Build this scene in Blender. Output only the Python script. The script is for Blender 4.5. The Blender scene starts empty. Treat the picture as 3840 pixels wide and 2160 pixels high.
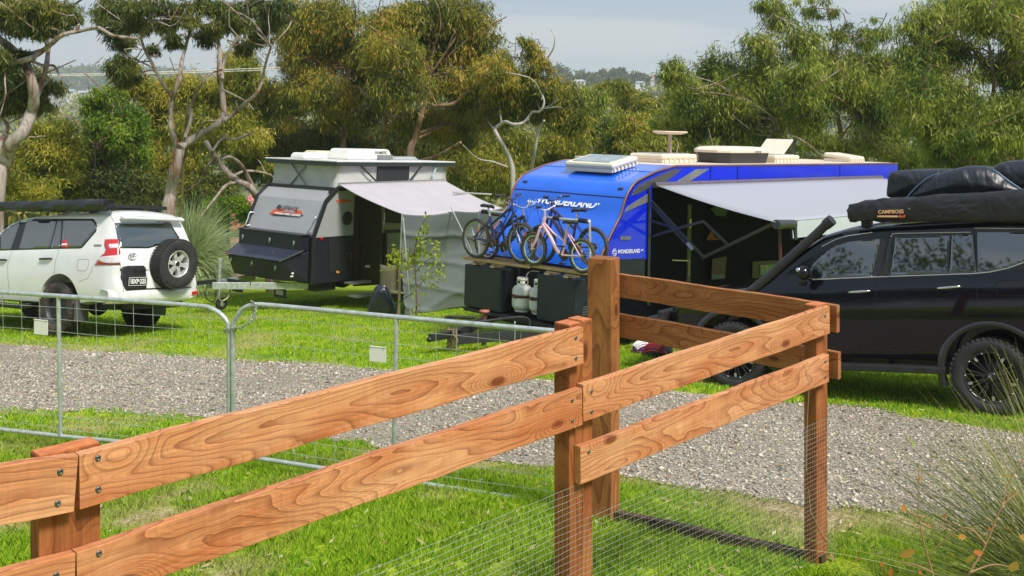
import bpy, bmesh, math, random
import numpy as np
from mathutils import Vector, Matrix
R = math.radians
S = bpy.context.scene
COL = S.collection
rng = np.random.default_rng(7)
random.seed(7)

# ---------------- camera, sky, sun, exposure ----------------
FP, CXP, HYP, CZ = 3886.0, 1920.0, 352.0, 2.6      # focal length, centre column, horizon row (photo pixels), eye height
cam = bpy.data.cameras.new('camera')
cam_o = bpy.data.objects.new('camera', cam); COL.objects.link(cam_o)
cam_o.location = (0, 0, CZ); cam_o.rotation_euler = (R(90), 0, 0)
cam.sensor_width = 36.0; cam.lens = 36.0*FP/3840.0
cam.shift_y = -(1080-HYP)/3840.0
cam.clip_start = 0.1; cam.clip_end = 9000
S.camera = cam_o
S.render.resolution_x = 1024; S.render.resolution_y = 576
S.view_settings.view_transform = 'Standard'; S.view_settings.look = 'None'
S.view_settings.exposure = 0.6; S.view_settings.gamma = 1
SUN_AZ, SUN_EL = R(138), R(52)       # azimuth from +y clockwise
w = bpy.data.worlds.new('World'); S.world = w; w.use_nodes = True
nt = w.node_tree; N = nt.nodes; L = nt.links
for n in list(N): N.remove(n)
out = N.new('ShaderNodeOutputWorld'); bg = N.new('ShaderNodeBackground')
sky = N.new('ShaderNodeTexSky'); sky.sky_type = 'NISHITA'; sky.sun_disc = False
sky.sun_elevation = SUN_EL; sky.sun_rotation = SUN_AZ; sky.air_density = 1.2; sky.dust_density = 3
tc = N.new('ShaderNodeTexCoord'); mp = N.new('ShaderNodeMapping'); mp.inputs['Scale'].default_value = (1.3, 1.3, 12)
nz = N.new('ShaderNodeTexNoise'); nz.inputs['Scale'].default_value = 2.2; nz.inputs['Detail'].default_value = 8; nz.inputs['Distortion'].default_value = .5
cr = N.new('ShaderNodeValToRGB'); cr.color_ramp.elements[0].position = .42; cr.color_ramp.elements[1].position = .60
cr.color_ramp.elements[0].color = (2.75, 3.7, 4.85, 1); cr.color_ramp.elements[1].color = (4.7, 5.1, 5.45, 1)
sx = N.new('ShaderNodeSeparateXYZ'); hr = N.new('ShaderNodeMapRange'); hr.inputs['From Min'].default_value = -.02; hr.inputs['From Max'].default_value = .12
hr.inputs['To Min'].default_value = 1; hr.inputs['To Max'].default_value = 0
mh = N.new('ShaderNodeMixRGB'); mh.inputs[2].default_value = (5.1, 5.3, 5.35, 1)
mx = N.new('ShaderNodeMixRGB'); mx.inputs[0].default_value = .9
L.new(tc.outputs['Generated'], mp.inputs[0]); L.new(mp.outputs[0], nz.inputs['Vector']); L.new(nz.outputs['Fac'], cr.inputs[0])
L.new(tc.outputs['Generated'], sx.inputs[0]); L.new(sx.outputs['Z'], hr.inputs['Value']); L.new(hr.outputs[0], mh.inputs[0]); L.new(cr.outputs[0], mh.inputs[1])
L.new(sky.outputs[0], mx.inputs[1]); L.new(mh.outputs[0], mx.inputs[2]); L.new(mx.outputs[0], bg.inputs[0])
bg.inputs[1].default_value = 0.09; L.new(bg.outputs[0], out.inputs[0])
sl = bpy.data.lights.new('sun', 'SUN'); sl.energy = 3.0; sl.angle = R(13); sl.color = (1, .95, .87)
so = bpy.data.objects.new('sun', sl); COL.objects.link(so)
sd = Vector((math.sin(SUN_AZ)*math.cos(SUN_EL), math.cos(SUN_AZ)*math.cos(SUN_EL), math.sin(SUN_EL)))
so.rotation_euler = sd.to_track_quat('Z', 'Y').to_euler()

# ---------------- tags, frames, pixel rays ----------------
def tag(o, label=None, cat=None, group=None, kind=None):
    if label: o['label'] = label
    if cat: o['category'] = cat
    if group: o['group'] = group
    if kind: o['kind'] = kind
    return o
def thing(name, label, cat, M=None, group=None):
    o = bpy.data.objects.new(name, None); COL.objects.link(o); o.empty_display_size = .1
    if M is not None: o.matrix_world = M if isinstance(M, Matrix) else Matrix.Translation(M)
    return tag(o, label, cat, group)
def pose(x, y, z, yaw, pitch, roll):       # X forward, Y left, Z up
    cy, sy = math.cos(R(yaw)), math.sin(R(yaw)); p = R(pitch); r = R(roll)
    f = Vector((cy*math.cos(p), sy*math.cos(p), math.sin(p))); l0 = Vector((-sy, cy, 0)); u0 = f.cross(l0)
    l = l0*math.cos(r)+u0*math.sin(r); u = f.cross(l)
    return Matrix(((f.x, l.x, u.x, x), (f.y, l.y, u.y, y), (f.z, l.z, u.z, z), (0, 0, 0, 1)))
def P(u, v, d): return Vector(((u-CXP)/FP*d, d, CZ-(v-HYP)/FP*d))       # photo pixel at distance d
K = 1.49068
def D(u, v, d): return P(u*K, v*K, d)
def on(M, u, v, X=None, Y=None, Z=None):   # where a photo ray meets a plane or surface of a thing, in its own frame
    I = M.inverted(); o = I @ Vector((0, 0, CZ)); dr = (I.to_3x3() @ Vector(((u-CXP)/FP, 1, -(v-HYP)/FP)))
    ax, f = (0, X) if X is not None else (1, Y) if Y is not None else (2, Z)
    q = Vector((0, 0, 1.2))
    for _ in range(12 if callable(f) else 1):
        t = ((f(q) if callable(f) else f)-o[ax])/dr[ax]; q = o+dr*t
    return q
ID = Matrix.Identity(4)

# ---------------- ground height ----------------
def sm(a, b, x):
    t = np.clip((x-a)/(b-a), 0, 1); return t*t*(3-2*t)
def gz(x, y):
    x = np.asarray(x, float); y = np.asarray(y, float)
    r = np.hypot(x, y)
    near = np.interp(y, [-40, 0, 5.6, 6.63, 8, 25, 34, 60, 110, 330, 470, 620, 900, 1500, 4000],
                     [.8, .5, .06, -.106, -.3, -2.2, -3.5, -8, -12.5, -12.5, -8, 0, -1, -6, -20])
    near = near - .17*sm(.5, 3.5, x)*sm(8.5, 10.5, y)*(1-sm(14, 18, y))
    a = x/np.maximum(y, 1)
    near = near + 44*sm(700, 1600, r)*sm(-.12, -.34, a)*np.where(y > 0, 1, 0)*(1-sm(-.36, -.6, a)*.3)
    near = near + 3*sm(380, 640, r)*sm(-.1, 0, a)*(y > 0)
    return near
def ground_hit(u, v):
    lo, hi = 3.0, 60.0; dx = (u-CXP)/FP; dz = (v-HYP)/FP
    for _ in range(50):
        m = (lo+hi)/2
        if CZ-dz*m > float(gz(dx*m, m)): lo = m
        else: hi = m
    return Vector((dx*lo, lo, float(gz(dx*lo, lo))))

# ---------------- materials ----------------
MATS = {}
def mat(name, col, rough=.6, metal=0, var=.12, vscale=6, bump=0, bscale=40, coat=0, spec=.5, sheen=0, trans=0, dirt=None, stretch=(1, 1, 1)):
    if name in MATS: return MATS[name]
    m = bpy.data.materials.new(name); m.use_nodes = True; t = m.node_tree; n = t.nodes; l = t.links
    b = n['Principled BSDF']; b.inputs['Roughness'].default_value = rough; b.inputs['Metallic'].default_value = metal
    b.inputs['Coat Weight'].default_value = coat; b.inputs['Coat Roughness'].default_value = .04
    b.inputs['Specular IOR Level'].default_value = spec; b.inputs['Sheen Weight'].default_value = sheen
    tc = n.new('ShaderNodeTexCoord'); mp = n.new('ShaderNodeMapping'); mp.inputs['Scale'].default_value = stretch
    l.new(tc.outputs['Object'], mp.inputs[0])
    nz = n.new('ShaderNodeTexNoise'); nz.inputs['Scale'].default_value = vscale; nz.inputs['Detail'].default_value = 6
    l.new(mp.outputs[0], nz.inputs['Vector'])
    r = n.new('ShaderNodeValToRGB'); e = r.color_ramp.elements
    e[0].position = .3; e[1].position = .7
    e[0].color = tuple(c*(1-var) for c in col)+(1,); e[1].color = tuple(min(1, c*(1+var)) for c in col)+(1,)
    l.new(nz.outputs['Fac'], r.inputs[0]); last = r.outputs[0]
    if dirt:
        n2 = n.new('ShaderNodeTexNoise'); n2.inputs['Scale'].default_value = dirt[1]; n2.inputs['Detail'].default_value = 8; n2.inputs['Roughness'].default_value = .7
        l.new(tc.outputs['Object'], n2.inputs['Vector'])
        r2 = n.new('ShaderNodeMapRange'); r2.inputs['From Min'].default_value = .5; r2.inputs['From Max'].default_value = .72; r2.inputs['To Max'].default_value = dirt[2]
        l.new(n2.outputs['Fac'], r2.inputs['Value'])
        mm = n.new('ShaderNodeMixRGB'); mm.inputs[2].default_value = dirt[0]+(1,)
        l.new(r2.outputs[0], mm.inputs[0]); l.new(last, mm.inputs[1]); last = mm.outputs[0]
    l.new(last, b.inputs['Base Color'])
    if bump:
        nb = n.new('ShaderNodeTexNoise'); nb.inputs['Scale'].default_value = bscale; nb.inputs['Detail'].default_value = 5
        l.new(mp.outputs[0], nb.inputs['Vector']); bp = n.new('ShaderNodeBump'); bp.inputs['Strength'].default_value = bump; bp.inputs['Distance'].default_value = .02
        l.new(nb.outputs['Fac'], bp.inputs['Height']); l.new(bp.outputs[0], b.inputs['Normal'])
    MATS[name] = m; return m

def leaf_mat(name, cols, tl=.3):
    m = bpy.data.materials.new(name); m.use_nodes = True; t = m.node_tree; n = t.nodes; l = t.links
    b = n['Principled BSDF']; b.inputs['Roughness'].default_value = .5; b.inputs['Specular IOR Level'].default_value = .35
    g = n.new('ShaderNodeNewGeometry'); r = n.new('ShaderNodeValToRGB'); e = r.color_ramp.elements
    while len(e) < len(cols): e.new(.5)
    for i, c in enumerate(cols): e[i].position = i/(len(cols)-1); e[i].color = c+(1,)
    nz = n.new('ShaderNodeTexNoise'); nz.inputs['Scale'].default_value = .9; nz.inputs['Detail'].default_value = 2
    tc = n.new('ShaderNodeTexCoord'); l.new(tc.outputs['Object'], nz.inputs['Vector'])
    ma = n.new('ShaderNodeMath'); ma.operation = 'MULTIPLY_ADD'; ma.inputs[1].default_value = 1.6; ma.inputs[2].default_value = -.55
    l.new(nz.outputs['Fac'], ma.inputs[0])
    mb = n.new('ShaderNodeMath'); mb.operation = 'MULTIPLY_ADD'; mb.inputs[1].default_value = .55
    l.new(g.outputs['Random Per Island'], mb.inputs[0]); l.new(ma.outputs[0], mb.inputs[2])
    l.new(mb.outputs[0], r.inputs[0]); l.new(r.outputs[0], b.inputs['Base Color'])
    tr = n.new('ShaderNodeBsdfTranslucent'); l.new(r.outputs[0], tr.inputs[0])
    ms = n.new('ShaderNodeMixShader'); ms.inputs[0].default_value = tl
    l.new(b.outputs[0], ms.inputs[1]); l.new(tr.outputs[0], ms.inputs[2]); l.new(ms.outputs[0], n['Material Output'].inputs[0])
    return m

def wood_mat(name, base, dark, tint, seed, freq=19):
    m = bpy.data.materials.new(name); m.use_nodes = True; t = m.node_tree; n = t.nodes; l = t.links
    b = n['Principled BSDF']; b.inputs['Roughness'].default_value = .72; b.inputs['Specular IOR Level'].default_value = .25
    def nd(k, **kw):
        x = n.new(k)
        for a, v in kw.items(): setattr(x, a, v)
        return x
    def math_(op, a, bb=None, c=None):
        x = nd('ShaderNodeMath', operation=op)
        for i, v in enumerate((a, bb, c)):
            if v is None: continue
            if isinstance(v, (int, float)): x.inputs[i].default_value = v
            else: l.new(v, x.inputs[i])
        return x.outputs[0]
    tc = nd('ShaderNodeTexCoord'); oi = nd('ShaderNodeObjectInfo')
    off = nd('ShaderNodeVectorMath', operation='SCALE'); off.inputs[0].default_value = (37.1, 11.3, 5.7); l.new(oi.outputs['Random'], off.inputs['Scale'])
    ad = nd('ShaderNodeVectorMath', operation='ADD'); l.new(tc.outputs['Object'], ad.inputs[0]); l.new(off.outputs[0], ad.inputs[1])
    mp = nd('ShaderNodeMapping'); mp.inputs['Scale'].default_value = (1.0, 5.0, 5.0); l.new(ad.outputs[0], mp.inputs[0])
    # field whose contour lines are the growth rings
    f1 = nd('ShaderNodeTexNoise'); f1.inputs['Scale'].default_value = .85; f1.inputs['Detail'].default_value = 1.2; l.new(mp.outputs[0], f1.inputs['Vector'])
    vo = nd('ShaderNodeTexVoronoi'); vo.inputs['Scale'].default_value = 1.0
    m2 = nd('ShaderNodeMapping'); m2.inputs['Scale'].default_value = (2.1, 5.0, 3.0); l.new(ad.outputs[0], m2.inputs[0]); l.new(m2.outputs[0], vo.inputs['Vector'])
    kn = nd('ShaderNodeMapRange', interpolation_type='SMOOTHSTEP'); kn.inputs['From Min'].default_value = 0; kn.inputs['From Max'].default_value = .36; kn.inputs['To Min'].default_value = .20; kn.inputs['To Max'].default_value = 0
    l.new(vo.outputs['Distance'], kn.inputs['Value'])
    f2 = nd('ShaderNodeTexNoise'); f2.inputs['Scale'].default_value = 14; f2.inputs['Detail'].default_value = 2; l.new(ad.outputs[0], f2.inputs['Vector'])
    fld = math_('ADD', math_('ADD', f1.outputs['Fac'], kn.outputs[0]), math_('MULTIPLY', f2.outputs['Fac'], .02))
    fr = math_('FRACT', math_('MULTIPLY', fld, freq*1.6))
    line = math_('POWER', fr, 3.4)
    fr2 = math_('POWER', math_('FRACT', math_('MULTIPLY', fld, freq*4.7)), 2.0)
    line = math_('MAXIMUM', line, math_('MULTIPLY', fr2, .42))
    # fine fibres
    m3 = nd('ShaderNodeMapping'); m3.inputs['Scale'].default_value = (3, 160, 160); l.new(ad.outputs[0], m3.inputs[0])
    f3 = nd('ShaderNodeTexNoise'); f3.inputs['Scale'].default_value = 1; f3.inputs['Detail'].default_value = 4; l.new(m3.outputs[0], f3.inputs['Vector'])
    m4 = nd('ShaderNodeMapping'); m4.inputs['Scale'].default_value = (1.3, 3, 3); l.new(ad.outputs[0], m4.inputs[0])
    f4 = nd('ShaderNodeTexNoise'); f4.inputs['Scale'].default_value = 2; f4.inputs['Detail'].default_value = 4; l.new(m4.outputs[0], f4.inputs['Vector'])
    # saw marks across the board
    m5 = nd('ShaderNodeMapping'); m5.inputs['Scale'].default_value = (90, 2, 2); l.new(ad.outputs[0], m5.inputs[0])
    f5 = nd('ShaderNodeTexNoise'); f5.inputs['Scale'].default_value = 1; f5.inputs['Detail'].default_value = 3; l.new(m5.outputs[0], f5.inputs['Vector'])
    c1 = nd('ShaderNodeMixRGB'); c1.inputs[1].default_value = base+(1,); c1.inputs[2].default_value = tint+(1,)
    mr = nd('ShaderNodeMapRange'); mr.inputs['From Min'].default_value = .35; mr.inputs['From Max'].default_value = .65; l.new(f4.outputs['Fac'], mr.inputs['Value']); l.new(mr.outputs[0], c1.inputs[0])
    c2 = nd('ShaderNodeMixRGB'); c2.inputs[2].default_value = dark+(1,); l.new(c1.outputs[0], c2.inputs[1])
    l.new(math_('MULTIPLY', line, math_('MULTIPLY_ADD', f4.outputs['Fac'], .8, .32)), c2.inputs[0])
    c3 = nd('ShaderNodeMixRGB', blend_type='MULTIPLY'); c3.inputs[0].default_value = 1; l.new(c2.outputs[0], c3.inputs[1])
    fb = nd('ShaderNodeMapRange'); fb.inputs['From Min'].default_value = .3; fb.inputs['From Max'].default_value = .7; fb.inputs['To Min'].default_value = .80; fb.inputs['To Max'].default_value = 1.14
    l.new(f3.outputs['Fac'], fb.inputs['Value'])
    fs = nd('ShaderNodeMapRange'); fs.inputs['From Min'].default_value = .3; fs.inputs['From Max'].default_value = .7; fs.inputs['To Min'].default_value = .93; fs.inputs['To Max'].default_value = 1.05
    l.new(f5.outputs['Fac'], fs.inputs['Value']); l.new(math_('MULTIPLY', fb.outputs[0], fs.outputs[0]), c3.inputs[2])
    kc = nd('ShaderNodeMapRange', interpolation_type='SMOOTHSTEP'); kc.inputs['From Min'].default_value = .05; kc.inputs['From Max'].default_value = .12; kc.inputs['To Min'].default_value = .85; kc.inputs['To Max'].default_value = 0
    l.new(vo.outputs['Distance'], kc.inputs['Value'])
    c4 = nd('ShaderNodeMixRGB'); c4.inputs[2].default_value = (dark[0]*.75, dark[1]*.6, dark[2]*.5, 1); l.new(kc.outputs[0], c4.inputs[0]); l.new(c3.outputs[0], c4.inputs[1])
    l.new(c4.outputs[0], b.inputs['Base Color'])
    bp = nd('ShaderNodeBump'); bp.inputs['Strength'].default_value = .25; bp.inputs['Distance'].default_value = .003
    l.new(math_('ADD', f3.outputs['Fac'], line), bp.inputs['Height']); l.new(bp.outputs[0], b.inputs['Normal'])
    return m

# ---------------- mesh builder ----------------
class MB:
    def __init__(s): s.v = []; s.f = []; s.m = []; s.s = []
    def add(s, vs, fs, mi=0, smooth=False):
        b = len(s.v); s.v += [tuple(v) for v in vs]
        for f in fs: s.f.append([b+i for i in f]); s.m.append(mi); s.s.append(smooth)
    def box(s, c, size, rot=None, mi=0):
        c = Vector(c); h = Vector(size)/2
        vs = [Vector((x*h.x, y*h.y, z*h.z)) for x in (-1, 1) for y in (-1, 1) for z in (-1, 1)]
        if rot is not None: vs = [rot @ v for v in vs]
        s.hexa([v+c for v in vs], mi)
    def hexa(s, vs, mi=0):      # order (x,y,z) binary
        s.add(vs, [(0, 1, 3, 2), (4, 6, 7, 5), (0, 4, 5, 1), (2, 3, 7, 6), (0, 2, 6, 4), (1, 5, 7, 3)], mi)
    def beam(s, a, b, wd, ht, up=(0, 0, 1), mi=0):
        a = Vector(a); b = Vector(b); d = (b-a).normalized(); u = Vector(up); sd = d.cross(u).normalized(); u = sd.cross(d)
        s.hexa([p+sd*(i*wd/2)+u*(j*ht/2) for p in (a, b) for i in (-1, 1) for j in (-1, 1)], mi)
    def prism(s, poly, off, mi=0, smooth=False):   # poly: 3D points, off: extrusion vector
        off = Vector(off); n = len(poly); vs = [Vector(p) for p in poly]+[Vector(p)+off for p in poly]
        s.add(vs, [list(range(n)), list(range(2*n-1, n-1, -1))], mi)
        s.add(vs, [(i, i+n, (i+1) % n+n, (i+1) % n) for i in range(n)], mi, smooth)
    def tube(s, pts, r, n=8, mi=0, caps=True, flat=1.0):
        pts = [Vector(p) for p in pts]; rs = r if isinstance(r, (list, tuple)) else [r]*len(pts)
        ref = Vector((0, 0, 1)); prev = None; vs = []
        for i, p in enumerate(pts):
            d = (pts[min(i+1, len(pts)-1)]-pts[max(i-1, 0)]).normalized()
            if prev is None:
                a = ref if abs(d.z) < .9 else Vector((1, 0, 0)); u = (a-d*a.dot(d)).normalized()
            else:
                u = prev-d*prev.dot(d); u = u.normalized() if u.length > 1e-6 else prev
            prev = u; w_ = d.cross(u)
            for k in range(n):
                a = 2*math.pi*k/n; vs.append(p+u*(math.cos(a)*rs[i]*flat)+w_*(math.sin(a)*rs[i]))
        fs = [(i*n+k, i*n+(k+1) % n, (i+1)*n+(k+1) % n, (i+1)*n+k) for i in range(len(pts)-1) for k in range(n)]
        s.add(vs, fs, mi, n > 5)
        if caps: s.add(vs, [list(range(n-1, -1, -1)), list(range((len(pts)-1)*n, len(pts)*n))], mi)
    def lathe(s, prof, M=ID, n=32, mi=0, smooth=True, cap=True):   # prof: (radius, height along local z); closed
        vs = []; 
        for r, h in prof:
            for k in range(n):
                a = 2*math.pi*k/n; vs.append(M @ Vector((r*math.cos(a), r*math.sin(a), h)))
        m_ = len(prof)
        fs = [(i*n+k, i*n+(k+1) % n, (i+1)*n+(k+1) % n, (i+1)*n+k) for i in range(m_-1) for k in range(n)]
        s.add(vs, fs, mi, smooth)
        if cap and prof[0][0] > 1e-4: s.add(vs, [list(range(n-1, -1, -1))], mi)
        if cap and prof[-1][0] > 1e-4: s.add(vs, [list(range((m_-1)*n, m_*n))], mi)
    def grid(s, rows, mi=0, smooth=True):
        n = len(rows[0]); vs = [p for r in rows for p in r]
        s.add(vs, [(i*n+j, i*n+j+1, (i+1)*n+j+1, (i+1)*n+j) for i in range(len(rows)-1) for j in range(n-1)], mi, smooth)
    def ball(s, c, r, mi=0, nu=14, nv=8, rot=None):
        c = Vector(c); r = Vector(r) if not isinstance(r, (int, float)) else Vector((r, r, r)); vs = []
        for i in range(nv+1):
            a = math.pi*i/nv
            for k in range(nu):
                b = 2*math.pi*k/nu; q = Vector((r.x*math.sin(a)*math.cos(b), r.y*math.sin(a)*math.sin(b), r.z*math.cos(a)))
                vs.append(c+(rot @ q if rot is not None else q))
        s.add(vs, [(i*nu+k, (i+1)*nu+k, (i+1)*nu+(k+1) % nu, i*nu+(k+1) % nu) for i in range(nv) for k in range(nu)], mi, True)
    def build(s, name, mats, parent=None, bevel=0, M=None, weld=False, solid=0):
        me = bpy.data.meshes.new(name); me.from_pydata(s.v, [], s.f)
        me.polygons.foreach_set('material_index', s.m); me.polygons.foreach_set('use_smooth', s.s)
        for m_ in (mats if isinstance(mats, (list, tuple)) else [mats]): me.materials.append(m_)
        bm = bmesh.new(); bm.from_mesh(me)
        if weld: bmesh.ops.remove_doubles(bm, verts=bm.verts, dist=1e-4)
        bmesh.ops.recalc_face_normals(bm, faces=bm.faces); bm.to_mesh(me); bm.free()
        o = bpy.data.objects.new(name, me); COL.objects.link(o)
        if parent is not None: o.parent = parent
        if M is not None: o.matrix_local = M if isinstance(M, Matrix) else Matrix.Translation(M)
        if solid: md = o.modifiers.new('s', 'SOLIDIFY'); md.thickness = solid; md.offset = 0
        if bevel: md = o.modifiers.new('b', 'BEVEL'); md.width = bevel; md.segments = 2; md.limit_method = 'ANGLE'; md.angle_limit = R(40); md.harden_normals = False
        return o
def np_mesh(name, V, F, m, parent=None, smooth=False):      # V (n,3), F (m,k)
    me = bpy.data.meshes.new(name); nv, (nf, k) = len(V), F.shape
    me.vertices.add(nv); me.vertices.foreach_set('co', V.astype(np.float32).ravel())
    me.loops.add(nf*k); me.loops.foreach_set('vertex_index', F.astype(np.int32).ravel())
    me.polygons.add(nf); me.polygons.foreach_set('loop_start', np.arange(0, nf*k, k, dtype=np.int32)); me.polygons.foreach_set('loop_total', np.full(nf, k, np.int32))
    if smooth: me.polygons.foreach_set('use_smooth', np.ones(nf, bool))
    me.update(calc_edges=True); me.materials.append(m)
    o = bpy.data.objects.new(name, me); COL.objects.link(o)
    if parent is not None: o.parent = parent
    return o
def text(name, s, size, M, m, parent, shear=0, bold=0, ext=.0015, align='CENTER', sx=1):
    c = bpy.data.curves.new(name, 'FONT'); c.body = s; c.size = size; c.shear = shear; c.offset = bold; c.extrude = ext; c.align_x = align; c.align_y = 'CENTER'; c.resolution_u = 3
    t = bpy.data.objects.new(name, c); COL.objects.link(t); dg = bpy.context.evaluated_depsgraph_get(); dg.update()
    me = bpy.data.meshes.new_from_object(t.evaluated_get(dg)); bpy.data.objects.remove(t); bpy.data.curves.remove(c)
    me.name = name; me.materials.clear(); me.materials.append(m)
    o = bpy.data.objects.new(name, me); COL.objects.link(o); o.parent = parent; o.matrix_local = M @ Matrix.Diagonal((sx, 1, 1, 1)); return o
def frame(o, x, z, up=None):       # matrix at o with local x axis, z axis (normal)
    x = Vector(x).normalized(); z = Vector(z).normalized(); y = z.cross(x).normalized(); x = y.cross(z)
    return Matrix(((x.x, y.x, z.x, o[0]), (x.y, y.y, z.y, o[1]), (x.z, y.z, z.z, o[2]), (0, 0, 0, 1)))
def resample(pts, k):          # Catmull-Rom
    pts = [Vector(p) for p in pts]; out_ = []
    for i in range(len(pts)-1):
        p0 = pts[max(i-1, 0)]; p1 = pts[i]; p2 = pts[i+1]; p3 = pts[min(i+2, len(pts)-1)]
        for j in range(k):
            t = j/k; out_.append(.5*((2*p1)+(p2-p0)*t+(2*p0-5*p1+4*p2-p3)*t*t+(3*p1-p0-3*p2+p3)*t**3))
    return out_+[pts[-1]]
def dupe(o, parent=None):
    c = o.copy(); COL.objects.link(c); c.parent = parent
    for ch in o.children: dupe(ch, c)
    return c

M_BLACKPL = mat('black_plastic', (.018, .019, .021), .5, bump=.1)
M_CHROME = mat('chrome', (.8, .8, .82), .12, 1, .03)
M_GALV = mat('galvanised_steel', (.56, .6, .6), .38, .55, .2, 18, dirt=((.3, .33, .32), 30, .5))
M_WHITE = mat('white_print', (.85, .85, .83), .5, var=.03)
M_RUB = mat('tyre_rubber', (.022, .022, .024), .8, var=.3, bump=.3, dirt=((.10, .08, .06), 9, .35))
M_GLASS = mat('dark_car_glass', (.004, .009, .010), .02, 0, .05, spec=1, coat=0)
M_GLASS.node_tree.nodes['Principled BSDF'].inputs['IOR'].default_value = 1.95
M_ALU = mat('aluminium', (.62, .63, .64), .32, .8, .1)
M_DIRTY = mat('dirty_black_steel', (.02, .021, .024), .55, .2, .2, dirt=((.12, .10, .08), 6, .35))
# ---------------- ground, gravel, grass ----------------
def lattice(seed):
    return np.random.default_rng(seed).random((256, 256))
LAT = {}
def vn(x, y, sc, seed=1, oct_=3):
    if seed not in LAT: LAT[seed] = lattice(seed)
    G = LAT[seed]; x = np.asarray(x, float)/sc+500; y = np.asarray(y, float)/sc+500; tot = 0; a = .55; o = 0
    for k in range(oct_):
        xi = np.floor(x).astype(int); yi = np.floor(y).astype(int); fx = x-xi; fy = y-yi; fx = fx*fx*(3-2*fx); fy = fy*fy*(3-2*fy)
        g = lambda i, j: G[(xi+i) % 256, (yi+j) % 256]
        tot = tot+a*((g(0, 0)*(1-fx)+g(1, 0)*fx)*(1-fy)+(g(0, 1)*(1-fx)+g(1, 1)*fx)*fy); o += a; x = x*2.03; y = y*2.03; a *= .5
    return tot/o
FAR = [ground_hit(u*K, v*K) for u, v in [(-500, 828), (0, 868), (300, 888), (560, 905), (1000, 932), (1400, 960), (1700, 990), (2138, 1021), (2338, 1053), (2576, 1092), (2950, 1165)]]
NEAR = [ground_hit(u*K, v*K) for u, v in [(-500, 1005), (0, 1030), (300, 1035), (500, 1045), (700, 1088), (1000, 1135), (1395, 1175), (1560, 1195), (1750, 1222), (2000, 1262), (2300, 1296), (2576, 1330), (2950, 1400)]]
def yfar(x): return np.interp(x, [p.x for p in FAR], [p.y for p in FAR])
def ynear(x): return np.interp(x, [p.x for p in NEAR], [p.y for p in NEAR])
def jag(x, s): return (vn(x, x*0+s, .22, s)-.5)*.26+(vn(x, x*0+s, 1.1, s)-.5)*.25
def dryness(x, y):
    e = np.exp(-np.abs(y-ynear(x)+.25)/.33)*(.55+.5*sm(0, 1.5, x))+np.exp(-np.abs(yfar(x)-y+.1)/.2)*.35
    right = sm(1.2, 2.2, x)*(1-sm(7.5, 8.5, y))*.5
    n = vn(x, y, .8, 3, 4)
    worn = sm(.60, .68, vn(x, y, .45, 8, 3))*.4*(y < 9.5)
    return np.clip((n-.53)*2.2+e*1.0+right+worn-.12, 0, 1)
def ground_mat():
    m = bpy.data.materials.new('lawn'); m.use_nodes = True; n = m.node_tree.nodes; l = m.node_tree.links; b = n['Principled BSDF']
    b.inputs['Roughness'].default_value = .95; b.inputs['Specular IOR Level'].default_value = .1
    tc = n.new('ShaderNodeTexCoord'); at = n.new('ShaderNodeAttribute'); at.attribute_name = 'dry'
    def noise(s, d=5):
        z = n.new('ShaderNodeTexNoise'); z.inputs['Scale'].default_value = s; z.inputs['Detail'].default_value = d; l.new(tc.outputs['Object'], z.inputs['Vector']); return z.outputs['Fac']
    def ramp(f, a, c1, bb, c2):
        r = n.new('ShaderNodeValToRGB'); e = r.color_ramp.elements; e[0].position = a; e[1].position = bb; e[0].color = c1+(1,); e[1].color = c2+(1,); l.new(f, r.inputs[0]); return r.outputs[0]
    def mix(f, a, c, t='MIX'):
        x = n.new('ShaderNodeMixRGB'); x.blend_type = t
        for i, q in ((0, f), (1, a), (2, c)):
            if isinstance(q, (int, float)): x.inputs[i].default_value = q
            else: l.new(q, x.inputs[i])
        return x.outputs[0]
    g = ramp(noise(1.3), .3, (.16, .31, .012), .7, (.40, .48, .03))
    g2 = ramp(noise(55, 3), .35, (.45, .5, .3), .65, (1.35, 1.3, 1.2))
    g = mix(1, g, g2, 'MULTIPLY')
    dr = ramp(noise(30, 6), .35, (.26, .18, .10), .65, (.60, .48, .30))
    col = mix(at.outputs['Fac'], g, dr)
    far = n.new('ShaderNodeAttribute'); far.attribute_name = 'far'
    fc = ramp(noise(.012, 6), .45, (.035, .055, .03), .56, (.25, .25, .11))
    l.new(mix(far.outputs['Fac'], col, fc), b.inputs['Base Color'])
    bp = n.new('ShaderNodeBump'); bp.inputs['Strength'].default_value = .6; bp.inputs['Distance'].default_value = .03; l.new(noise(70, 4), bp.inputs['Height']); l.new(bp.outputs[0], b.inputs['Normal'])
    return m
def nonuni(a, b, dense, far_, k):
    return np.unique(np.concatenate([np.linspace(dense[0], dense[1], k), np.sign(a)*np.geomspace(max(abs(dense[0]), .5), abs(a), 45) if a < 0 else [], np.geomspace(max(dense[1], .5), b, 60)]))
gx = nonuni(-3500, 3500, (-16, 14), 0, 200); gy = nonuni(-60, 4500, (-8, 30), 0, 250)
X, Y = np.meshgrid(gx, gy); Z = gz(X, Y)
Z = Z+np.where(Y > 40, (vn(X, Y, 120, 9)-.5)*6*sm(60, 300, Y), 0)+np.where(Y < 30, (vn(X, Y, .7, 4)-.5)*.035, 0)
V = np.stack([X, Y, Z], -1).reshape(-1, 3); nx_, ny_ = len(gx), len(gy)
i = np.arange(ny_-1)[:, None]*nx_+np.arange(nx_-1)[None]; F = np.stack([i, i+1, i+nx_+1, i+nx_], -1).reshape(-1, 4)
gr = np_mesh('ground', V, F, ground_mat(), smooth=True); tag(gr, kind='structure')
a = gr.data.attributes.new('dry', 'FLOAT', 'POINT'); a.data.foreach_set('value', (dryness(V[:, 0], V[:, 1])*(V[:, 1] < 20)).astype(np.float32))
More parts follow.
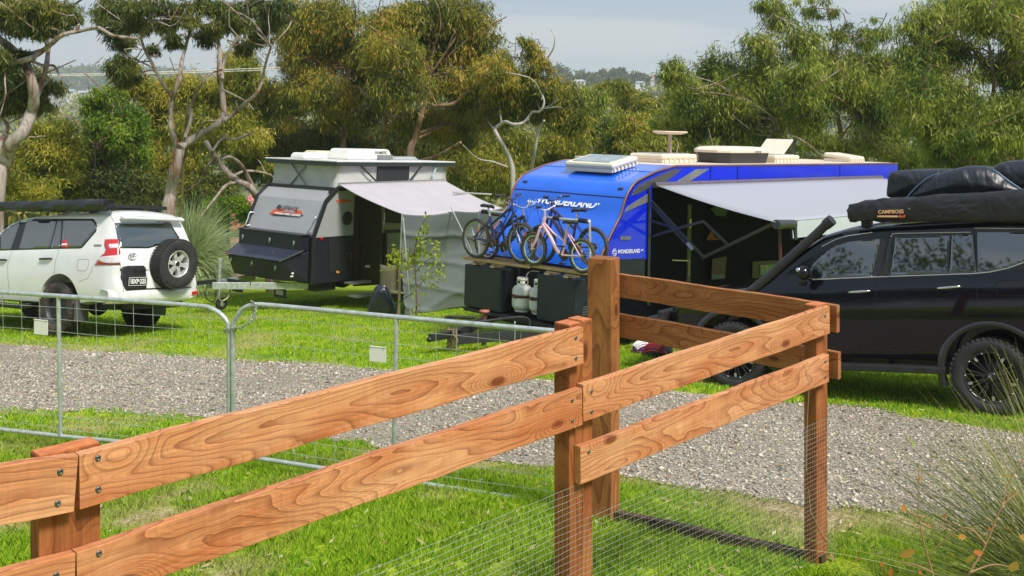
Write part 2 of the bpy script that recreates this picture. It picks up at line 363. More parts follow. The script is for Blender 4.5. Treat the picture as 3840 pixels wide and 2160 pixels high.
a = gr.data.attributes.new('far', 'FLOAT', 'POINT'); a.data.foreach_set('value', sm(30, 60, np.hypot(V[:, 0], V[:, 1])).astype(np.float32))
gnd = lambda x, y: gz(x, y)+(vn(x, y, .7, 4)-.5)*.035

def gravel_mat():
    m = bpy.data.materials.new('gravel'); m.use_nodes = True; n = m.node_tree.nodes; l = m.node_tree.links; b = n['Principled BSDF']; b.inputs['Roughness'].default_value = .9
    tc = n.new('ShaderNodeTexCoord'); v = n.new('ShaderNodeTexVoronoi'); v.inputs['Scale'].default_value = 48; l.new(tc.outputs['Object'], v.inputs['Vector'])
    r = n.new('ShaderNodeValToRGB'); e = r.color_ramp.elements; e[0].color = (.12, .10, .075, 1); e[1].color = (.46, .39, .30, 1); e.new(.5).color = (.28, .235, .18, 1)
    sp = n.new('ShaderNodeSeparateColor'); l.new(v.outputs['Color'], sp.inputs[0]); l.new(sp.outputs[0], r.inputs[0]); l.new(r.outputs[0], b.inputs['Base Color'])
    bp = n.new('ShaderNodeBump'); bp.inputs['Strength'].default_value = .8; bp.inputs['Distance'].default_value = .012; bp.invert = True; l.new(v.outputs['Distance'], bp.inputs['Height']); l.new(bp.outputs[0], b.inputs['Normal'])
    return m
xs = np.linspace(-9, 7, 260); ts = np.linspace(0, 1, 26)
y0 = ynear(xs)+jag(xs, 11); y1 = yfar(xs)+jag(xs, 12)
X = np.repeat(xs[None], 26, 0); Y = y0[None]*(1-ts[:, None])+y1[None]*ts[:, None]; Z = gnd(X, Y)+.006
i = np.arange(25)[:, None]*260+np.arange(259)[None]
gv = np_mesh('gravel_path', np.stack([X, Y, Z], -1).reshape(-1, 3), np.stack([i, i+1, i+261, i+260], -1).reshape(-1, 4), gravel_mat(), smooth=True); tag(gv, kind='structure')

# loose stones
def stones(n):
    x = rng.uniform(-7.2, 5.6, n); t = rng.random(n); t = np.clip(t*1.1-.05, 0, 1); y = ynear(x)*(1-t)+yfar(x)*t+rng.normal(0, .05, n)
    k = (np.abs(x) < .56*y+.3) & (rng.random(n) < .30+1.1*sm(.36, .58, vn(x*.35, y, .55, 41, 3))); x, y = x[k], y[k]; n = len(x)
    s = rng.lognormal(-4.78, .42, n)*np.where(rng.random(n) < .04, 1.6, 1); s = np.clip(s, .005, .03)
    base = np.array([(1, 0, 0), (0, 1, 0), (-1, 0, 0), (0, -1, 0), (0, 0, 1), (0, 0, -1)], float)
    Vv = base[None]*(1+rng.uniform(-.35, .35, (n, 6, 3)))+rng.uniform(-.25, .25, (n, 6, 3)); Vv *= s[:, None, None]*np.stack([np.full(n, 1.15), np.full(n, .85), np.full(n, .5)], -1)[:, None]
    a = rng.uniform(0, 6.28, n); c, sn = np.cos(a)[:, None], np.sin(a)[:, None]
    Vv = np.stack([Vv[..., 0]*c-Vv[..., 1]*sn, Vv[..., 0]*sn+Vv[..., 1]*c, Vv[..., 2]], -1)+np.stack([x, y, gnd(x, y)+.006+s*.25], -1)[:, None]
    f = np.array([(0, 1, 4), (1, 2, 4), (2, 3, 4), (3, 0, 4), (1, 0, 5), (2, 1, 5), (3, 2, 5), (0, 3, 5)])
    return Vv.reshape(-1, 3), (np.arange(n)[:, None, None]*6+f[None]).reshape(-1, 3)
def island_mat(name, cols, rough=.8, pos=None):
    m = bpy.data.materials.new(name); m.use_nodes = True; n = m.node_tree.nodes; l = m.node_tree.links; b = n['Principled BSDF']; b.inputs['Roughness'].default_value = rough
    g = n.new('ShaderNodeNewGeometry'); r = n.new('ShaderNodeValToRGB'); e = r.color_ramp.elements
    while len(e) < len(cols): e.new(.5)
    for i, c in enumerate(cols): e[i].position = pos[i] if pos else i/(len(cols)-1); e[i].color = c+(1,)
    l.new(g.outputs['Random Per Island'], r.inputs[0]); l.new(r.outputs[0], b.inputs['Base Color']); return m
V, F = stones(86000)
st = np_mesh('gravel_stones', V, F, island_mat('stone', [(.11, .09, .065), (.28, .25, .205), (.40, .38, .34), (.52, .44, .34), (.74, .66, .54), (.38, .27, .175)]))
tag(st, 'loose grey and tan crushed stones covering the driveway', 'gravel', kind='stuff')

# grass blades
def grass_mat():
    m = bpy.data.materials.new('grass_blades'); m.use_nodes = True; n = m.node_tree.nodes; l = m.node_tree.links; b = n['Principled BSDF']; b.inputs['Roughness'].default_value = .55; b.inputs['Specular IOR Level'].default_value = .3
    g = n.new('ShaderNodeNewGeometry'); at = n.new('ShaderNodeAttribute'); at.attribute_name = 'dry'
    def rp(cols):
        r = n.new('ShaderNodeValToRGB'); e = r.color_ramp.elements
        while len(e) < len(cols): e.new(.5)
        for i, c in enumerate(cols): e[i].position = i/(len(cols)-1); e[i].color = c+(1,)
        l.new(g.outputs['Random Per Island'], r.inputs[0]); return r.outputs[0]
    x = n.new('ShaderNodeMixRGB'); l.new(at.outputs['Fac'], x.inputs[0]); l.new(rp([(.09, .26, .008), (.25, .46, .014), (.44, .62, .03), (.64, .74, .09)]), x.inputs[1]); l.new(rp([(.22, .17, .06), (.50, .40, .18), (.62, .52, .30), (.34, .40, .08)]), x.inputs[2])
    l.new(x.outputs[0], b.inputs['Base Color']); tr = n.new('ShaderNodeBsdfTranslucent'); l.new(x.outputs[0], tr.inputs[0]); ms = n.new('ShaderNodeMixShader'); ms.inputs[0].default_value = .35
    l.new(b.outputs[0], ms.inputs[1]); l.new(tr.outputs[0], ms.inputs[2]); l.new(ms.outputs[0], n['Material Output'].inputs[0]); return m
def blades(n, ylo, yhi, hlo, hhi, wd, pw=1.0, xr=(-.55, .55)):
    y = ylo+(yhi-ylo)*rng.random(n)**pw; x = y*rng.uniform(xr[0], xr[1], n)
    ing = (y > ynear(x)+jag(x, 11)) & (y < yfar(x)+jag(x, 12)); dry = dryness(x, y)
    tuft = vn(x, y, .09, 21, 2)
    keep = (~ing | (rng.random(n) < .004)) & (rng.random(n) > dry*.75) & (tuft > .3)
    keep &= np.abs((x-.63)*.69+(y-6.6)*.72-.02) > np.where((x > .5) & (x < 1.9), .13, -1)
    x, y, dry, tuft = x[keep], y[keep], dry[keep], tuft[keep]; n = len(x)
    h = rng.uniform(hlo, hhi, n)*(.5+tuft)*(1-.45*dry)*(.75+.5*vn(x, y, .5, 22)); a = rng.uniform(0, 6.28, n); lean = rng.uniform(.1, .9, n)*h; b = rng.uniform(0, 6.28, n)
    base = np.stack([x, y, gnd(x, y)-.004], -1); sd = np.stack([np.cos(a), np.sin(a), np.zeros(n)], -1)*(wd*rng.uniform(.6, 1.3, n))[:, None]/2
    tip = base+np.stack([np.cos(b)*lean, np.sin(b)*lean, h], -1); mid = base+np.stack([np.cos(b)*lean*.3, np.sin(b)*lean*.3, h*.6], -1)
    V = np.stack([base-sd, base+sd, mid+sd*.7, tip, mid-sd*.7], 1).reshape(-1, 3); F = np.arange(n*5).reshape(n, 5)
    return V, F, np.repeat(np.clip(dry+rng.normal(0, .2, n)*(dry > .1), 0, 1), 5)
GM = grass_mat()
def lawn(name, label, *a, **k):
    V, F, dr = blades(*a, **k); o = np_mesh(name, V, F, GM); at = o.data.attributes.new('dry', 'FLOAT', 'POINT'); at.data.foreach_set('value', dr.astype(np.float32))
    tag(o, label, 'grass', kind='stuff')
lawn('grass', 'short bright green lawn grass between the timber fence and the driveway', 330000, 4.9, 9.2, .028, .06, .0045, .9)
lawn('grass', 'yellow green lawn grass beyond the driveway under the caravans', 300000, 8.4, 24, .025, .05, .011, 1.15)
# fallen leaves
n = 900; y = rng.uniform(5.2, 14, n); x = y*rng.uniform(-.5, .5, n); s = rng.uniform(.02, .045, n); a = rng.uniform(0, 6.28, n)
c = np.stack([x, y, gnd(x, y)+.022], -1); d1 = np.stack([np.cos(a), np.sin(a), rng.uniform(-.2, .3, n)], -1)*s[:, None]; d2 = np.stack([-np.sin(a), np.cos(a), rng.uniform(-.3, .3, n)], -1)*(s*.28)[:, None]
lf = np_mesh('leaf_litter', np.stack([c-d1, c-d2, c+d1, c+d2], 1).reshape(-1, 3), np.arange(n*4).reshape(n, 4), island_mat('litter', [(.35, .22, .1), (.55, .45, .3), (.25, .12, .05), (.6, .55, .42)]))
tag(lf, 'scattered dry brown gum leaves lying on lawn and driveway', 'leaf litter', kind='stuff')

# ---------------- timber fence ----------------
W_A = wood_mat('pine_board', (.72, .36, .175), (.20, .045, .012), (.56, .19, .07), 1)
W_B = wood_mat('pine_board_shaded', (.50, .205, .08), (.13, .034, .010), (.38, .13, .045), 2)  # darker copy of the pine board, shade of the back rails put into its colour
W_P = wood_mat('pine_post', (.42, .155, .048), (.14, .036, .010), (.29, .09, .027), 3, 7)
W_C = mat('sawn_post_top', (.55, .17, .055), .7, var=.25, vscale=25, bump=.2)
W_D = wood_mat('old_sleeper', (.10, .065, .04), (.035, .022, .014), (.14, .10, .06), 4)
FO = Vector((.287, 4.205, 0)); FD = Vector((.7164, .6977, 0)); FN = Vector((.6977, -.7164, 0))      # front fence plane: origin, along, towards camera
def fpt(xd, yd, off=0):      # photo point (2576 px wide) on the front fence plane, pushed back by off
    u = (xd-1288)/2607.; o = FO-FN*off
    s = (u*o.y-o.x)/(FD.x-u*FD.y); q = o+FD*s; return Vector((q.x, q.y, CZ-(yd-236)/2607.*q.y))
fence = thing('timber_fence', 'new orange pine post and rail fence cornering across the foreground', 'fence', (FO.x, FO.y, float(gz(FO.x, FO.y))))
FI = fence.matrix_world.inverted()
def screw(par, p, nrm, x, MI):
    m = MB(); m.lathe([(0, .0022), (.0025, .0022), (.0028, .0008), (.0034, .0008), (.0042, .004), (.0075, .0034), (.0088, 0)], n=14); m.build('screw', mat('screw_head', (.16, .17, .16), .4, .8, .3), par, M=MI @ FI @ frame(p, x, nrm))
def board(a, b, h, th, nrm, m, scr=(), name='rail'):
    a = Vector(a); b = Vector(b); x = (b-a).normalized(); up = Vector(nrm).cross(x).normalized()
    if up.z < 0: up = -up
    Lb = (b-a).length; c = (a+b)/2-up*h/2-Vector(nrm)*th/2; M = frame(c, x, Vector(nrm))
    mb = MB(); n = 24; hw = h/2
    ys = lambda t, k: (.0018*math.sin(t*9+k*2+c.x*7)+.0009*math.sin(t*31+k))
    vs = []
    for i_ in range(n+1):
        t = i_/n; xx = -Lb/2+Lb*t
        for (y_, z_, k) in ((-hw, th/2, 0), (hw, th/2, 1), (hw, -th/2, 1), (-hw, -th/2, 0)): vs.append((xx, y_+ys(t*Lb, k)*(1 if y_ > 0 else -1), z_))
    fs = [(i_*4+k, i_*4+(k+1) % 4, (i_+1)*4+(k+1) % 4, (i_+1)*4+k) for i_ in range(n) for k in range(4)]
    mb.add(vs, fs); mb.add(vs, [(3, 2, 1, 0), (n*4, n*4+1, n*4+2, n*4+3)])
    o = mb.build(name, m, fence, bevel=.0025, M=FI @ M)
    for (t, vv) in scr:
        screw(o, a+x*(t*Lb if 0 <= t <= 1 else (Lb+t if t < 0 else t-1))-up*(h*vv), nrm, x, (FI @ M).inverted())
    return o
g_ = .0012
board(fpt(-420, 1243), fpt(197, 1144), .15, .036, FN, W_A, [(-.045, .25), (-.045, .8)])
board(fpt(199.5, 1143.5), fpt(1467, 822), .15, .036, FN, W_A, [(1.05, .15), (1.05, .72), (-.045, .25), (-.045, .8)])
board(fpt(-420, 1560), fpt(190, 1391), .15, .036, FN, W_A, [(-.05, .3)])
board(fpt(192.5, 1390), fpt(1464, 976), .15, .036, FN, W_A, [(1.06, .15), (-.06, .25), (-.06, .8)])
board(fpt(1466.5, 969), fpt(2087, 770), .15, .036, FN, W_A, [(1.05, .25), (1.05, .8), (-.05, .3)])
board(fpt(1460, 1126), fpt(2085, 892), .15, .036, FN, W_A, [(1.05, .2), (-.04, .2), (-.04, .75)])
def post(p, ztop, wd, dp, x=FD, n=FN, m=W_P, zb=None, orange=True):     # p: front left corner on plan, towards +x dir
    p = Vector(p); zb = float(gz(p.x, p.y))-.15 if zb is None else zb
    c = p+Vector(x)*wd/2-Vector(n)*dp/2; h = ztop-zb; M = frame((c.x, c.y, (ztop+zb)/2), (0, 0, 1), n)
    mb = MB(); mb.box((0, 0, 0), (h, wd, dp)); o = mb.build('post', m, fence, bevel=.003, M=FI @ M)
    if orange:
        t = MB(); t.box((0, 0, 0), (wd-.006, dp-.006, .003)); t.build('post_top', W_C, o, M=(FI @ M).inverted() @ FI @ frame((c.x, c.y, ztop+.0012), x, (0, 0, 1)))
    return o
q = fpt(98, 1160, .0372); post(q, CZ-.966, .165, .066)
q = fpt(1432, 830, .0372); post(q, CZ-.941, .078, .085); q2 = q+FD*.0792; post(q2, CZ-.936, .064, .085)
q = fpt(2054, 770, .0372); post(q, CZ-(768-236)/2607*5.6, .118, .075)
TP = D(1478, 900, 6.55); TP.z = 0
post(TP, CZ-(645-236)/2607*6.6, .165, .125, x=Vector((.86, -.51, 0)), n=Vector((-.51, -.86, 0)), m=wood_mat('tall_post', (.33, .12, .036), (.12, .034, .010), (.46, .19, .062), 5, 6), orange=False)
BA, BB = D(1543, 687, 6.66), D(2105, 768, 5.66); BN = Vector((0, 0, 1)).cross((BB-BA)).normalized()
if BN.y > 0: BN = -BN
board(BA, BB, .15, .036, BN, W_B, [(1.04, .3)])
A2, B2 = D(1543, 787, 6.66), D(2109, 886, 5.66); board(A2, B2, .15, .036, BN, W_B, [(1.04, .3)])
bd = (BB-BA); bd.z = 0; bd.normalize()
s0 = D(1535, 1273, 6.6); s1 = D(2050, 1411, 5.53)
board(s0, s1, .13, .05, BN, W_D, name='edging_sleeper')
# wire netting
WM = mat('netting_wire', (.7, .7, .66), .4, .6, .1)
def netting(a_top, b_top, zbot_a, zbot_b, cell, r, name='wire_netting', ragged=0):
    mb = MB(); a_top = Vector(a_top); b_top = Vector(b_top); L_ = (b_top-a_top).length; n1 = int(L_/cell)
    for i_ in range(n1+1):
        t = i_/n1; p = a_top.lerp(b_top, t); zb = zbot_a*(1-t)+zbot_b*t; j = random.uniform(-.002, .002); k_ = 3 if ragged else 1
        mb.tube([p+Vector((j, 0, random.uniform(0, ragged)))]+[Vector((p.x+random.uniform(-.0015, .0015), p.y+random.uniform(-.002, .002), p.z+(zb-p.z)*q_)) for q_ in (.35, .7, 1)], r*.62, 3, caps=False)
    H = max(a_top.z-zbot_a, b_top.z-zbot_b); n2 = int(H/cell)
    for i_ in range(n2+1):
        dz = i_*cell
        pts = [a_top.lerp(b_top, t)-Vector((0, 0, dz+.0015*math.sin(t*40+i_))) for t in np.linspace(0, 1, 30)]
        mb.tube(pts, r, 3, caps=False)
    for v_ in range(len(mb.v)): p = mb.v[v_]; mb.v[v_] = (p[0]-fence.location.x, p[1]-fence.location.y, p[2]-fence.location.z)
    return mb.build(name, WM, fence)
off = .128
def over(p, q, k=.0): return (p, q)
netting(fpt(640, 1552, -.002), fpt(1467, 1214, .0358), -.15, -.1, .025, .00042)
netting(fpt(1470, 1306, .0355), fpt(2097, 1046, .0355), -.05, .05, .025, .00042, ragged=.02)
netting(BA-Vector((0, 0, 1.0))+BN*.012, BB-Vector((0, 0, .80))+BN*.012, -.1, .02, .04, .00022)
mb = MB(); mb.tube([fpt(2034, 1230, .03)-Vector((fence.location)), fpt(2040, 1290, .028)-fence.location, fpt(2075, 1352, .028)-fence.location, fpt(2100, 1375, .028)-fence.location, fpt(2108, 1388, .02)-fence.location, fpt(2098, 1384, .02)-fence.location], .0014, 5); mb.build('tie_wire', WM, fence)
mb = MB(); mb.tube([p-fence.location for p in (fpt(2022, 916, -.003), fpt(2036, 960, -.003), fpt(2030, 1080, .03), fpt(2028, 1190, .03))], .001, 5); mb.build('tie_wire', WM, fence)

# ---------------- farm gates ----------------
def gdep(x): return 2607./(295+.0545*x)
def gp(x, y, o=0): return D(x, y, gdep(x)+o)
def gate(label, outline, bottom, upr, wires_x, top_fn, bot_fn, x0, x1, plate, lin):
    o0 = gp((x0+x1)/2, bot_fn((x0+x1)/2)); g = thing('farm_gate', label, 'gate', o0, 'galvanised farm gates')
    T = lambda pts: [p-o0 for p in pts]
    m = MB(); m.tube(T(resample([gp(*q) for q in outline], 5)), .0185, 12); m.build('frame', M_GALV, g)
    m = MB(); m.tube(T([gp(*q) for q in bottom]), .0175, 12); m.build('bottom_rail', M_GALV, g)
    for (xa, ya, xb, yb) in upr:
        m = MB(); m.tube(T([gp(xa, ya), gp(xb, yb)]), .017, 12); m.build('upright', M_GALV, g)
    m = MB()
    for x in wires_x: m.tube(T([gp(x, top_fn(x)+4), gp(x+4, (top_fn(x)+bot_fn(x))/2), gp(x+6, bot_fn(x)-3)]), .0019, 5)
    hs = np.arange(.095, 1.12, .1)
    for h in hs:
        for_pts = []
        for x in np.linspace(x0, x1, 24):
            p = gp(x, lin(x)); for_pts.append(p-Vector((0, 0, h+.003*math.sin(x*.02+h*9)))-o0)
        m.tube(for_pts, .0019, 5)
    m.build('wire_mesh', mat('mesh_wire', (.5, .54, .5), .4, .5, .15), g)
    px, py, w_, h_ = plate; q = gp(px, py, -.03)-o0; ax = (gp(px+40, py)-gp(px-40, py)).normalized(); ax.z = 0
    m = MB(); m.box((0, 0, 0), (w_, h_, .004)); m.box((0, h_/2-.004, .003), (w_+.004, .006, .004)); s_ = m.build('sign_plate', mat('white_plate', (.82, .81, .76), .5, var=.04, dirt=((.5, .48, .4), 12, .3)), g, bevel=.001, M=frame(q, ax, ax.cross(Vector((0, 0, 1)))))
    for (a_, b_) in ((-1, 1), (1, 1)):
        k = MB(); k.tube([Vector((a_*w_*.42, h_/2-.012, .004)), Vector((a_*w_*.42, h_/2+.01, .012)), Vector((a_*w_*.42, h_/2+.004, -.01))], .0015, 5); k.build('clip', M_GALV, s_)
    return g
t1 = lambda x: np.interp(x, [-400, 0, 200, 480, 535, 562, 577], [722, 735, 748, 768, 778, 798, 832])
b1 = lambda x: np.interp(x, [-400, 0, 160, 310, 577], [1043, 1080, 1098, 1112, 1142])
gate('galvanised pipe gate with square wire in front of the white wagon', [(-400, 716), (-150, 727), (0, 735), (200, 748), (480, 768), (530, 776), (562, 797), (575, 830), (576, 940), (575, 1142)], [(-400, 1043), (0, 1080), (160, 1098), (310, 1112), (575, 1142)],
     [(147, 745, 152, 1096)], [-330, -282, -234, -186, -138, -90, -42, 6, 53, 99, 147+46, 241, 288, 335, 384, 432, 479, 526], t1, b1, -400, 573, (103, 823, .15, .125), lambda x: np.interp(x, [-400, 0, 577], [716, 735, 775]))
t2 = lambda x: np.interp(x, [586, 592, 615, 640, 700, 1000, 1395, 1475], [832, 800, 774, 767, 770, 798, 833, 840])
b2 = lambda x: np.interp(x, [586, 660, 1395, 1475], [1142, 1155, 1268, 1281])
gate('galvanised pipe gate hinged at the tall timber post beside the corner', [(586, 1143), (586, 940), (586, 832), (594, 800), (613, 776), (642, 767), (700, 770), (1000, 798), (1395, 833), (1475, 840)], [(586, 1143), (660, 1155), (1395, 1268), (1475, 1281)],
     [(997, 800, 990, 1207)], [640, 690, 738, 788, 837, 886, 936, 1042, 1096, 1148, 1202, 1256, 1310, 1364, 1420], t2, b2, 588, 1475, (950, 891, .135, .112), lambda x: np.interp(x, [588, 1475], [761, 840]))
o0 = gp(600, 828); ch = thing('gate_chain', 'steel chain looped around the meeting ends of both gates', 'chain', o0)
m = MB()
path_ = resample([gp(632, 757, -.02), gp(644, 768, -.03), gp(640, 797, -.05), gp(622, 816, -.05), gp(598, 824, -.03), gp(572, 828, -.03), gp(563, 830, -.02), gp(570, 835, .03), gp(592, 832, .03), gp(594, 826, -.025), gp(612, 822, -.045), gp(634, 800, -.03), gp(636, 776, .02), gp(632, 757, -.02)], 6)
for i_ in range(len(path_)-1):
    a_, b_ = path_[i_]-o0, path_[i_+1]-o0; d_ = (b_-a_).normalized(); s_ = d_.cross(Vector((0, 1, .3))).normalized() if i_ % 2 else d_.cross(Vector((.3, 0, 1))).normalized()
    c_ = (a_+b_)/2; hl = (b_-a_).length*.62
    m.tube([c_+d_*(hl*math.cos(t))+s_*(.0065*math.sin(t)) for t in np.linspace(0, 6.283, 9)], .0032, 5, caps=False)
m.build('chain_links', mat('chain_steel', (.45, .47, .42), .4, .7, .2), ch)
m = MB(); m.tube([gp(574, 1039)-o0, gp(566, 1039)-o0, gp(563, 1046)-o0], .006, 6); m.build('latch', M_GALV, ch)
# ---------------- vehicle helpers ----------------
from mathutils.bvhtree import BVHTree
from mathutils.geometry import delaunay_2d_cdt
def rg(x0, y0, s): return lambda *pts: [(x0+x*s, y0+y*s) for x, y in pts]
class Ray:
    def __init__(s, M, obj, extra=()):
        s.M = M; s.I = M.inverted(); me = obj.data; s.b = BVHTree.FromPolygons([v.co for v in me.vertices], [tuple(p.vertices) for p in me.polygons]); s.o = s.I @ Vector((0, 0, CZ))
    def __call__(s, u, v, off=0):
        d = (s.I.to_3x3() @ Vector(((u-CXP)/FP, 1, -(v-HYP)/FP))).normalized(); p, n, i_, t = s.b.ray_cast(s.o, d)
        if p is None: return None
        if n.dot(d) > 0: n = -n
        return p+n*off
    def pt(s, u, v, off=0):
        q = s(u, v, off)
        if q is not None: return q
        d = (s.I.to_3x3() @ Vector(((u-CXP)/FP, 1, -(v-HYP)/FP))).normalized(); best = None
        for t in np.linspace(6, 24, 200):
            c, n, i_, ds = s.b.find_nearest(s.o+d*t)
            if best is None or ds < best[0]: best = (ds, c)
        return best[1]
def inpoly(p, poly):
    c = False; j = len(poly)-1
    for i_ in range(len(poly)):
        a, b = poly[i_], poly[j]
        if (a[1] > p[1]) != (b[1] > p[1]) and p[0] < (b[0]-a[0])*(p[1]-a[1])/(b[1]-a[1]+1e-12)+a[0]: c = not c
        j = i_
    return c
def patch(ray, poly, m, name, parent, off=.005, step=9, th=.008, smooth=True):
    pts = []
    for i_ in range(len(poly)):
        a, b = poly[i_], poly[(i_+1) % len(poly)]; n_ = max(1, int(math.hypot(b[0]-a[0], b[1]-a[1])/step))
        pts += [(a[0]+(b[0]-a[0])*k/n_, a[1]+(b[1]-a[1])*k/n_) for k in range(n_)]
    nb = len(pts); x0 = min(p[0] for p in poly); x1 = max(p[0] for p in poly); y0_ = min(p[1] for p in poly); y1_ = max(p[1] for p in poly)
    for x in np.arange(x0+step/2, x1, step):
        for y in np.arange(y0_+step/2, y1_, step):
            if inpoly((x, y), poly) and min(abs(x-q[0])+abs(y-q[1]) for q in pts[:nb]) > step*.5: pts.append((float(x), float(y)))
    vs, es, fs, *_ = delaunay_2d_cdt([Vector(p) for p in pts], [], [list(range(nb))], 1, 1e-4)
    P3 = [ray(v[0], v[1], off) for v in vs]; mb = MB()
    fs = [f for f in fs if all(P3[i_] is not None for i_ in f)]; us = sorted({i_ for f in fs for i_ in f}); ix = {a: b for b, a in enumerate(us)}
    mb.add([P3[i_] for i_ in us], [[ix[i_] for i_ in f] for f in fs], 0, smooth)
    o = mb.build(name, m, parent); md = o.modifiers.new('s', 'SOLIDIFY'); md.thickness = th; md.offset = -1; return o
def seam(ray, pts, r, mb, off=0, step=8):
    P3 = []
    for i_ in range(len(pts)-1):
        a, b = pts[i_], pts[i_+1]; n_ = max(1, int(math.hypot(b[0]-a[0], b[1]-a[1])/step))
        for k in range(n_+(i_ == len(pts)-2)):
            q = ray(a[0]+(b[0]-a[0])*k/n_, a[1]+(b[1]-a[1])*k/n_, off)
            if q is not None: P3.append(q)
    if len(P3) > 1: mb.tube(P3, r, 6)
def shell(top, low, xs, yf, rake, taper, deform, rnd=.1):
    rings = []
    for x in xs:
        zt, zl = top(x), low(x); tp = taper(x); rd = min(rnd, (zt-zl)*.3); pts = [(x, 0, zl), (x, yf(zl+rake(x))*tp*.85, zl)]
        for s_ in np.linspace(0, 1, 16):
            z = zl+.03+(zt-rd-zl-.03)*s_; pts.append((x, yf(z+rake(x))*tp, z))
        ye = yf(zt-rd+rake(x))*tp
        for a_ in (22, 45, 67, 90): pts.append((x, ye-rd*1.3*(1-math.cos(R(a_))), zt-rd+rd*math.sin(R(a_))))
        yi = ye-rd*1.3
        for k_ in (.75, .5, .25, 0): pts.append((x, yi*k_, zt+.035*(1-k_*k_)))
        ring = [deform(Vector(p)) for p in pts]; ring += [Vector((p.x, -p.y, p.z)) for p in ring[-2:0:-1]]; rings.append(ring)
    mb = MB(); n_ = len(rings[0]); vs = [p for r_ in rings for p in r_]
    mb.add(vs, [(i_*n_+k, i_*n_+(k+1) % n_, (i_+1)*n_+(k+1) % n_, (i_+1)*n_+k) for i_ in range(len(rings)-1) for k in range(n_)], 0, True)
    mb.add(vs, [list(range(n_-1, -1, -1)), list(range((len(rings)-1)*n_, len(rings)*n_))], 0, True); return mb
def cut(o, cyls):
    dg = bpy.context.evaluated_depsgraph_get(); tmp = []
    for (x, y, z, r, h) in cyls:
        m = MB(); m.lathe([(r, -h/2), (r, h/2)], Matrix.Translation((x, y, z)) @ Matrix.Rotation(R(90), 4, 'X'), 40, smooth=True); c = m.build('cutter', M_BLACKPL, o.parent); tmp.append(c)
        md = o.modifiers.new('b', 'BOOLEAN'); md.operation = 'DIFFERENCE'; md.object = c; md.solver = 'EXACT'
    dg.update(); me = bpy.data.meshes.new_from_object(o.evaluated_get(dg)); o.modifiers.clear(); o.data = me
    for c in tmp: bpy.data.objects.remove(c)
    me.set_sharp_from_angle(angle=R(38))
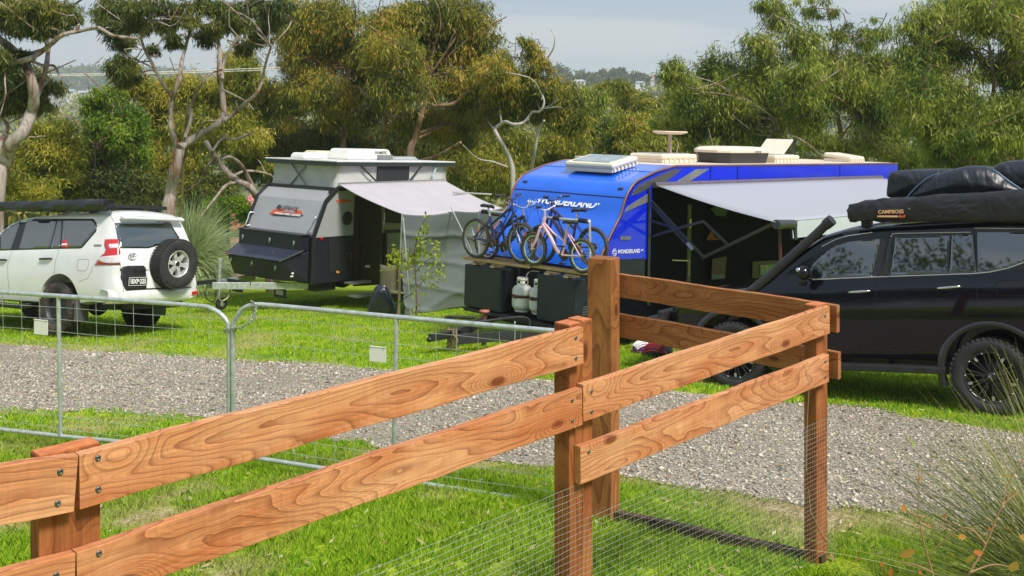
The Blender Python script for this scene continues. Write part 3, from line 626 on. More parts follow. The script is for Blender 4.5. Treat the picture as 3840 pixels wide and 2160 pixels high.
def wheel(parent, c, Rr, wd, rim, tyre_m, rim_m, out=1, style='spokes', name='wheel', axis='Y', tread=44, label=None):
    # local z is the axle, pointing outwards
    if axis == 'Y': M = Matrix.Translation(c) @ Matrix.Rotation(R(-90*out), 4, 'X')
    else: M = Matrix.Translation(c) @ Matrix.Rotation(R(-90), 4, 'Y')
    m = MB(); h = wd/2; m.lathe([(rim*.97, -h*.8), (rim*1.05, -h*.95), (Rr*.86, -h), (Rr*.95, -h*.93), (Rr*.985, -h*.78), (Rr*.985, h*.78), (Rr*.95, h*.93), (Rr*.86, h), (rim*1.12, h*.98), (rim*1.05, h*.9), (rim*.99, h*.8), (rim*.97, h*.5), (rim*.97, -h*.8)], n=64, cap=False)
    for k in range(tread):
        a = 2*math.pi*k/tread
        for s_ in (-1, 1):
            q = Vector((math.cos(a)*Rr*.985, math.sin(a)*Rr*.985, s_*h*.72)); m.box(q, (Rr*.05, Rr*.085, h*.42), Matrix.Rotation(a, 3, 'Z') @ Matrix.Rotation(s_*.3, 3, 'X'))
            q = Vector((math.cos(a+.07)*Rr*.985, math.sin(a+.07)*Rr*.985, s_*h*.22)); m.box(q, (Rr*.045, Rr*.08, h*.34), Matrix.Rotation(a+.07, 3, 'Z') @ Matrix.Rotation(-s_*.4, 3, 'X'))
    w_ = m.build(name, tyre_m, parent, M=M)
    if label: w_['label'] = label
    m = MB(); dk = 1
    m.lathe([(rim, h*.82), (rim*.97, h*.86), (rim*.93, h*.8), (rim*.9, h*.3), (rim*.88, -h*.4)], n=48, cap=False)
    m.lathe([(0, -h*.3), (rim*.86, -h*.3), (rim*.86, -h*.2), (0, -h*.2)], n=32, mi=1)
    if style == 'spokes':      # paired thin black spokes
        for k in range(20):
            a = 2*math.pi*(k+(.18 if k % 2 else -.18))/20
            m.beam((math.cos(a)*rim*.2, math.sin(a)*rim*.2, h*.42), (math.cos(a)*rim*.93, math.sin(a)*rim*.93, h*.62), rim*.055, h*.16, up=(0, 0, 1))
            if k % 4 == 1: m.box((math.cos(a)*rim*.82, math.sin(a)*rim*.82, h*.68), (rim*.16, rim*.10, h*.06), Matrix.Rotation(a, 3, 'Z'), 2)
        for k in range(10):
            a = 2*math.pi*k/10; m.lathe([(rim*.03, h*.8), (rim*.03, h*.86), (0, h*.87)], Matrix.Translation((math.cos(a)*rim*.94, math.sin(a)*rim*.94, 0)), 8, 2)
        m.lathe([(rim*.22, h*.2), (rim*.22, h*.5), (rim*.15, h*.62), (0, h*.63)], n=24)
        m.box((0, rim*.05, h*.64), (rim*.03, rim*.2, .003), Matrix.Rotation(.4, 3, 'Z'), 2); m.box((rim*.06, -rim*.02, h*.64), (rim*.03, rim*.16, .003), Matrix.Rotation(-.7, 3, 'Z'), 2)
    elif style == 'six':
        for k in range(6):
            a = 2*math.pi*k/6+.35; c_, s_ = math.cos(a), math.sin(a); t_ = Vector((-s_, c_, 0)); r_ = Vector((c_, s_, 0))
            a0 = r_*rim*.22; a1 = r_*rim*.62; a2 = r_*rim*.95
            for p, q, w0, w1 in ((a0, a1, .17, .13), (a1, a2, .13, .21)):
                vs = [pp+t_*(j*ww*rim)+Vector((0, 0, zz)) for pp, ww, zt in ((p, w0, h*.55), (q, w1, h*.62)) for j in (-1, 1) for zz in (h*.1, zt)]; m.hexa(vs)
        m.lathe([(rim*.24, h*.1), (rim*.24, h*.55), (rim*.2, h*.6)], n=24); m.lathe([(rim*.19, h*.4), (rim*.19, h*.66), (0, h*.7)], n=20, mi=1)
    else:       # steel wheel
        m.lathe([(rim*.88, h*.25), (rim*.7, h*.35), (rim*.45, h*.2), (rim*.25, h*.42), (0, h*.45)], n=40)
        for k in range(12):
            a = 2*math.pi*k/12; m.ball((math.cos(a)*rim*.6, math.sin(a)*rim*.6, h*.3), (rim*.09, rim*.07, h*.06), 1, 8, 5, Matrix.Rotation(a, 3, 'Z'))
    o = m.build('rim', [rim_m, M_BLACKPL, M_ALU], w_, bevel=.003 if style == 'six' else 0); return w_
def arch(ray_y, cx, cz, r, w_, parent, m, yb, a0=-20, a1=200, name='wheel_arch'):
    mb = MB(); rows = []
    for a in np.linspace(a0, a1, 30):
        c_, s_ = math.cos(R(a)), math.sin(R(a)); rows.append([Vector((cx+c_*(r-.012), yb-.06, cz+s_*(r-.012))), Vector((cx+c_*(r-.008), yb+.018, cz+s_*(r-.008))), Vector((cx+c_*(r+w_*.5), yb+.022, cz+s_*(r+w_*.5))), Vector((cx+c_*(r+w_), yb-.012, cz+s_*(r+w_)))])
    mb.grid(rows); o = mb.build(name, m, parent); return o
def puff(name, outline, y0, y1, m, parent, seed=0, wr=.018, pw=3.0, M=ID, nl=15):    # stuffed bag: outline in x,z swept over y with swollen sides
    ol = [Vector(p) for p in outline]; c = sum(ol, Vector((0, 0)))/len(ol); rows = []
    for j in range(nl):
        t = -1+2*j/(nl-1); s_ = max(.0, 1-abs(t)**pw)**(1/pw) if abs(t) < 1 else 0; s_ = .3+.7*s_
        row = []
        for k, q in enumerate(ol):
            n_ = wr*(math.sin(k*2.1+j*1.3+seed)+.6*math.sin(k*5.3-j*2.4+seed*2)+.5*math.sin(j*4.7+seed))
            d_ = q-c; p = c+d_*(s_*(1+n_)*1.06); yy = (y0+y1)/2+(y1-y0)/2*t; row.append(Vector((p.x, yy, p.y)))
        rows.append(row+[row[0]])
    mb = MB(); mb.grid(rows); n_ = len(ol); mb.add(rows[0][:-1], [list(range(n_))], 0, True); mb.add(rows[-1][:-1], [list(range(n_))], 0, True)
    o = mb.build(name, m, parent, M=M, weld=True); sb = o.modifiers.new('s', 'SUBSURF'); sb.levels = 2; sb.render_levels = 2; return o
def tarp_mat(name, col, rough=.42, st=(2, 1, 3), bs=.6):
    m = mat(name, col, rough, 0, .2, 4, bump=bs, bscale=5, stretch=st, spec=.5)
    for n_ in m.node_tree.nodes:
        if n_.type == 'BUMP': n_.inputs['Distance'].default_value = .06; tx = n_.inputs['Height'].links[0].from_node; tx.inputs['Detail'].default_value = 1.2; tx.inputs['Distortion'].default_value = 1.2; tx.inputs['Scale'].default_value = 2.2
    return m

# ---------------- black station wagon ----------------
SB = pose(5.599, 11.75, -.872, 147.42, -3.295, 4.15)
sb = thing('station_wagon', 'glossy black four wheel drive wagon with black snorkel parked on the grass', 'car', SB)
P_BLK = mat('black_car_paint', (.0022, .0022, .0065), .3, 0, .1, coat=1, spec=.05)
rk = lambda x: .083*(x-1.1)
yfB = lambda z: float(np.interp(z, [.4, .5, .62, .8, 1.05, 1.22, 1.34, 1.40, 1.9, 2.05], [.84, .90, .945, .965, .965, .955, .935, .908, .838, .77]))
topB = lambda x: float(np.interp(x, [-1.3, -1.2, -.9, 1.1, 1.5, 1.75, 2.0, 2.25, 2.5, 2.62, 3.1, 3.5, 3.72, 3.8], [1.5, 1.9, 2.13, 1.985, 1.93, 1.86, 1.70, 1.50, 1.28, 1.22, 1.16, 1.08, .95, .8]))
lowB = lambda x: float(np.interp(x, [-1.3, -1.0, -.6, 2.9, 3.4, 3.8], [.80, .66, .52, .42, .42, .5]))
tapB = lambda x: float(np.interp(x, [-1.3, -1.2, -1.0, 2.8, 3.3, 3.6, 3.8], [.9, .96, 1, 1, .98, .9, .74]))
xs_ = list(np.linspace(-1.3, 3.8, 86))
body = shell(topB, lowB, xs_, yfB, rk, tapB, lambda p: p, .09).build('body', P_BLK, sb); cut(body, [(-.03, y, .44, .50, .9) for y in (1.0, -1.0)]+[(2.85, y, .42, .50, .9) for y in (1.0, -1.0)])
rB = Ray(SB, body); q6 = rg(2560, 720, .4969); q7 = rg(3040, 560, .41408); q8 = rg(2640, 1060, .46584)
patch(rB, q7((-18, 1175), (15, 1045), (100, 955), (230, 868), (340, 838), (640, 806), (552, 1156)), M_GLASS, 'side_window', sb)
patch(rB, q7((765, 798), (1262, 775), (1240, 1128), (722, 1142)), M_GLASS, 'side_window', sb)
patch(rB, q7((1278, 774), (1466, 766), (1500, 1118), (1256, 1128)), M_GLASS, 'side_window', sb)
patch(rB, q7((1508, 742), (2300, 760), (2360, 900), (1932, 1018), (1790, 1070), (1640, 1104), (1514, 1116)), M_GLASS, 'side_window', sb)
M_GLB = mat('gloss_black_trim', (.02, .02, .023), .2, 0, .05, coat=.5)
patch(rB, q7((648, 804), (706, 800), (640, 1140), (560, 1152)), M_GLB, 'pillar_trim', sb); patch(rB, q7((712, 800), (757, 798), (714, 1138), (650, 1140)), M_GLB, 'pillar_trim', sb)
mb = MB(); seam(rB, q7((18, 1180), (600, 1156), (1480, 1126), (1620, 1112), (1790, 1076), (1932, 1024), (2300, 880)), .008, mb, .006); seam(rB, q7((100, 880), (230, 815), (330, 785), (560, 752)), .006, mb, .004); seam(rB, q7((1482, 712), (1932, 718), (2300, 735)), .006, mb, .004); seam(rB, q7((730, 795), (742, 768), (770, 762), (1452, 750)), .006, mb, .012); mb.build('chrome_trim', M_CHROME, sb)
mb = MB()
for ln in (q7((722, 742), (690, 830), (625, 1160)), q6((1478, 655), (1455, 705), (1466, 1000), (1475, 1232)), q7((1480, 700), (1500, 1118)), q6((2222, 630), (2220, 860)), q6((775, 690), (755, 740), (770, 850)), q6((2368, 780), (2366, 700), (2385, 668), (2560, 662)), q6((2368, 780), (2570, 785))): seam(rB, ln, .0035, mb, -.0012)
mb.build('door_gap', mat('gap_black', (.002, .002, .002), .9), sb)
def handle(ray, pts, parent, m, bowl, r=.013, name='door_handle'):
    a, b = [ray.pt(*q, .03) for q in pts]; a0, b0 = [ray.pt(*q, 0) for q in pts]; mb = MB(); mb.tube([a0, a.lerp(b, .06), a.lerp(b, .3), a.lerp(b, .7), a.lerp(b, .94), b0], [r*.7, r, r*1.1, r*1.1, r, r*.7], 8); o = mb.build(name, m, parent)
    if bowl: k = MB(); c_ = (a0+b0)/2; k.ball(c_-Vector((0, .03, 0))+Vector((0, 0, -.02)), (abs((b0-a0).length)*.42, .035, .04), 0, 16, 8); k.build('handle_recess', bowl, o)
    return o
handle(rB, q6((1252, 758), (1415, 748)), sb, M_CHROME, M_GLB); handle(rB, q6((1922, 728), (2098, 714)), sb, M_CHROME, M_GLB)
wheel(sb, (0, .86, .40), .405, .28, .27, M_RUB, M_GLB, 1); wheel(sb, (2.85, .86, .40), .405, .28, .27, M_RUB, M_GLB, 1); wheel(sb, (0, -.86, .40), .405, .28, .27, M_RUB, M_GLB, -1); wheel(sb, (2.85, -.86, .40), .405, .28, .27, M_RUB, M_GLB, -1)
for cx, cz in ((-.03, .44), (2.85, .42)): arch(None, cx, cz, .5, .07, sb, M_GLB, .955)
mb = MB(); a = on(SB, *q8((1075, 668))[0], Y=1.0); b = on(SB, *q8((1945, 700))[0], Y=1.0); dd = (b-a)
mb.beam(a-dd*.7+Vector((0, -.06, 0)), b+Vector((0, -.06, 0)), .17, .05); mb.beam(a-dd*.7+Vector((0, .03, -.012)), b+Vector((0, .03, -.012)), .02, .07)
for t in (-.6, 0, .45, .9): mb.beam(a+dd*t+Vector((0, -.1, -.02)), a+dd*t+Vector((0, -.45, 0)), .05, .05)
mb.build('side_step', mat('step_black', (.03, .03, .032), .45, .3, .2, bump=.2), sb, bevel=.012)
mb = MB(); mb.box((1.3, 0, .42), (3.6, 1.3, .16)); mb.box((-.95, .75, .5), (.12, .16, .3)); mb.build('underbody', M_BLACKPL, sb)
# snorkel
mb = MB(); pts = [(2.98, .86, 1.06), (2.72, .93, 1.13), (2.5, .925, 1.28), (2.25, .90, 1.50), (2.0, .875, 1.72), (1.82, .87, 1.88), (1.70, .875, 1.99), (1.63, .885, 2.045)]
mb.tube(resample(pts, 4), [.055]*4+[.054]*20+[.066]*5, 12); mb.build('snorkel', mat('snorkel_plastic', (.022, .023, .024), .38, 0, .1, bump=.1), sb)
# mirror
mb = MB(); c = on(SB, *q6((918, 608))[0], Y=1.12); mb.ball(c, (.085, .11, .085), 0, 20, 12); mb.ball(c+Vector((.02, -.005, -.10)), (.05, .08, .055), 0, 14, 8); mb.tube([c+Vector((0, -.05, -.05)), c+Vector((.03, -.2, -.06))], .03, 8); m_ = mb.build('side_mirror', P_BLK, sb)
mb = MB(); mb.ball(c+Vector((.045, .02, .03)), (.045, .08, .035), 0, 16, 8); mb.build('mirror_cap', M_CHROME, m_)
mb = MB()
for x in (1.3, -.1, -.95): mb.box((x, 0, topB(x)+.075), (.06, 1.45, .03)); [mb.box((x, y, topB(x)+.03), (.12, .07, .09)) for y in (.62, -.62)]
mb.box((.2, .72, topB(.2)+.095), (2.6, .03, .03)); mb.box((.2, -.72, topB(.2)+.095), (2.6, .03, .03)); mb.build('roof_rack', M_BLACKPL, sb)
mb = MB()
for x0_, y0_ in ((3.84, 0),): mb.box((x0_, y0_, .72), (.1, 1.75, .32)); mb.box((3.86, 0, .98), (.05, 1.1, .16))
mb.box((3.92, .72, .72), (.22, .34, .16)); mb.build('bull_bar', M_BLACKPL, sb, bevel=.03)
# rolled awning bag and cargo bags: own things on the roof
T_BAG = tarp_mat('black_pvc', (.016, .017, .019), .36, (2.2, 1, 2.5), .6); T_BAG2 = tarp_mat('black_tarpaulin', (.016, .020, .030), .4, (3, 1.2, 1.2), .7)
ab = thing('awning_bag', 'long black rolled awning bag with orange lettering on the black wagon roof', 'awning bag', SB @ Matrix.Translation((0, .92, 2.1)))
aI = Matrix.Translation((0, -.92, -2.1))
rows = []; n_ = 44
for i_ in range(n_+1):
    t = i_/n_; x = 1.40-2.75*t; zb = 2.03; ht = float(np.interp(x, [-1.35, -.4, .8, 1.25, 1.4], [.40, .35, .275, .23, .19])); row = []
    for k in range(20):
        a = 2*math.pi*k/20; e = .62; cx_, sx_ = math.cos(a), math.sin(a)
        yy = .12*math.copysign(abs(cx_)**e, cx_); zz = ht/2*math.copysign(abs(sx_)**e, sx_); w_ = .008*math.sin(x*9+k)+.006*math.sin(x*23+k*2.3)+(.016*math.sin(x*38+k*1.4) if x > 1.0 else .004*math.sin(x*38+k))
        row.append(Vector((x+.01*math.sin(k*1.7)*(i_ == 0), .94+yy*(1+w_*5), zb+ht/2+zz+w_*.8)))
    rows.append(row+[row[0]])
mb = MB(); mb.grid(rows); mb.add(rows[0][:-1], [list(range(20))]); mb.add(rows[-1][:-1], [list(range(20))]); bag = mb.build('bag', T_BAG, ab, M=aI)
class RayO(Ray): pass
rbag = Ray(SB, bag)
patch(rbag, q7((562, 545), (580, 530), (890, 530), (905, 545), (905, 615), (880, 628), (575, 630), (562, 615)), mat('badge_black', (.012, .012, .013), .3), 'badge', ab, off=.006, th=.004).matrix_local = aI
OR = mat('logo_orange', (.82, .44, .24), .5, var=.02); OR2 = mat('logo_red_orange', (.75, .14, .05), .5, var=.02)
pa, pb = rbag.pt(*q7((606, 567))[0], .010), rbag.pt(*q7((853, 563))[0], .010); xd = (pb-pa).normalized(); nn = xd.cross(Vector((0, 0, 1)))*1
nn = Vector((0, 1, 0)); Lw = (pb-pa).length
text('lettering', 'CAMPBOSS', Lw*.19, aI @ frame((pa+pb)/2+Vector((0, .008, 0)), xd, nn), OR, ab, bold=.0015, sx=.98)
pc, pd = rbag.pt(*q7((608, 605))[0], .010), rbag.pt(*q7((790, 604))[0], .010); mb = MB(); mb.beam(pc, pd, .004, .02, up=(0, 0, 1)); mb.build('logo_bar', OR, ab, M=aI @ Matrix.Translation((0, .006, 0)))
pe = rbag.pt(*q7((822, 604))[0], .010); text('lettering', '4x4', .05, aI @ frame(pe+Vector((0, .008, 0)), xd, nn), OR2, ab, shear=.35, bold=.001)
def cargo(label, px, ya, yb, seed, yy=.35):
    pts = [on(SB, *p, Y=yy) for p in px]; c_ = sum(pts, Vector())/len(pts); base = min(p.z for p in pts)
    t = thing('cargo_bag', label, 'cargo bag', SB @ Matrix.Translation((c_.x, (ya+yb)/2, base)), 'soft bags on the black wagon roof')
    puff('bag', [(p.x, p.z) for p in resample([Vector((q.x, 0, q.z)) for q in pts], 3)], ya, yb, T_BAG2, t, seed, .009, 4.5, Matrix.Translation((-c_.x, -(ya+yb)/2, -base))); return t, Matrix.Translation((-c_.x, -(ya+yb)/2, -base))
cargo('boxy black bag at the front of the load on the black wagon roof', q7((672, 440), (682, 320), (698, 222), (760, 196), (980, 180), (1200, 178), (1330, 200), (1340, 300), (1300, 440), (980, 446)), -.55, .62, 1, .55)
t, Mi = cargo('large domed black bag in the middle of the wagon roof load', q7((860, 445), (950, 355), (1050, 270), (1140, 222), (1300, 172), (1440, 150), (1570, 158), (1680, 205), (1780, 290), (1920, 400), (1600, 440), (1200, 452)), -.5, .74, 2, .7)
mb = MB(); mb.tube(resample([on(SB, *p, Y=.74) for p in q7((872, 435), (945, 352), (1045, 268), (1135, 225))], 6), .007, 8); mb.build('piping', mat('blue_grey_piping', (.10, .16, .26), .4), t, M=Mi)
mb = MB(); mb.tube(resample([on(SB, *p, Y=.72) for p in q7((1650, 185), (1700, 215), (1790, 285), (1905, 362))], 6), .010, 8); mb.build('piping', mat('blue_grey_piping', (.10, .16, .26), .4), t, M=Mi)
cargo('crumpled black bag at the rear of the wagon roof load', q7((1620, 210), (1680, 140), (1760, 112), (1932, 100), (2150, 120), (2300, 220), (2300, 400), (1900, 420), (1700, 400)), -.55, .64, 5, .5)

# ---------------- white station wagon ----------------
SW = pose(-6.769, 17.067, -1.303, 150.24, -2.536, 7.625)
sw = thing('station_wagon', 'white four wheel drive wagon with a spare wheel on its tailgate', 'car', SW)
P_WHT = mat('white_car_paint', (.76, .77, .76), .22, 0, .04, 3, coat=.8, dirt=((.50, .44, .32), 1.8, .28))
rkW = lambda x: .051*x
yfW = lambda z: float(np.interp(z, [.4, .5, .6, .75, 1.0, 1.2, 1.32, 1.38, 1.85, 2.0], [.80, .85, .875, .89, .892, .88, .86, .835, .69, .62]))
topW = lambda x: float(np.interp(x, [-1.27, -1.2, -1.1, -.8, .5, 1.3, 1.6, 1.9, 2.2, 2.5, 3.2, 3.6], [1.5, 1.88, 1.93, 1.945, 1.89, 1.80, 1.72, 1.5, 1.25, 1.12, 1.02, .8]))
lowW = lambda x: float(np.interp(x, [-1.3, -1.0, -.7, -.4, 3.6], [.58, .52, .52, .46, .42]))
tapW = lambda x: float(np.interp(x, [-1.27, -1.24, -1.19, -1.1, -.95, -.7, 2.8, 3.3, 3.6], [.84, .89, .94, .975, .993, 1, 1, .95, .8]))
def defW(p):
    k = float(sm(-.5, -1.2, p.x)); return Vector((p.x+k*max(0, p.z-1.2)*.42-k*.05*float(sm(1.0, .75, p.z)), p.y, p.z))
body = shell(topW, lowW, sorted(list(np.linspace(-1.15, 3.6, 70))+[-1.27, -1.255, -1.24, -1.22, -1.2, -1.175]), yfW, rkW, tapW, defW, .08).build('body', P_WHT, sw)
cut(body, [(-.03, y, .47, .475, .9) for y in (.95, -.95)]+[(2.79, y, .42, .475, .9) for y in (.95, -.95)])
rW = Ray(SW, body); q1 = rg(0, 700, .38642)
patch(rW, q1((-6, 327), (240, 316), (600, 311), (905, 313), (935, 350), (943, 385), (933, 437), (800, 592), (780, 600), (583, 603), (-6, 620)), mat('window_seal', (.012, .012, .013), .4), 'window_seal', sw, off=.003)
GL2 = mat('grey_green_glass', (.016, .026, .026), .03, 0, .1, spec=1)
GL2.node_tree.nodes['Principled BSDF'].inputs['IOR'].default_value = 2.0
for pl in (((8, 346), (203, 334), (105, 610), (8, 612)), ((264, 332), (552, 328), (480, 596), (188, 605)), ((566, 328), (602, 327), (582, 594), (492, 597)), ((618, 322), (902, 324), (930, 355), (936, 385), (926, 428), (790, 584), (770, 590), (598, 593))): patch(rW, q1(*pl), GL2, 'side_window', sw, off=.007)
patch(rW, q1((1118, 352), (1330, 350), (1640, 332), (1690, 420), (1742, 500), (1700, 520), (1440, 597), (1166, 597), (1140, 480)), GL2, 'rear_window', sw, off=.006)
M_RED = mat('tail_lamp_red', (.55, .012, .018), .12, coat=1, var=.15, vscale=30); M_CLR = mat('tail_lamp_clear', (.75, .72, .72), .1, .2, coat=1, var=.2, vscale=40)
tl = patch(rW, q1((1022, 514), (1142, 511), (1160, 595), (1169, 640), (1168, 757), (921, 760), (985, 672), (1018, 645), (1030, 610), (1016, 565)), M_RED, 'tail_light', sw, off=.012)
patch(rW, q1((1058, 560), (1140, 556), (1158, 596), (1062, 602)), M_CLR, 'reversing_lamp', tl, off=.016, step=5); patch(rW, q1((950, 702), (990, 680), (1168, 664), (1168, 742), (1075, 745), (1000, 735), (965, 722)), M_CLR, 'indicator_lamp', tl, off=.016, step=5)
mb = MB(); pts = [on(SW, *p, X=-1.25) for p in q1((1746, 505), (1785, 515), (1822, 590), (1850, 640), (1852, 692), (1830, 680), (1800, 600), (1760, 560))]; mb.prism(pts, (.14, 0, 0)); tl2 = mb.build('tail_light', M_RED, sw)
mb = MB(); mb.prism([on(SW, *p, X=-1.262) for p in q1((1775, 545), (1800, 545), (1830, 605), (1825, 625), (1795, 585))], (.02, 0, 0)); mb.prism([on(SW, *p, X=-1.262) for p in q1((1836, 655), (1850, 652), (1851, 690), (1836, 680))], (.02, 0, 0)); mb.build('indicator_lamp', M_CLR, tl2)
mb = MB()
for ln in (q1((124, 620), (95, 680), (74, 760), (78, 900), (90, 1000), (80, 1060)), q1((572, 602), (560, 660), (535, 730), (524, 860)), q1((1070, 268), (1110, 350), (1135, 470), (1160, 600), (1168, 760), (1165, 870), (1185, 900), (1200, 1030)), q1((755, 712), (770, 705), (845, 705), (862, 715), (858, 760), (845, 800), (825, 818), (760, 816), (748, 800), (755, 712)), q1((895, 770), (890, 820), (850, 890), (770, 922)), q1((1165, 598), (1430, 598))): seam(rW, ln, .0035, mb, -.0014)
mb.build('door_gap', MATS['gap_black'], sw)
handle(rW, q1((395, 703), (508, 700)), sw, mat('dark_handle', (.03, .03, .03), .4), None, .016); handle(rW, q1((-10, 712), (70, 712)), sw, MATS['dark_handle'], None, .016)
patch(rW, q1((1175, 800), (1190, 778), (1230, 770), (1380, 768), (1402, 790), (1410, 985), (1395, 995), (1215, 998), (1195, 960), (1178, 880)), M_BLACKPL, 'plate_holder', sw, off=.03, th=.04)
pa, pb = rW.pt(*q1((1225, 926))[0], .05), rW.pt(*q1((1408, 921))[0], .05); xd = (pb-pa).normalized(); c = (pa+pb)/2; nn = Vector((-1, 0, 0)); Fp = frame(c, xd, nn); Lp = (pb-pa).length
mb = MB(); mb.box((0, 0, 0), (Lp, Lp*.36, .008)); pl = mb.build('number_plate', mat('plate_black', (.012, .012, .015), .4), sw, bevel=.003, M=Fp)
mb = MB()
for s_ in (-1, 1): mb.box((0, s_*Lp*.165, .0055), (Lp*.97, Lp*.018, .002)); mb.box((s_*Lp*.478, 0, .0055), (Lp*.018, Lp*.34, .002))
mb.box((-Lp*.42, Lp*.02, .0055), (Lp*.02, Lp*.2, .002)); mb.build('plate_border', M_WHITE, pl); text('lettering', 'BXP·225', Lp*.27, Matrix.Translation((Lp*.03, -.002, .006)), M_WHITE, pl, bold=.003, sx=.82)
pa, pb = rW.pt(*q1((1268, 820))[0], .052), rW.pt(*q1((1402, 815))[0], .052); text('lettering', 'VX L·PRADO', (pb-pa).length*.2, frame((pa+pb)/2+Vector((-.02, 0, 0)), pb-pa, nn), M_CHROME, sw, bold=.001)
c = rW.pt(*q1((1276, 677))[0], .012); mb = MB(); Fb = frame(c, xd, nn)
for rx, ry, cy in ((.075, .052, 0), (.026, .05, .0), (.05, .026, .026)): mb.tube([Fb @ Vector((rx*math.cos(a), ry*math.sin(a)+cy, .006)) for a in np.linspace(0, 2*math.pi, 25)], .0055, 6, caps=False)
mb.build('badge', M_CHROME, sw)
patch(rW, q1((596, 560), (610, 525), (628, 516), (645, 525), (662, 562), (660, 590), (600, 592)), mat('sticker_red', (.62, .03, .04), .5), 'sticker', sw, off=.010, step=5, th=.003)
patch(rW, q1((604, 556), (655, 553), (655, 570), (602, 572)), M_WHITE, 'sticker_mark', sw, off=.014, step=4, th=.002)
patch(rW, q1((915, 562), (985, 560), (985, 578), (915, 580)), mat('badge_grey', (.35, .36, .33), .3, .5), 'badge', sw, off=.008, step=5)
# spoiler, bumper, spare
mb = MB(); sp = [on(SW, *p, X=-1.03) for p in q1((1075, 268), (1665, 300), (1668, 322), (1640, 334), (1340, 345), (1180, 338), (1115, 352))]
lo_ = [(-.98, .62, 1.90), (-1.0, -.62, 1.90), (-1.12, -.60, 1.86), (-1.12, .60, 1.86), (-.98, .62, 1.83), (-1.0, -.62, 1.83), (-1.10, -.60, 1.81), (-1.10, .60, 1.81)]
mb.add(lo_, [(0, 1, 2, 3), (4, 7, 6, 5), (0, 4, 5, 1), (1, 5, 6, 2), (2, 6, 7, 3), (3, 7, 4, 0)]); mb.build('roof_spoiler', P_WHT, sw, bevel=.02)
mb = MB(); rows = []
for y in np.linspace(-.90, .90, 25):
    k = 1-abs(y/.90)**6; x = -1.20-.14*k; rows.append([Vector((x+.1, y, .53)), Vector((x+.02, y, .55)), Vector((x, y, .62)), Vector((x, y, .70)), Vector((x+.03, y, .735)), Vector((x+.2, y, .74))])
mb.grid(rows); mb.build('rear_bumper', P_WHT, sw, solid=.01)
mb = MB(); mb.box((-1.25, 0, .752), (.14, 1.3, .016)); mb.build('bumper_step', M_BLACKPL, sw); mb = MB(); mb.box((-1.33, -.72, .66), (.03, .12, .05)); mb.build('reflector', M_RED, sw)
wheel(sw, (-1.385, -.19, 1.14), .395, .25, .215, M_RUB, mat('silver_alloy', (.72, .72, .71), .3, .5, .08), 1, 'six', 'spare_wheel', 'X', 50, 'spare wheel with a silver six spoke rim')
mb = MB(); mb.lathe([(.3, 0), (.3, .1), (.1, .12)], Matrix.Translation((-1.17, -.19, 1.14)) @ Matrix.Rotation(R(-90), 4, 'Y'), 20); mb.build('spare_bracket', M_BLACKPL, sw)
MR2 = mat('muddy_tyre', (.03, .027, .025), .85, var=.3, bump=.3, dirt=((.20, .13, .085), 5, .7)); MRM = mat('grey_steel_rim', (.05, .053, .058), .5, .3)
for x in (0, 2.79):
    wheel(sw, (x, .80, .40), .40, .25, .24, MR2, MRM, 1, 'steel'); wheel(sw, (x, -.80, .40), .40, .25, .24, MR2, MRM, -1, 'steel')
mb = MB(); mb.box((.8, 0, .5), (3.6, 1.2, .16)); mb.box((-1.0, -.05, .50), (.4, 1.1, .14)); mb.tube([(0, -.7, .4), (0, .7, .4)], .06, 10); mb.ball((0, .1, .4), (.16, .16, .15)); mb.tube([(-1.2, -.45, .47), (-.6, -.45, .45)], .03, 8); mb.build('underbody', M_BLACKPL, sw)
for y in (.78, -.78):
    mb = MB(); mb.box((-.47, y, .40), (.015, .26, .34)); mb.build('mud_flap', mat('flap_grey', (.07, .075, .08), .6), sw)
mb = MB(); mb.tube([(2.3, .98, .42), (2.2, 1.03, .40), (.7, 1.03, .40), (.55, .95, .42)], .04, 10); mb.build('side_step', M_BLACKPL, sw)
mb = MB(); a = on(SW, 398, 784, Y=.1); b = on(SW, 592, 786, Y=-.6)
for y in (-.62, -.3, 0, .3, .55): mb.box((.35, y, 2.045), (1.9, .05, .02))
mb.box((-.6, 0, 2.04), (.05, 1.28, .045)); mb.box((1.3, 0, 2.0), (.05, 1.28, .045)); [mb.box((.35, y, 2.035), (1.9, .035, .05)) for y in (-.64, .64)]
for x in (-.35, .45, 1.1): [mb.box((x, y, 1.965), (.16, .07, .1)) for y in (-.6, .6)]
mb.build('roof_rack', M_BLACKPL, sw)
ab = thing('awning_bag', 'long black rolled awning cover strapped along the white wagon roof', 'awning bag', SW @ Matrix.Translation((0, .72, 2.0)))
a0, a1 = on(SW, 400, 790, Y=.80), on(SW, 0, 793, Y=.80); h0 = on(SW, 395, 747, Y=.80).z-a0.z; h1 = on(SW, 0, 757, Y=.80).z-a1.z
rows = []; dx = (a1-a0)
for i_ in range(41):
    t = i_/40*1.55; base = a0+dx*t; ht = h0+(h1-h0)*min(t, 1); row = []
    for k in range(16):
        a = 2*math.pi*k/16; cx_, sx_ = math.cos(a), math.sin(a); w_ = .012*math.sin(base.x*8+k*1.1)+.008*math.sin(base.x*21+k*2.7)
        row.append(Vector((base.x, .76+.10*math.copysign(abs(cx_)**.5, cx_)*(1+w_*6), base.z+ht/2+ht/2*math.copysign(abs(sx_)**.5, sx_)+w_)))
    rows.append(row+[row[0]])
mb = MB(); mb.grid(rows); mb.add(rows[0][:-1], [list(range(16))]); mb.add(rows[-1][:-1], [list(range(16))]); mb.build('bag', T_BAG, ab, M=Matrix.Translation((0, -.72, -2.0)))
mb = MB(); mb.box((.35, .72, 2.0), (.15, .2, .05)); mb.build('bracket', M_BLACKPL, ab, M=Matrix.Translation((0, -.72, -2.0)))
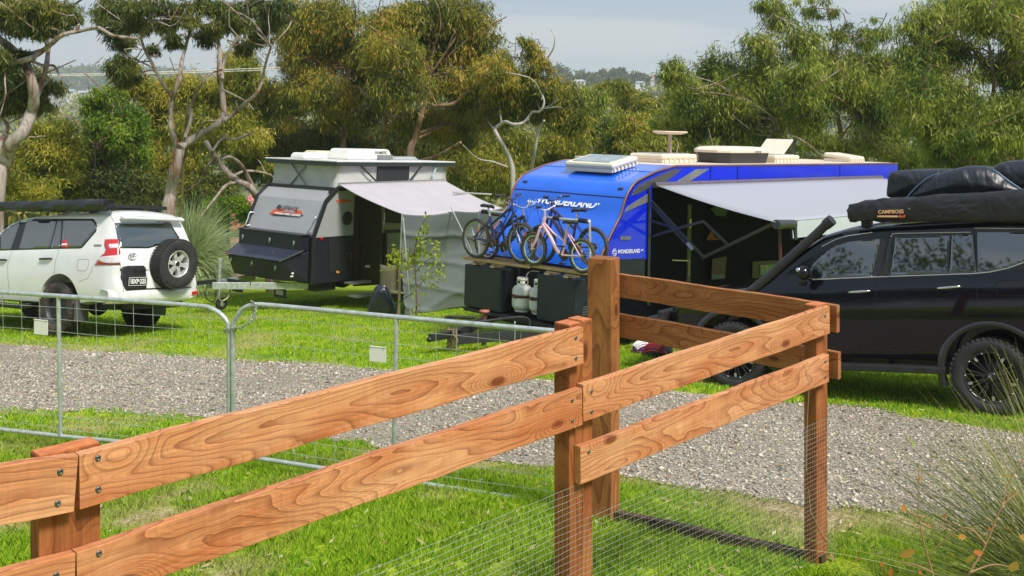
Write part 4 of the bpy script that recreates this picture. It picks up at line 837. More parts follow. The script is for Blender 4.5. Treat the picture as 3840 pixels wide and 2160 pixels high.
# ---------------- hybrid camper trailer ----------------
CA = pose(-4.836, 21.219, -1.67, 231.81, 3.173, .355)
ca = thing('camper_trailer', 'grey and black pop top camper trailer with a red and orange logo on its nose', 'camper', CA)
Wc = 1.07; M_CGREY = mat('silver_panel', (.38, .385, .40), .38, .1, .05, 2, coat=.3); M_CBLK = mat('black_checker_plate', (.018, .020, .03), .42, .2, .15, bump=.3, bscale=60); M_TRIM = mat('dark_trim', (.02, .023, .025), .4)
cr_ = on(CA, 1223, 755, Y=Wc); prof = [(0, 1.40), (cr_.x, cr_.z), (-.576, 2.345), (-4.05, 2.345), (-4.05, 1.40)]
mb = MB(); mb.prism([(x, Wc, z) for x, z in prof], (0, -2*Wc, 0)); mb.build('body', M_CGREY, ca, bevel=.012)
mb = MB(); mb.prism([(x, Wc, z) for x, z in [(0, .48), (0, 1.397), (-4.05, 1.397), (-4.05, .75), (-3.2, .62), (-.9, .48)]], (0, -2*Wc, 0)); mb.build('lower_body', M_CBLK, ca, bevel=.01)
mb = MB()
for y in (Wc+.012, -Wc-.012):
    p = [(.012, y, .48), (.012, y, 1.40), (cr_.x+.012, y, cr_.z), (-.57, y, 2.36), (-4.06, y, 2.36), (-4.06, y, .8)]
    for a, b in zip(p, p[1:]): mb.beam(a, b, .05, .075, up=(1, 0, .2) if abs(a[0]-b[0]) < .8 else (0, 0, 1))
mb.beam((-.57, -Wc, 2.362), (-.57, Wc, 2.362), .08, .05); mb.build('edge_trim', M_TRIM, ca)
for y in (Wc+.05, -Wc+.1): mb = MB(); mb.box((-.48, y-.12, 2.30), (.06, .08, .06)); mb.build('corner_light', M_TRIM, ca)
# pop top
M_CANV = mat('pale_grey_canvas', (.52, .52, .50), .8, 0, .08, 3, bump=.35, bscale=4, stretch=(1, 1, 2.5))
mb = MB(); rows = []
ys_ = 14
def ring(z, ins, k):
    pts = []
    for t in np.linspace(0, 1, 14): pts.append(Vector((-.62-ins+.012*math.sin(t*19+k), -Wc+.03+ins+(2*Wc-.06-2*ins)*t, z)))
    for t in np.linspace(0, 1, 20)[1:]: pts.append(Vector((-.62-ins-(3.38-2*ins)*t, Wc-.03-ins+.012*math.sin(t*27+k*1.3), z)))
    for t in np.linspace(0, 1, 8)[1:]: pts.append(Vector((-4.0+ins, Wc-.03-ins-(2*Wc-.06-2*ins)*t, z)))
    for t in np.linspace(0, 1, 8)[1:]: pts.append(Vector((-4.0+ins+(3.38-2*ins)*t, -Wc+.03+ins, z)))
    return pts
mb.grid([ring(z, i_, k) for k, (z, i_) in enumerate([(2.34, .0), (2.45, .015), (2.58, .03), (2.72, .02), (2.84, .0)])]); mb.build('canvas_wall', M_CANV, ca)
mb = MB(); mb.box((-2.3, 0, 2.865), (3.62, 2.28, .085)); rt = mb.build('roof', mat('roof_edge', (.03, .04, .042), .4), ca, bevel=.012)
mb = MB(); mb.box((-2.3, 0, 2.922), (3.64, 2.30, .028)); mb.build('roof_skin', mat('roof_white', (.72, .73, .72), .4), rt, bevel=.008)
M_STR = mat('strut_grey', (.22, .23, .24), .4, .5)
mb = MB()
for y0_ in (.05,):
    mb.beam((-.60, -.42, 2.37), (-.60, .10, 2.83), .02, .03, up=(1, 0, 0)); mb.beam((-.595, .12, 2.37), (-.595, -.40, 2.83), .02, .03, up=(1, 0, 0))
mb.build('strut', M_STR, ca)
for x0, x1, z0, z1 in ((-1.2, -1.75, 2.83, 2.45), (-3.05, -2.62, 2.83, 2.45), (-3.55, -3.42, 2.83, 2.6), (-3.42, -3.55, 2.6, 2.4)):
    mb = MB(); mb.beam((x0, Wc+.02, z0), (x1, Wc+.02, z1), .02, .03); mb.build('strut', M_TRIM if x0 > -3.3 else mat('pale_strut', (.45, .6, .62), .4), ca)
a, b = on(CA, 1260+338*.469, 520+228*.469, Y=Wc), on(CA, 1260+585*.469, 520+325*.469, Y=Wc)
mb = MB(); mb.box(((a.x+b.x)/2, Wc-.012, (a.z+b.z)/2+.01), (abs(a.x-b.x), .02, abs(a.z-b.z)+.05)); mb.build('canvas_window', mat('black_mesh_window', (.02, .022, .026), .6, bump=.4, bscale=3), ca)
# boxes on the nose
mb = MB(); mb.hexa([(x, y, z) for x in (.015, .24) for y in (-.98, .98) for z in (1.14, 1.44)]); ub = mb.build('front_box', M_CBLK, ca, bevel=.008)
mb = MB(); mb.box((.13, 0, 1.452), (.27, 2.02, .02)); mb.build('box_lid', M_TRIM, ub)
def Q(u, v, X): return on(CA, u, v, X=X)
tl_, tr_, bl_, br_ = Q(874, 917, .25), Q(1110, 936, .25), Q(831, 953, .64), Q(1029, 977, .64); zt = (tl_.z+tr_.z)/2; zb = (bl_.z+br_.z)/2; yb = (br_.y-bl_.y)/2; zl = Q(1050, 1052, .5).z
v = [(.02, -1.0, .52), (.02, 1.0, .52), (.52, yb-.12, zl), (.52, -yb+.12, zl), (.02, -1.0, zt), (.02, 1.0, zt), (.62, yb-.02, zb-.015), (.62, -yb+.02, zb-.015)]
mb = MB(); mb.add(v, [(0, 1, 2, 3), (4, 7, 6, 5), (0, 4, 5, 1), (1, 5, 6, 2), (2, 6, 7, 3), (3, 7, 4, 0)]); lb = mb.build('lower_front_box', M_CBLK, ca, bevel=.006)
mb = MB(); mb.prism([(.22, -1.01, zt+.01), (.22, 1.01, zt+.01), (.66, yb+.01, zb+.008), (.66, -yb-.01, zb+.008)], (0, 0, .018)); ld = mb.build('box_lid', mat('lid_checker', (.055, .062, .10), .3, .4, .2, bump=.6, bscale=90, coat=.3), lb)
mb = MB()
for s_ in (-1, 1):
    for t in np.linspace(0, .97, 11): p0 = Vector((.22, s_*1.01, zt+.012)).lerp(Vector((.66, s_*(yb+.01), zb+.01)), t); mb.box(p0+Vector((0, s_*.006, 0)), (.022, .012, .03))
mb.build('lid_edge', mat('notch_grey', (.16, .16, .17), .4), ld)
mb = MB(); mb.box((.64, -yb+.09, zb+.028), (.06, .18, .004)); mb.build('sticker', mat('sticker_pink', (.75, .18, .2), .5), ld)
for (u, v_) in ((1016+0, 995),): pass
for y, z, x in ((-.82, 1.30, .255), (.05, 1.30, .255), (.80, 1.30, .255), (-yb+.12, zb-.09, .60), (-.05, zb-.10, .60), (yb-.16, zb-.12, .60)):
    mb = MB(); mb.box((x, y, z), (.012, .03, .06)); mb.tube([(x+.012, y-.006, z+.03), (x+.03, y+.01, z-.01), (x+.015, y-.008, z-.07)], .007, 6); mb.build('latch', M_ALU, ca)
mb = MB(); mb.box((.40, yb+.115, .72), (.05, .006, .035)); mb.box((.41, yb+.105, .66), (.07, .006, .025)); mb.build('label_plate', M_WHITE, lb)
def handle_bar(u0, v0, u1, v1, bow):
    f = lambda q: -.0+(cr_.x-0)*(q.z-1.4)/(cr_.z-1.4)
    a = on(CA, u0, v0, X=f); b = on(CA, u1, v1, X=f); o_ = Vector((.09, bow, 0))
    mb = MB(); mb.tube(resample([a, a+o_, a.lerp(b, .5)+o_, b+o_, b], 4), .016, 8); mb.build('grab_handle', M_ALU, ca)
z5 = rg(740, 520, .4692)
handle_bar(*z5((455, 590))[0], *z5((420, 690))[0], -.03); handle_bar(*z5((970, 630))[0], *z5((910, 745))[0], 0)
f_ = lambda q: (cr_.x)*(q.z-1.4)/(cr_.z-1.4)+.006
def blob(px, m, name, off, par, n=1, X=f_):
    mb = MB(); pts = [on(CA, *p, X=X)+Vector((off, 0, 0)) for p in px]; mb.prism(pts, (-.004, 0, 0)); return mb.build(name, m, par)
lg = blob(z5((575, 598), (600, 575), (640, 560), (700, 558), (760, 560), (835, 578), (838, 598), (800, 605), (740, 602), (680, 606), (620, 600)), mat('logo_orange_red', (.72, .12, .04), .5, var=.35, vscale=9), 'logo', .004, ca)
blob(z5((590, 604), (640, 600), (740, 604), (850, 608), (830, 622), (700, 618), (610, 612)), mat('logo_black', (.03, .025, .025), .5), 'logo_band', .008, lg)  # printed dark band behind the small white lettering
a, b, c_ = (on(CA, *p, X=f_) for p in z5((655, 560), (800, 562), (728, 552))); nf = Vector((.5, 0, .62)).normalized(); nf = Vector((cr_.z-1.4, 0, -cr_.x)).normalized()
dx_ = (b-a); Lg = dx_.length
text('lettering', 'AUSTRACK', Lg*.26, frame((a+b)/2+nf*.016, (0, 1, 0), nf), mat('logo_grey', (.11, .11, .12), .4, .3), lg, shear=.2, bold=.002, sx=.85)
p = on(CA, *z5((735, 582))[0], X=f_); text('lettering', 'CAMPERS', Lg*.15, frame(p+nf*.016, (0, 1, 0), nf), mat('logo_lilac', (.5, .42, .55), .4), lg, bold=.003)
p = on(CA, *z5((725, 607))[0], X=f_); text('lettering', 'OFFROAD HYBRID CARAVANS', Lg*.105, frame(p+nf*.018, (0, 1, 0), nf), M_WHITE, lg, bold=.002)
p = on(CA, *z5((700, 545))[0], X=f_); mb = MB(); mb.lathe([(0, .004), (.075, .004)], frame(p+nf*.012+Vector((0, -.18, -.04)), (0, 1, 0), nf), 14); mb.build('logo_mark', MATS['logo_grey'], lg)
# chassis, hitch
for s_ in (-1, 1):
    mb = MB(); mb.beam((-.1, s_*.85, .42), (1.62, s_*.07, .49), .06, .13); mb.build('drawbar', M_GALV, ca, bevel=.004)
mb = MB(); mb.beam((.95, -.4, .5), (.95, .4, .5), .06, .06); mb.beam((1.5, 0, .56), (1.95, 0, .56), .08, .07); mb.ball((1.98, 0, .55), (.07, .05, .06)); mb.tube(resample([(1.5, .0, .62), (1.6, .05, .72), (1.85, .02, .66)], 4), .012, 6); mb.build('coupling', M_DIRTY, ca)
mb = MB(); mb.tube([(1.32, -.12, .14), (1.32, -.12, .98)], .03, 10); mb.box((1.32, -.12, .96), (.10, .04, .03)); jw = mb.build('jockey_stand', M_GALV, ca)
mb = MB(); Mj = Matrix.Translation((1.30, -.05, .10)) @ Matrix.Rotation(R(-90), 4, 'X'); mb.lathe([(.05, -.04), (.1, -.045), (.115, -.03), (.115, .03), (.1, .045), (.05, .04), (.05, -.04)], Mj, 24, cap=False); w_ = mb.build('jockey_wheel', M_RUB, jw)
mb = MB(); mb.lathe([(.08, -.02), (.08, .03), (.03, .045), (0, .05)], Mj, 12); mb.build('rim', M_ALU, w_)
mb = MB(); mb.tube(resample([(1.7, .03, .52), (1.78, .1, .3), (1.62, .15, .2), (1.55, .1, .45)], 5), .010, 6); mb.build('brake_cable', M_RUB, ca)
mb = MB(); mb.tube(resample([(1.5, .08, .42), (1.45, .12, .2), (1.3, .15, .25), (1.25, .14, .45)], 6), .014, 5); mb.build('safety_chain', mat('old_chain', (.35, .32, .25), .5, .5), ca)
mb = MB(); mb.beam((.82, .1, .05), (.82, .1, .45), .04, .04); mb.build('leg', M_DIRTY, ca)
for (x, y) in ((-.03, 1.0), (-3.9, 1.0)):
    mb = MB(); mb.beam((x, y, .02), (x, y, .52), .05, .05); mb.box((x, y, .01), (.16, .16, .02)); mb.build('stabiliser_leg', mat('pale_steel', (.33, .38, .38), .4, .5), ca)
a, b = on(CA, 1030, 1052, X=.25), on(CA, 1072, 1120, X=.25)
mb = MB(); mb.box((.25, (a.y+b.y)/2, (a.z+b.z)/2), (.01, b.y-a.y, a.z-b.z)); fl = mb.build('mud_flap', M_BLACKPL, ca)
Mt = frame((.262, (a.y+b.y)/2, (a.z+b.z)/2+.10), (0, 1, 0), (1, 0, 0)); hh = (b.y-a.y)
mb = MB(); [mb.box(((Mt @ Vector((hh*(k*.13-.3), .03-r_*.07, .002)))), (.003, hh*.09, .05)) for r_ in range(2) for k in range(6)]; mb.build('printed_marks', mat('flap_teal', (.14, .24, .24), .6), fl)
mb = MB(); [mb.box(((Mt @ Vector((hh*(k*.16-.25), -.13-r_*.055, .002)))), (.003, hh*.11, .03)) for r_ in range(2) for k in range(4)]; mb.box(Mt @ Vector((-hh*.01, -.158, .001)), (.0015, hh*.62, .09)); mb.build('printed_marks', mat('flap_pale', (.5, .47, .45), .6), fl)
a, b = on(CA, 872, 1075, X=.9), on(CA, 910, 1098, X=.9); mb = MB(); mb.box((.9, (a.y+b.y)/2, (a.z+b.z)/2), (.01, b.y-a.y, a.z-b.z)); mb.build('mud_flap', M_BLACKPL, ca)
for x in (-2.55,):
    for s_ in (1, -1): wheel(ca, (x, s_*.86, .38), .39, .24, .22, M_RUB, MRM, s_, 'steel')
mb = MB(); mb.box((-1.9, 0, .55), (3.8, 1.5, .14)); mb.box((-.5, .75, .42), (.5, .4, .25)); mb.build('chassis', M_BLACKPL, ca, bevel=.01)
# door side
def sq(px, m, name, off=.012, par=None, th=.012, bevel=0, W=Wc):
    pts = [on(CA, *p, Y=W)+Vector((0, off, 0)) for p in px]; mb = MB(); mb.prism(pts, (0, -th, 0)); return mb.build(name, m, par or ca, bevel=bevel)
z6 = rg(1260, 520, .4692)
dr = sq(z6((150, 455), (180, 450), (360, 490), (365, 800), (380, 1165), (135, 1180), (140, 700)), mat('door_opening', (.035, .008, .014), .3, var=.3), 'door')
sq(z6((195, 480), (345, 520), (345, 1100), (190, 1150), (185, 700)), mat('door_dark', (.022, .006, .012), .25, var=.4, vscale=3), 'door_panel', .02, dr)
sq(z6((228, 1010), (265, 1010), (265, 1028), (228, 1028)), M_WHITE, 'sticker', .03, dr)
mb = MB(); q = [on(CA, *p, Y=Wc+.06) for p in z6((368, 585), (385, 600), (388, 640), (380, 690), (365, 720))]; mb.tube(resample(q, 4), .016, 8); mb.build('grab_handle', M_CHROME, ca)
c = on(CA, *z6((90, 636))[0], Y=Wc); mb = MB(); mb.lathe([(.14, 0), (.14, .02), (.09, .03), (0, .025)], frame(c, (1, 0, 0), (0, 1, 0)), 24); mb.build('vent', M_TRIM, ca)
c = on(CA, *z6((100, 942))[0], Y=Wc); mb = MB(); mb.lathe([(.09, 0), (.09, .02), (.05, .03), (0, .025)], frame(c, (1, 0, 0), (0, 1, 0)), 20); mb.build('vent', M_TRIM, ca)
sq(z6((-60, 800), (75, 800), (75, 1075), (-60, 1060)), M_TRIM, 'hatch_door', .015); sq(z6((0, 490), (60, 484), (130, 492), (95, 508), (10, 512)), MATS['logo_orange_red'], 'logo', .01)
sq(z6((395, 520), (600, 560), (600, 680), (395, 672)), M_TRIM, 'side_window', .02)
hp = sq(z6((388, 730), (600, 720), (600, 1000), (380, 1000)), M_TRIM, 'hatch_door', .02); sq(z6((405, 755), (600, 745), (600, 940), (402, 920)), mat('pale_panel', (.42, .42, .44), .4, var=.15), 'hatch_panel', .03, hp)
for u_, v_ in ((-2, 1062), (10, 1066)): pass
sq(z6((-2, 1055), (22, 1058), (22, 1075), (-2, 1072)), mat('lamp_amber', (.75, .35, .1), .3), 'side_lamp', .02); sq(rg(740, 520, .4692)((975, 790), (1000, 787), (1000, 805), (978, 806)), M_RED, 'side_lamp', .02)
mb = MB(); c = on(CA, *z6((210, 1250))[0], Y=Wc+.35)
for dz, dy in ((0, 0), (.25, -.15)): mb.box((c.x, c.y+dy, c.z+dz), (.55, .22, .03)); mb.box((c.x, c.y+dy+.11, c.z+dz), (.55, .01, .05))
mb.build('entry_step', mat('step_alu', (.45, .45, .42), .4, .5), ca)
# roof equipment
def rb(px0, px1, ydepth, h, name, m, yc=.1, tap=.12, z=2.936):
    a, b = on(CA, *px0, Y=yc), on(CA, *px1, Y=yc); xa, xb = a.x, b.x; c = ((xa+xb)/2, yc, z); L_ = abs(xb-xa)
    mb = MB(); lo = [(x, y) for x in (-L_/2, L_/2) for y in (-ydepth/2, ydepth/2)]; hi = [(x*(1-tap), y*(1-tap)) for x, y in lo]
    mb.hexa([Vector((c[0]+p[0]*1, c[1]+p[1], z)) if zz == 0 else Vector((c[0]+q_[0], c[1]+q_[1], z+h)) for p, q_ in zip(lo, hi) for zz in (0, 1)]); return mb.build(name, m, ca, bevel=min(.05, h*.35)), c, L_
M_CREAM = mat('white_plastic', (.80, .79, .73), .35, var=.04)
rb((1112, 592), (1205, 592), .5, .13, 'roof_hatch', M_CREAM, -.35); rb((1160, 575), (1225, 575), .5, .17, 'roof_hatch', mat('aged_cream', (.74, .68, .48), .4), -.75)
ac, c, L_ = rb((1262, 600), (1433, 600), .75, .24, 'air_conditioner', M_CREAM, .05, .14)
mb = MB(); mb.box((c[0]-L_*.3, c[1]+.37, 3.0), (L_*.35, .02, .10)); mb.build('grille', mat('grille_grey', (.18, .19, .2), .5), ac)
text('lettering', 'DOMETIC', .085, frame((c[0]-L_*.22, c[1]+.352, 3.10), (-1, 0, 0), (0, 1, .12)), mat('text_grey', (.12, .13, .15), .5), ac, bold=.002)
hh_, c, L_ = rb((1433, 600), (1545, 600), .5, .08, 'roof_hatch', mat('smoke_hatch', (.35, .37, .38), .2, coat=.5), .0, .2)
# awning with drop wall
AW = mat('awning_canvas', (.47, .44, .47), .75, 0, .05, 2, bump=.25, bscale=3, stretch=(3, 1, 1)); AG = mat('grey_wall_canvas', (.13, .155, .15), .7, 0, .05, 2, bump=.2, bscale=2.2, stretch=(1, 1, 2))
wa = on(CA, 1270, 690, Y=Wc+.03); wb = on(CA, 1665, 676, Y=Wc+.03); oa = on(CA, 1512, 803, Y=3.1); ob = on(CA, 1885, 780, Y=3.1); om = on(CA, 1692, 790, Y=3.1)
aw = thing('annex_awning', 'pale canvas awning with a hanging grey wall on the side of the camper trailer', 'awning', CA @ Matrix.Translation((-2, 3.1, 0))); aI = Matrix.Translation((2, -3.1, 0))
rows = []
for i_ in range(17):
    s_ = i_/16; row = []
    for j in range(41):
        t = j/40; p = wa.lerp(wb, t).lerp(oa.lerp(ob, t), s_)
        edge = min(abs(t-0), abs(t-.49), abs(t-1)); sag = .05*math.sin(math.pi*min(1, edge*2.2))*s_**3
        p = p+Vector((0, 0, -sag-.10*math.sin(math.pi*s_)*.6+.028*abs(math.sin(t*4.5*math.pi+s_*1.2))*math.sin(math.pi*min(1, s_*1.1))))
        row.append(p)
    rows.append(row)
mb = MB(); mb.grid(rows); mb.build('awning_roof', AW, aw, M=aI, solid=.004)
edge_pts = rows[-1]; ga = on(CA, 1514, 1182, Y=3.1); gb = on(CA, 1800, 1165, Y=3.1)
gb = Vector((ob.x+.05, 3.1, ga.z-.05)); rows = []
for i_ in range(61):
    s_ = i_/60; row = []
    for j in range(41):
        t = j/40; p = edge_pts[j].lerp(Vector((ga.x+(gb.x-ga.x)*t, 3.1, ga.z+(gb.z-ga.z)*t)), s_)
        cr1 = (1-abs(math.sin(math.pi*(s_*4.2-t*s_*1.5+.15))))**3; cr2 = (1-abs(math.sin(math.pi*(s_*2.6+t*1.1+.3*math.sin(t*4)))))**4; wv = .05*math.sin(s_*8+t*3)*math.sin(math.pi*t)+.045*cr1+.035*cr2*s_+.02*math.sin(t*21-s_*5)*s_; row.append(p+Vector((0, wv-.05*math.sin(math.pi*s_), 0)))
    rows.append(row)
mb = MB(); mb.grid(rows); mb.build('awning_wall', AG, aw, M=aI, solid=.004)
M_POLE = mat('pole_steel', (.6, .6, .58), .35, .5)
g0 = lambda p: Vector((p.x, p.y, p.z))
def cw(u, v_, Y): return on(CA, u, v_, Y=Y)
for (p, q, r) in ((cw(1508, 800, 3.14), cw(1492, 1190, 3.2), .016), (cw(1512, 815, 3.2), cw(1541, 1190, 3.6), .011), (cw(1690, 775, 3.14), cw(1736, 870, 3.7), .012), (cw(1736, 870, 3.7), cw(1790, 990, 4.3), .006)):
    mb = MB(); mb.tube([p, q], r, 8); mb.build('pole', M_POLE, aw, M=aI)
mb = MB(); mb.beam(wa, wb, .05, .05); mb.build('awning_rail', M_ALU, aw, M=aI)
a = cw(1745, 722, 1.2); mb = MB(); mb.tube([cw(1700, 722, 2.0), cw(1842, 729, 2.0)], .022, 8); mb.build('spreader_pole', M_POLE, aw, M=aI)
# bag of rubbish and folded chair stuff under the awning
bp = ground_hit(1432, 1186); rbg = thing('rubbish_bag', 'dark crumpled garbage bag on the grass beside the camper step', 'bag', bp)
d_ = bp.y; ww = 95/FP*d_
puff('bag', [(x*ww, z*ww) for x, z in [(-.5, 0), (-.55, .25), (-.42, .6), (-.3, 1.0), (-.12, 1.22), (.12, 1.18), (.25, .95), (.4, .7), (.52, .3), (.45, 0), (0, -.02)]], -.18, .18, mat('bin_bag', (.02, .024, .04), .22, 0, .2, bump=.9, bscale=9, coat=.5), rbg, 3, .13, 2.4, nl=15)
hb = D(990, 742, bp.y+.5); hb.z = float(gz(hb.x, hb.y)); ck = thing('camp_chair', 'folded khaki camp chair under the annex awning beside the doorway', 'chair', hb)
mb = MB(); rows = []
for z in np.linspace(.25, .95, 7): rows.append([Vector((x, -.12*math.cos(x*5)+.05, z+.02*math.sin(x*12))) for x in np.linspace(-.26, .26, 9)])
mb.grid(rows); mb.build('back', mat('khaki', (.17, .16, .09), .8), ck, solid=.02)
for s_ in (-1, 1):
    mb = MB(); mb.tube([(s_*.27, .05, 0), (s_*.25, .02, 1.0)], .013, 6); mb.build('leg', M_BLACKPL, ck)
    mb = MB(); mb.tube([(s_*.22, -.25, 0), (s_*.26, .15, .6)], .013, 6); mb.build('leg', M_BLACKPL, ck)
mb = MB(); mb.box((0, -.12, .45), (.5, .4, .03)); mb.build('seat', MATS['khaki'], ck, bevel=.01)

# ---------------- blue caravan ----------------
VA = pose(1.6632, 17.0614, -1.5512, 224.69, 2.378, .405)
va = thing('caravan', 'long blue caravan with cream roof hatches and black lower panels', 'caravan', VA)
Wv = 1.19; RX = -7.79
P_BLU = mat('blue_panel_skylit', (.001, .135, .82), .3, 0, .1, 2, coat=.9); P_BLU2 = mat('blue_panel_shaded', (.001, .018, .66), .18, 0, .12, 1.5, coat=.9)  # one blue; sky reflection on the slanted front put into the lighter copy
M_VSHADE = mat('van_shaded_side', (.003, .004, .007), .6, 0, .2, 3, spec=.04); M_VCHK = mat('van_checker', (.017, .022, .027), .45, .1, .2, bump=.5, bscale=70); M_VROOF = mat('cream_roof', (.72, .60, .48), .6, 0, .12, 1.2, dirt=((.45, .33, .25), 2.5, .35)); M_VTRIM = mat('bronze_trim', (.24, .11, .075), .4, .3)  # van side wall near-black: shadow under the awning put into its colour
pf = [(0, 3.0), (.5, 2.91), (.908, 2.785), (1.04, 2.72), (1.151, 2.614), (1.23, 2.48), (1.322, 2.279), (1.493, 2.059), (1.78, 1.66), (1.86, 1.52)]
def vprism(poly, y0, y1, m, name, par=None, bevel=0):
    mb = MB(); mb.prism([(x, y1, z) for x, z in poly], (0, y0-y1, 0)); return mb.build(name, m, par or va, bevel=bevel)
vprism([(RX, .50), (RX, 2.99)]+pf+[(1.80, 1.5), (1.80, .50)], -Wv+.01, Wv-.01, M_VSHADE, 'body')
mb = MB(); rows = []
pp = [Vector((x, 0, z)) for x, z in pf]; pn = resample([Vector(p) for p in pp[1:]], 4)
nr = [(pn[min(i_+1, len(pn)-1)]-pn[max(i_-1, 0)]).cross(Vector((0, 1, 0))).normalized()*-1 for i_ in range(len(pn))]
for p, n_ in zip(pn, nr): rows.append([Vector((p.x+abs(n_.x)*.012, y, p.z+.012*abs(n_.z))) for y in np.linspace(-Wv+.02, Wv-.02, 8)])
mb.grid(rows); mb.build('front_panel', P_BLU, va)
mb = MB(); mb.prism([(0.0, -Wv+.02, 3.015), (0.0, Wv-.02, 3.015), (.52, Wv-.02, 2.925), (.52, -Wv+.02, 2.925)], (0, 0, -.01)); mb.build('front_panel', P_BLU, va)
for s_ in (-1, 1):
    mb = MB(); mb.tube([(RX, s_*Wv, 3.005), (0, s_*Wv, 3.01)]+[(p.x+.015*abs(n_.x)+.004, s_*Wv, p.z+.015*abs(n_.z)) for p, n_ in zip(pn, nr)], .017, 6); mb.build('edge_trim', M_VTRIM, va)
mb = MB(); mb.tube([(1.215, -Wv+.03, 2.545), (1.215, Wv-.03, 2.545)], .007, 6); mb.build('panel_joint', mat('joint_navy', (.02, .03, .08), .4), va)
mb = MB(); mb.box((RX/2, 0, 3.008), (-RX, 2*Wv-.02, .018)); mb.build('roof', M_VROOF, va)
# side panels, y = Wv plane
def vs(px, m, name, off=.006, par=None, th=.006, Y=Wv): 
    pts = [on(VA, *p, Y=Y)+Vector((0, off, 0)) for p in px]; mb = MB(); mb.prism(pts, (0, -th, 0)); return mb.build(name, m, par or va)
def vl(poly, m, name, off=.004, th=.006): mb = MB(); mb.prism([(x, Wv+off, z) for x, z in poly], (0, -th, 0)); return mb.build(name, m, va)
z7 = rg(2300, 540, .48309)
vl([(RX, 2.50), (RX, 2.995), (-.02, 2.995)]+[(x-.01, z-.012) for x, z in pf[1:]]+[(1.83, 1.52), (.60, 1.60), (.60, 2.735), (-6.99, 2.735), (-7.3, 2.5)], P_BLU2, 'side_panel')
M_NREF = mat('nose_reflection', (.10, .10, .11), .25, .3, coat=.6); M_SLV = mat('silver_stripe', (.26, .26, .27), .3, .4, .15, coat=.5)
vs(z7((84, 528), (102, 488), (190, 432), (268, 384), (268, 448), (180, 486)), M_SLV, 'stripe', .010)
vs(z7((140, 400), (165, 350), (220, 308), (300, 268), (400, 222), (470, 193), (530, 195), (470, 245), (400, 292), (300, 312), (268, 345), (180, 392)), M_NREF, 'stripe', .010)  # dark grey reflection on the gloss black nose zone, put in as colour
vs(z7((480, 294), (560, 246), (640, 196), (742, 192), (690, 228), (585, 292)), M_SLV, 'stripe', .010)
for x in (-.95, -1.75, -5.3): mb = MB(); mb.box((x, Wv+.008, 2.87), (.012, .006, .24)); mb.build('panel_joint', MATS['gap_black'], va)
vs(z7((-60, 900), (240, 887), (238, 1100), (-60, 1110)), M_VCHK, 'lower_panel', .012)
vs(z7((262, 345), (278, 345), (272, 1250), (252, 1250)), M_TRIM, 'side_post', .03)
vs(z7((48, 718), (130, 716), (128, 742), (50, 742)), mat('hatch_latch', (.25, .25, .24), .3, .5), 'hatch_latch', .014)
a, b = on(VA, *z7((24, 838))[0], Y=Wv), on(VA, *z7((206, 830))[0], Y=Wv); text('lettering', 'WONDERLAND', (a-b).length*.145, frame((a+b)/2+Vector((0, .012, 0)), (b-a), (0, 1, 0)), M_WHITE, va, bold=.0012, shear=.12, sx=.92)
c = on(VA, *z7((219, 824))[0], Y=Wv); text('lettering', 'RV', (a-b).length*.07, frame(c+Vector((0, .012, 0)), (b-a), (0, 1, 0)), M_WHITE, va, bold=.001, shear=.12)
def mount(c, s_, Mf, par):       # line logo: peaks over an inverted arch
    mb = MB()
    for pts in (((-.5, .05), (-.15, .55), (0, .3), (.15, .55), (.5, .05)), ((-.3, .05), (-.1, .32), (0, .15), (.1, .32), (.3, .05)), ((-.5, -.05), (-.3, -.38), (0, -.55), (.3, -.38), (.5, -.05)), ((-.28, -.05), (-.15, -.25), (0, -.08), (.15, -.25), (.28, -.05))): mb.tube([Mf @ Vector((x*s_, y*s_, .012)) for x, y in pts], s_*.042, 5)
    mb.build('logo', M_WHITE, par)
mount(None, .1, frame(on(VA, *z7((4, 842))[0], Y=Wv), (b-a), (0, 1, 0)), va)
# lettering on the sloping nose
fx = lambda q: float(np.interp(q.z, [1.5, 1.66, 2.059, 2.279, 2.614], [1.88, 1.78, 1.493, 1.322, 1.151]))
z8 = rg(1640, 640, .48309); sn = Vector((.62, 0, .785)).normalized(); sn = Vector((2.279-1.66, 0, 1.78-1.322)).normalized()
a, b = on(VA, *z8((795, 240))[0], X=fx), on(VA, *z8((1222, 268))[0], X=fx); LW = (b-a).length
text('lettering', 'WONDERLAND', LW*.152, frame((a+b)/2+sn*.02, (0, 1, 0), sn), M_WHITE, va, bold=.0055, shear=.0, sx=.98)
c = on(VA, *z8((1248, 264))[0], X=fx); text('lettering', 'RV', LW*.07, frame(c+sn*.02, (0, 1, 0), sn), M_WHITE, va, bold=.002, shear=.14)
mount(None, .2, frame(on(VA, *z8((745, 233))[0], X=fx), (0, 1, 0), sn), va)
c = on(VA, *z8((1180, 400))[0], X=fx); text('lettering', 'WONDER.US', .09, frame(c+sn*.02, (0, 1, 0), sn), M_WHITE, va, bold=.002, shear=.14) if False else None
for y in (-Wv+.18, Wv-.18): mb = MB(); mb.box((1.12, y, 2.66), (.05, .10, .035), Matrix.Rotation(R(50), 3, 'Y')); mb.build('clearance_light', M_TRIM, va, bevel=.01)
mb = MB(); mb.box((1.81, 0, 1.0), (.02, 2*Wv-.02, 1.0)); mb.build('stone_guard', M_VCHK, va)
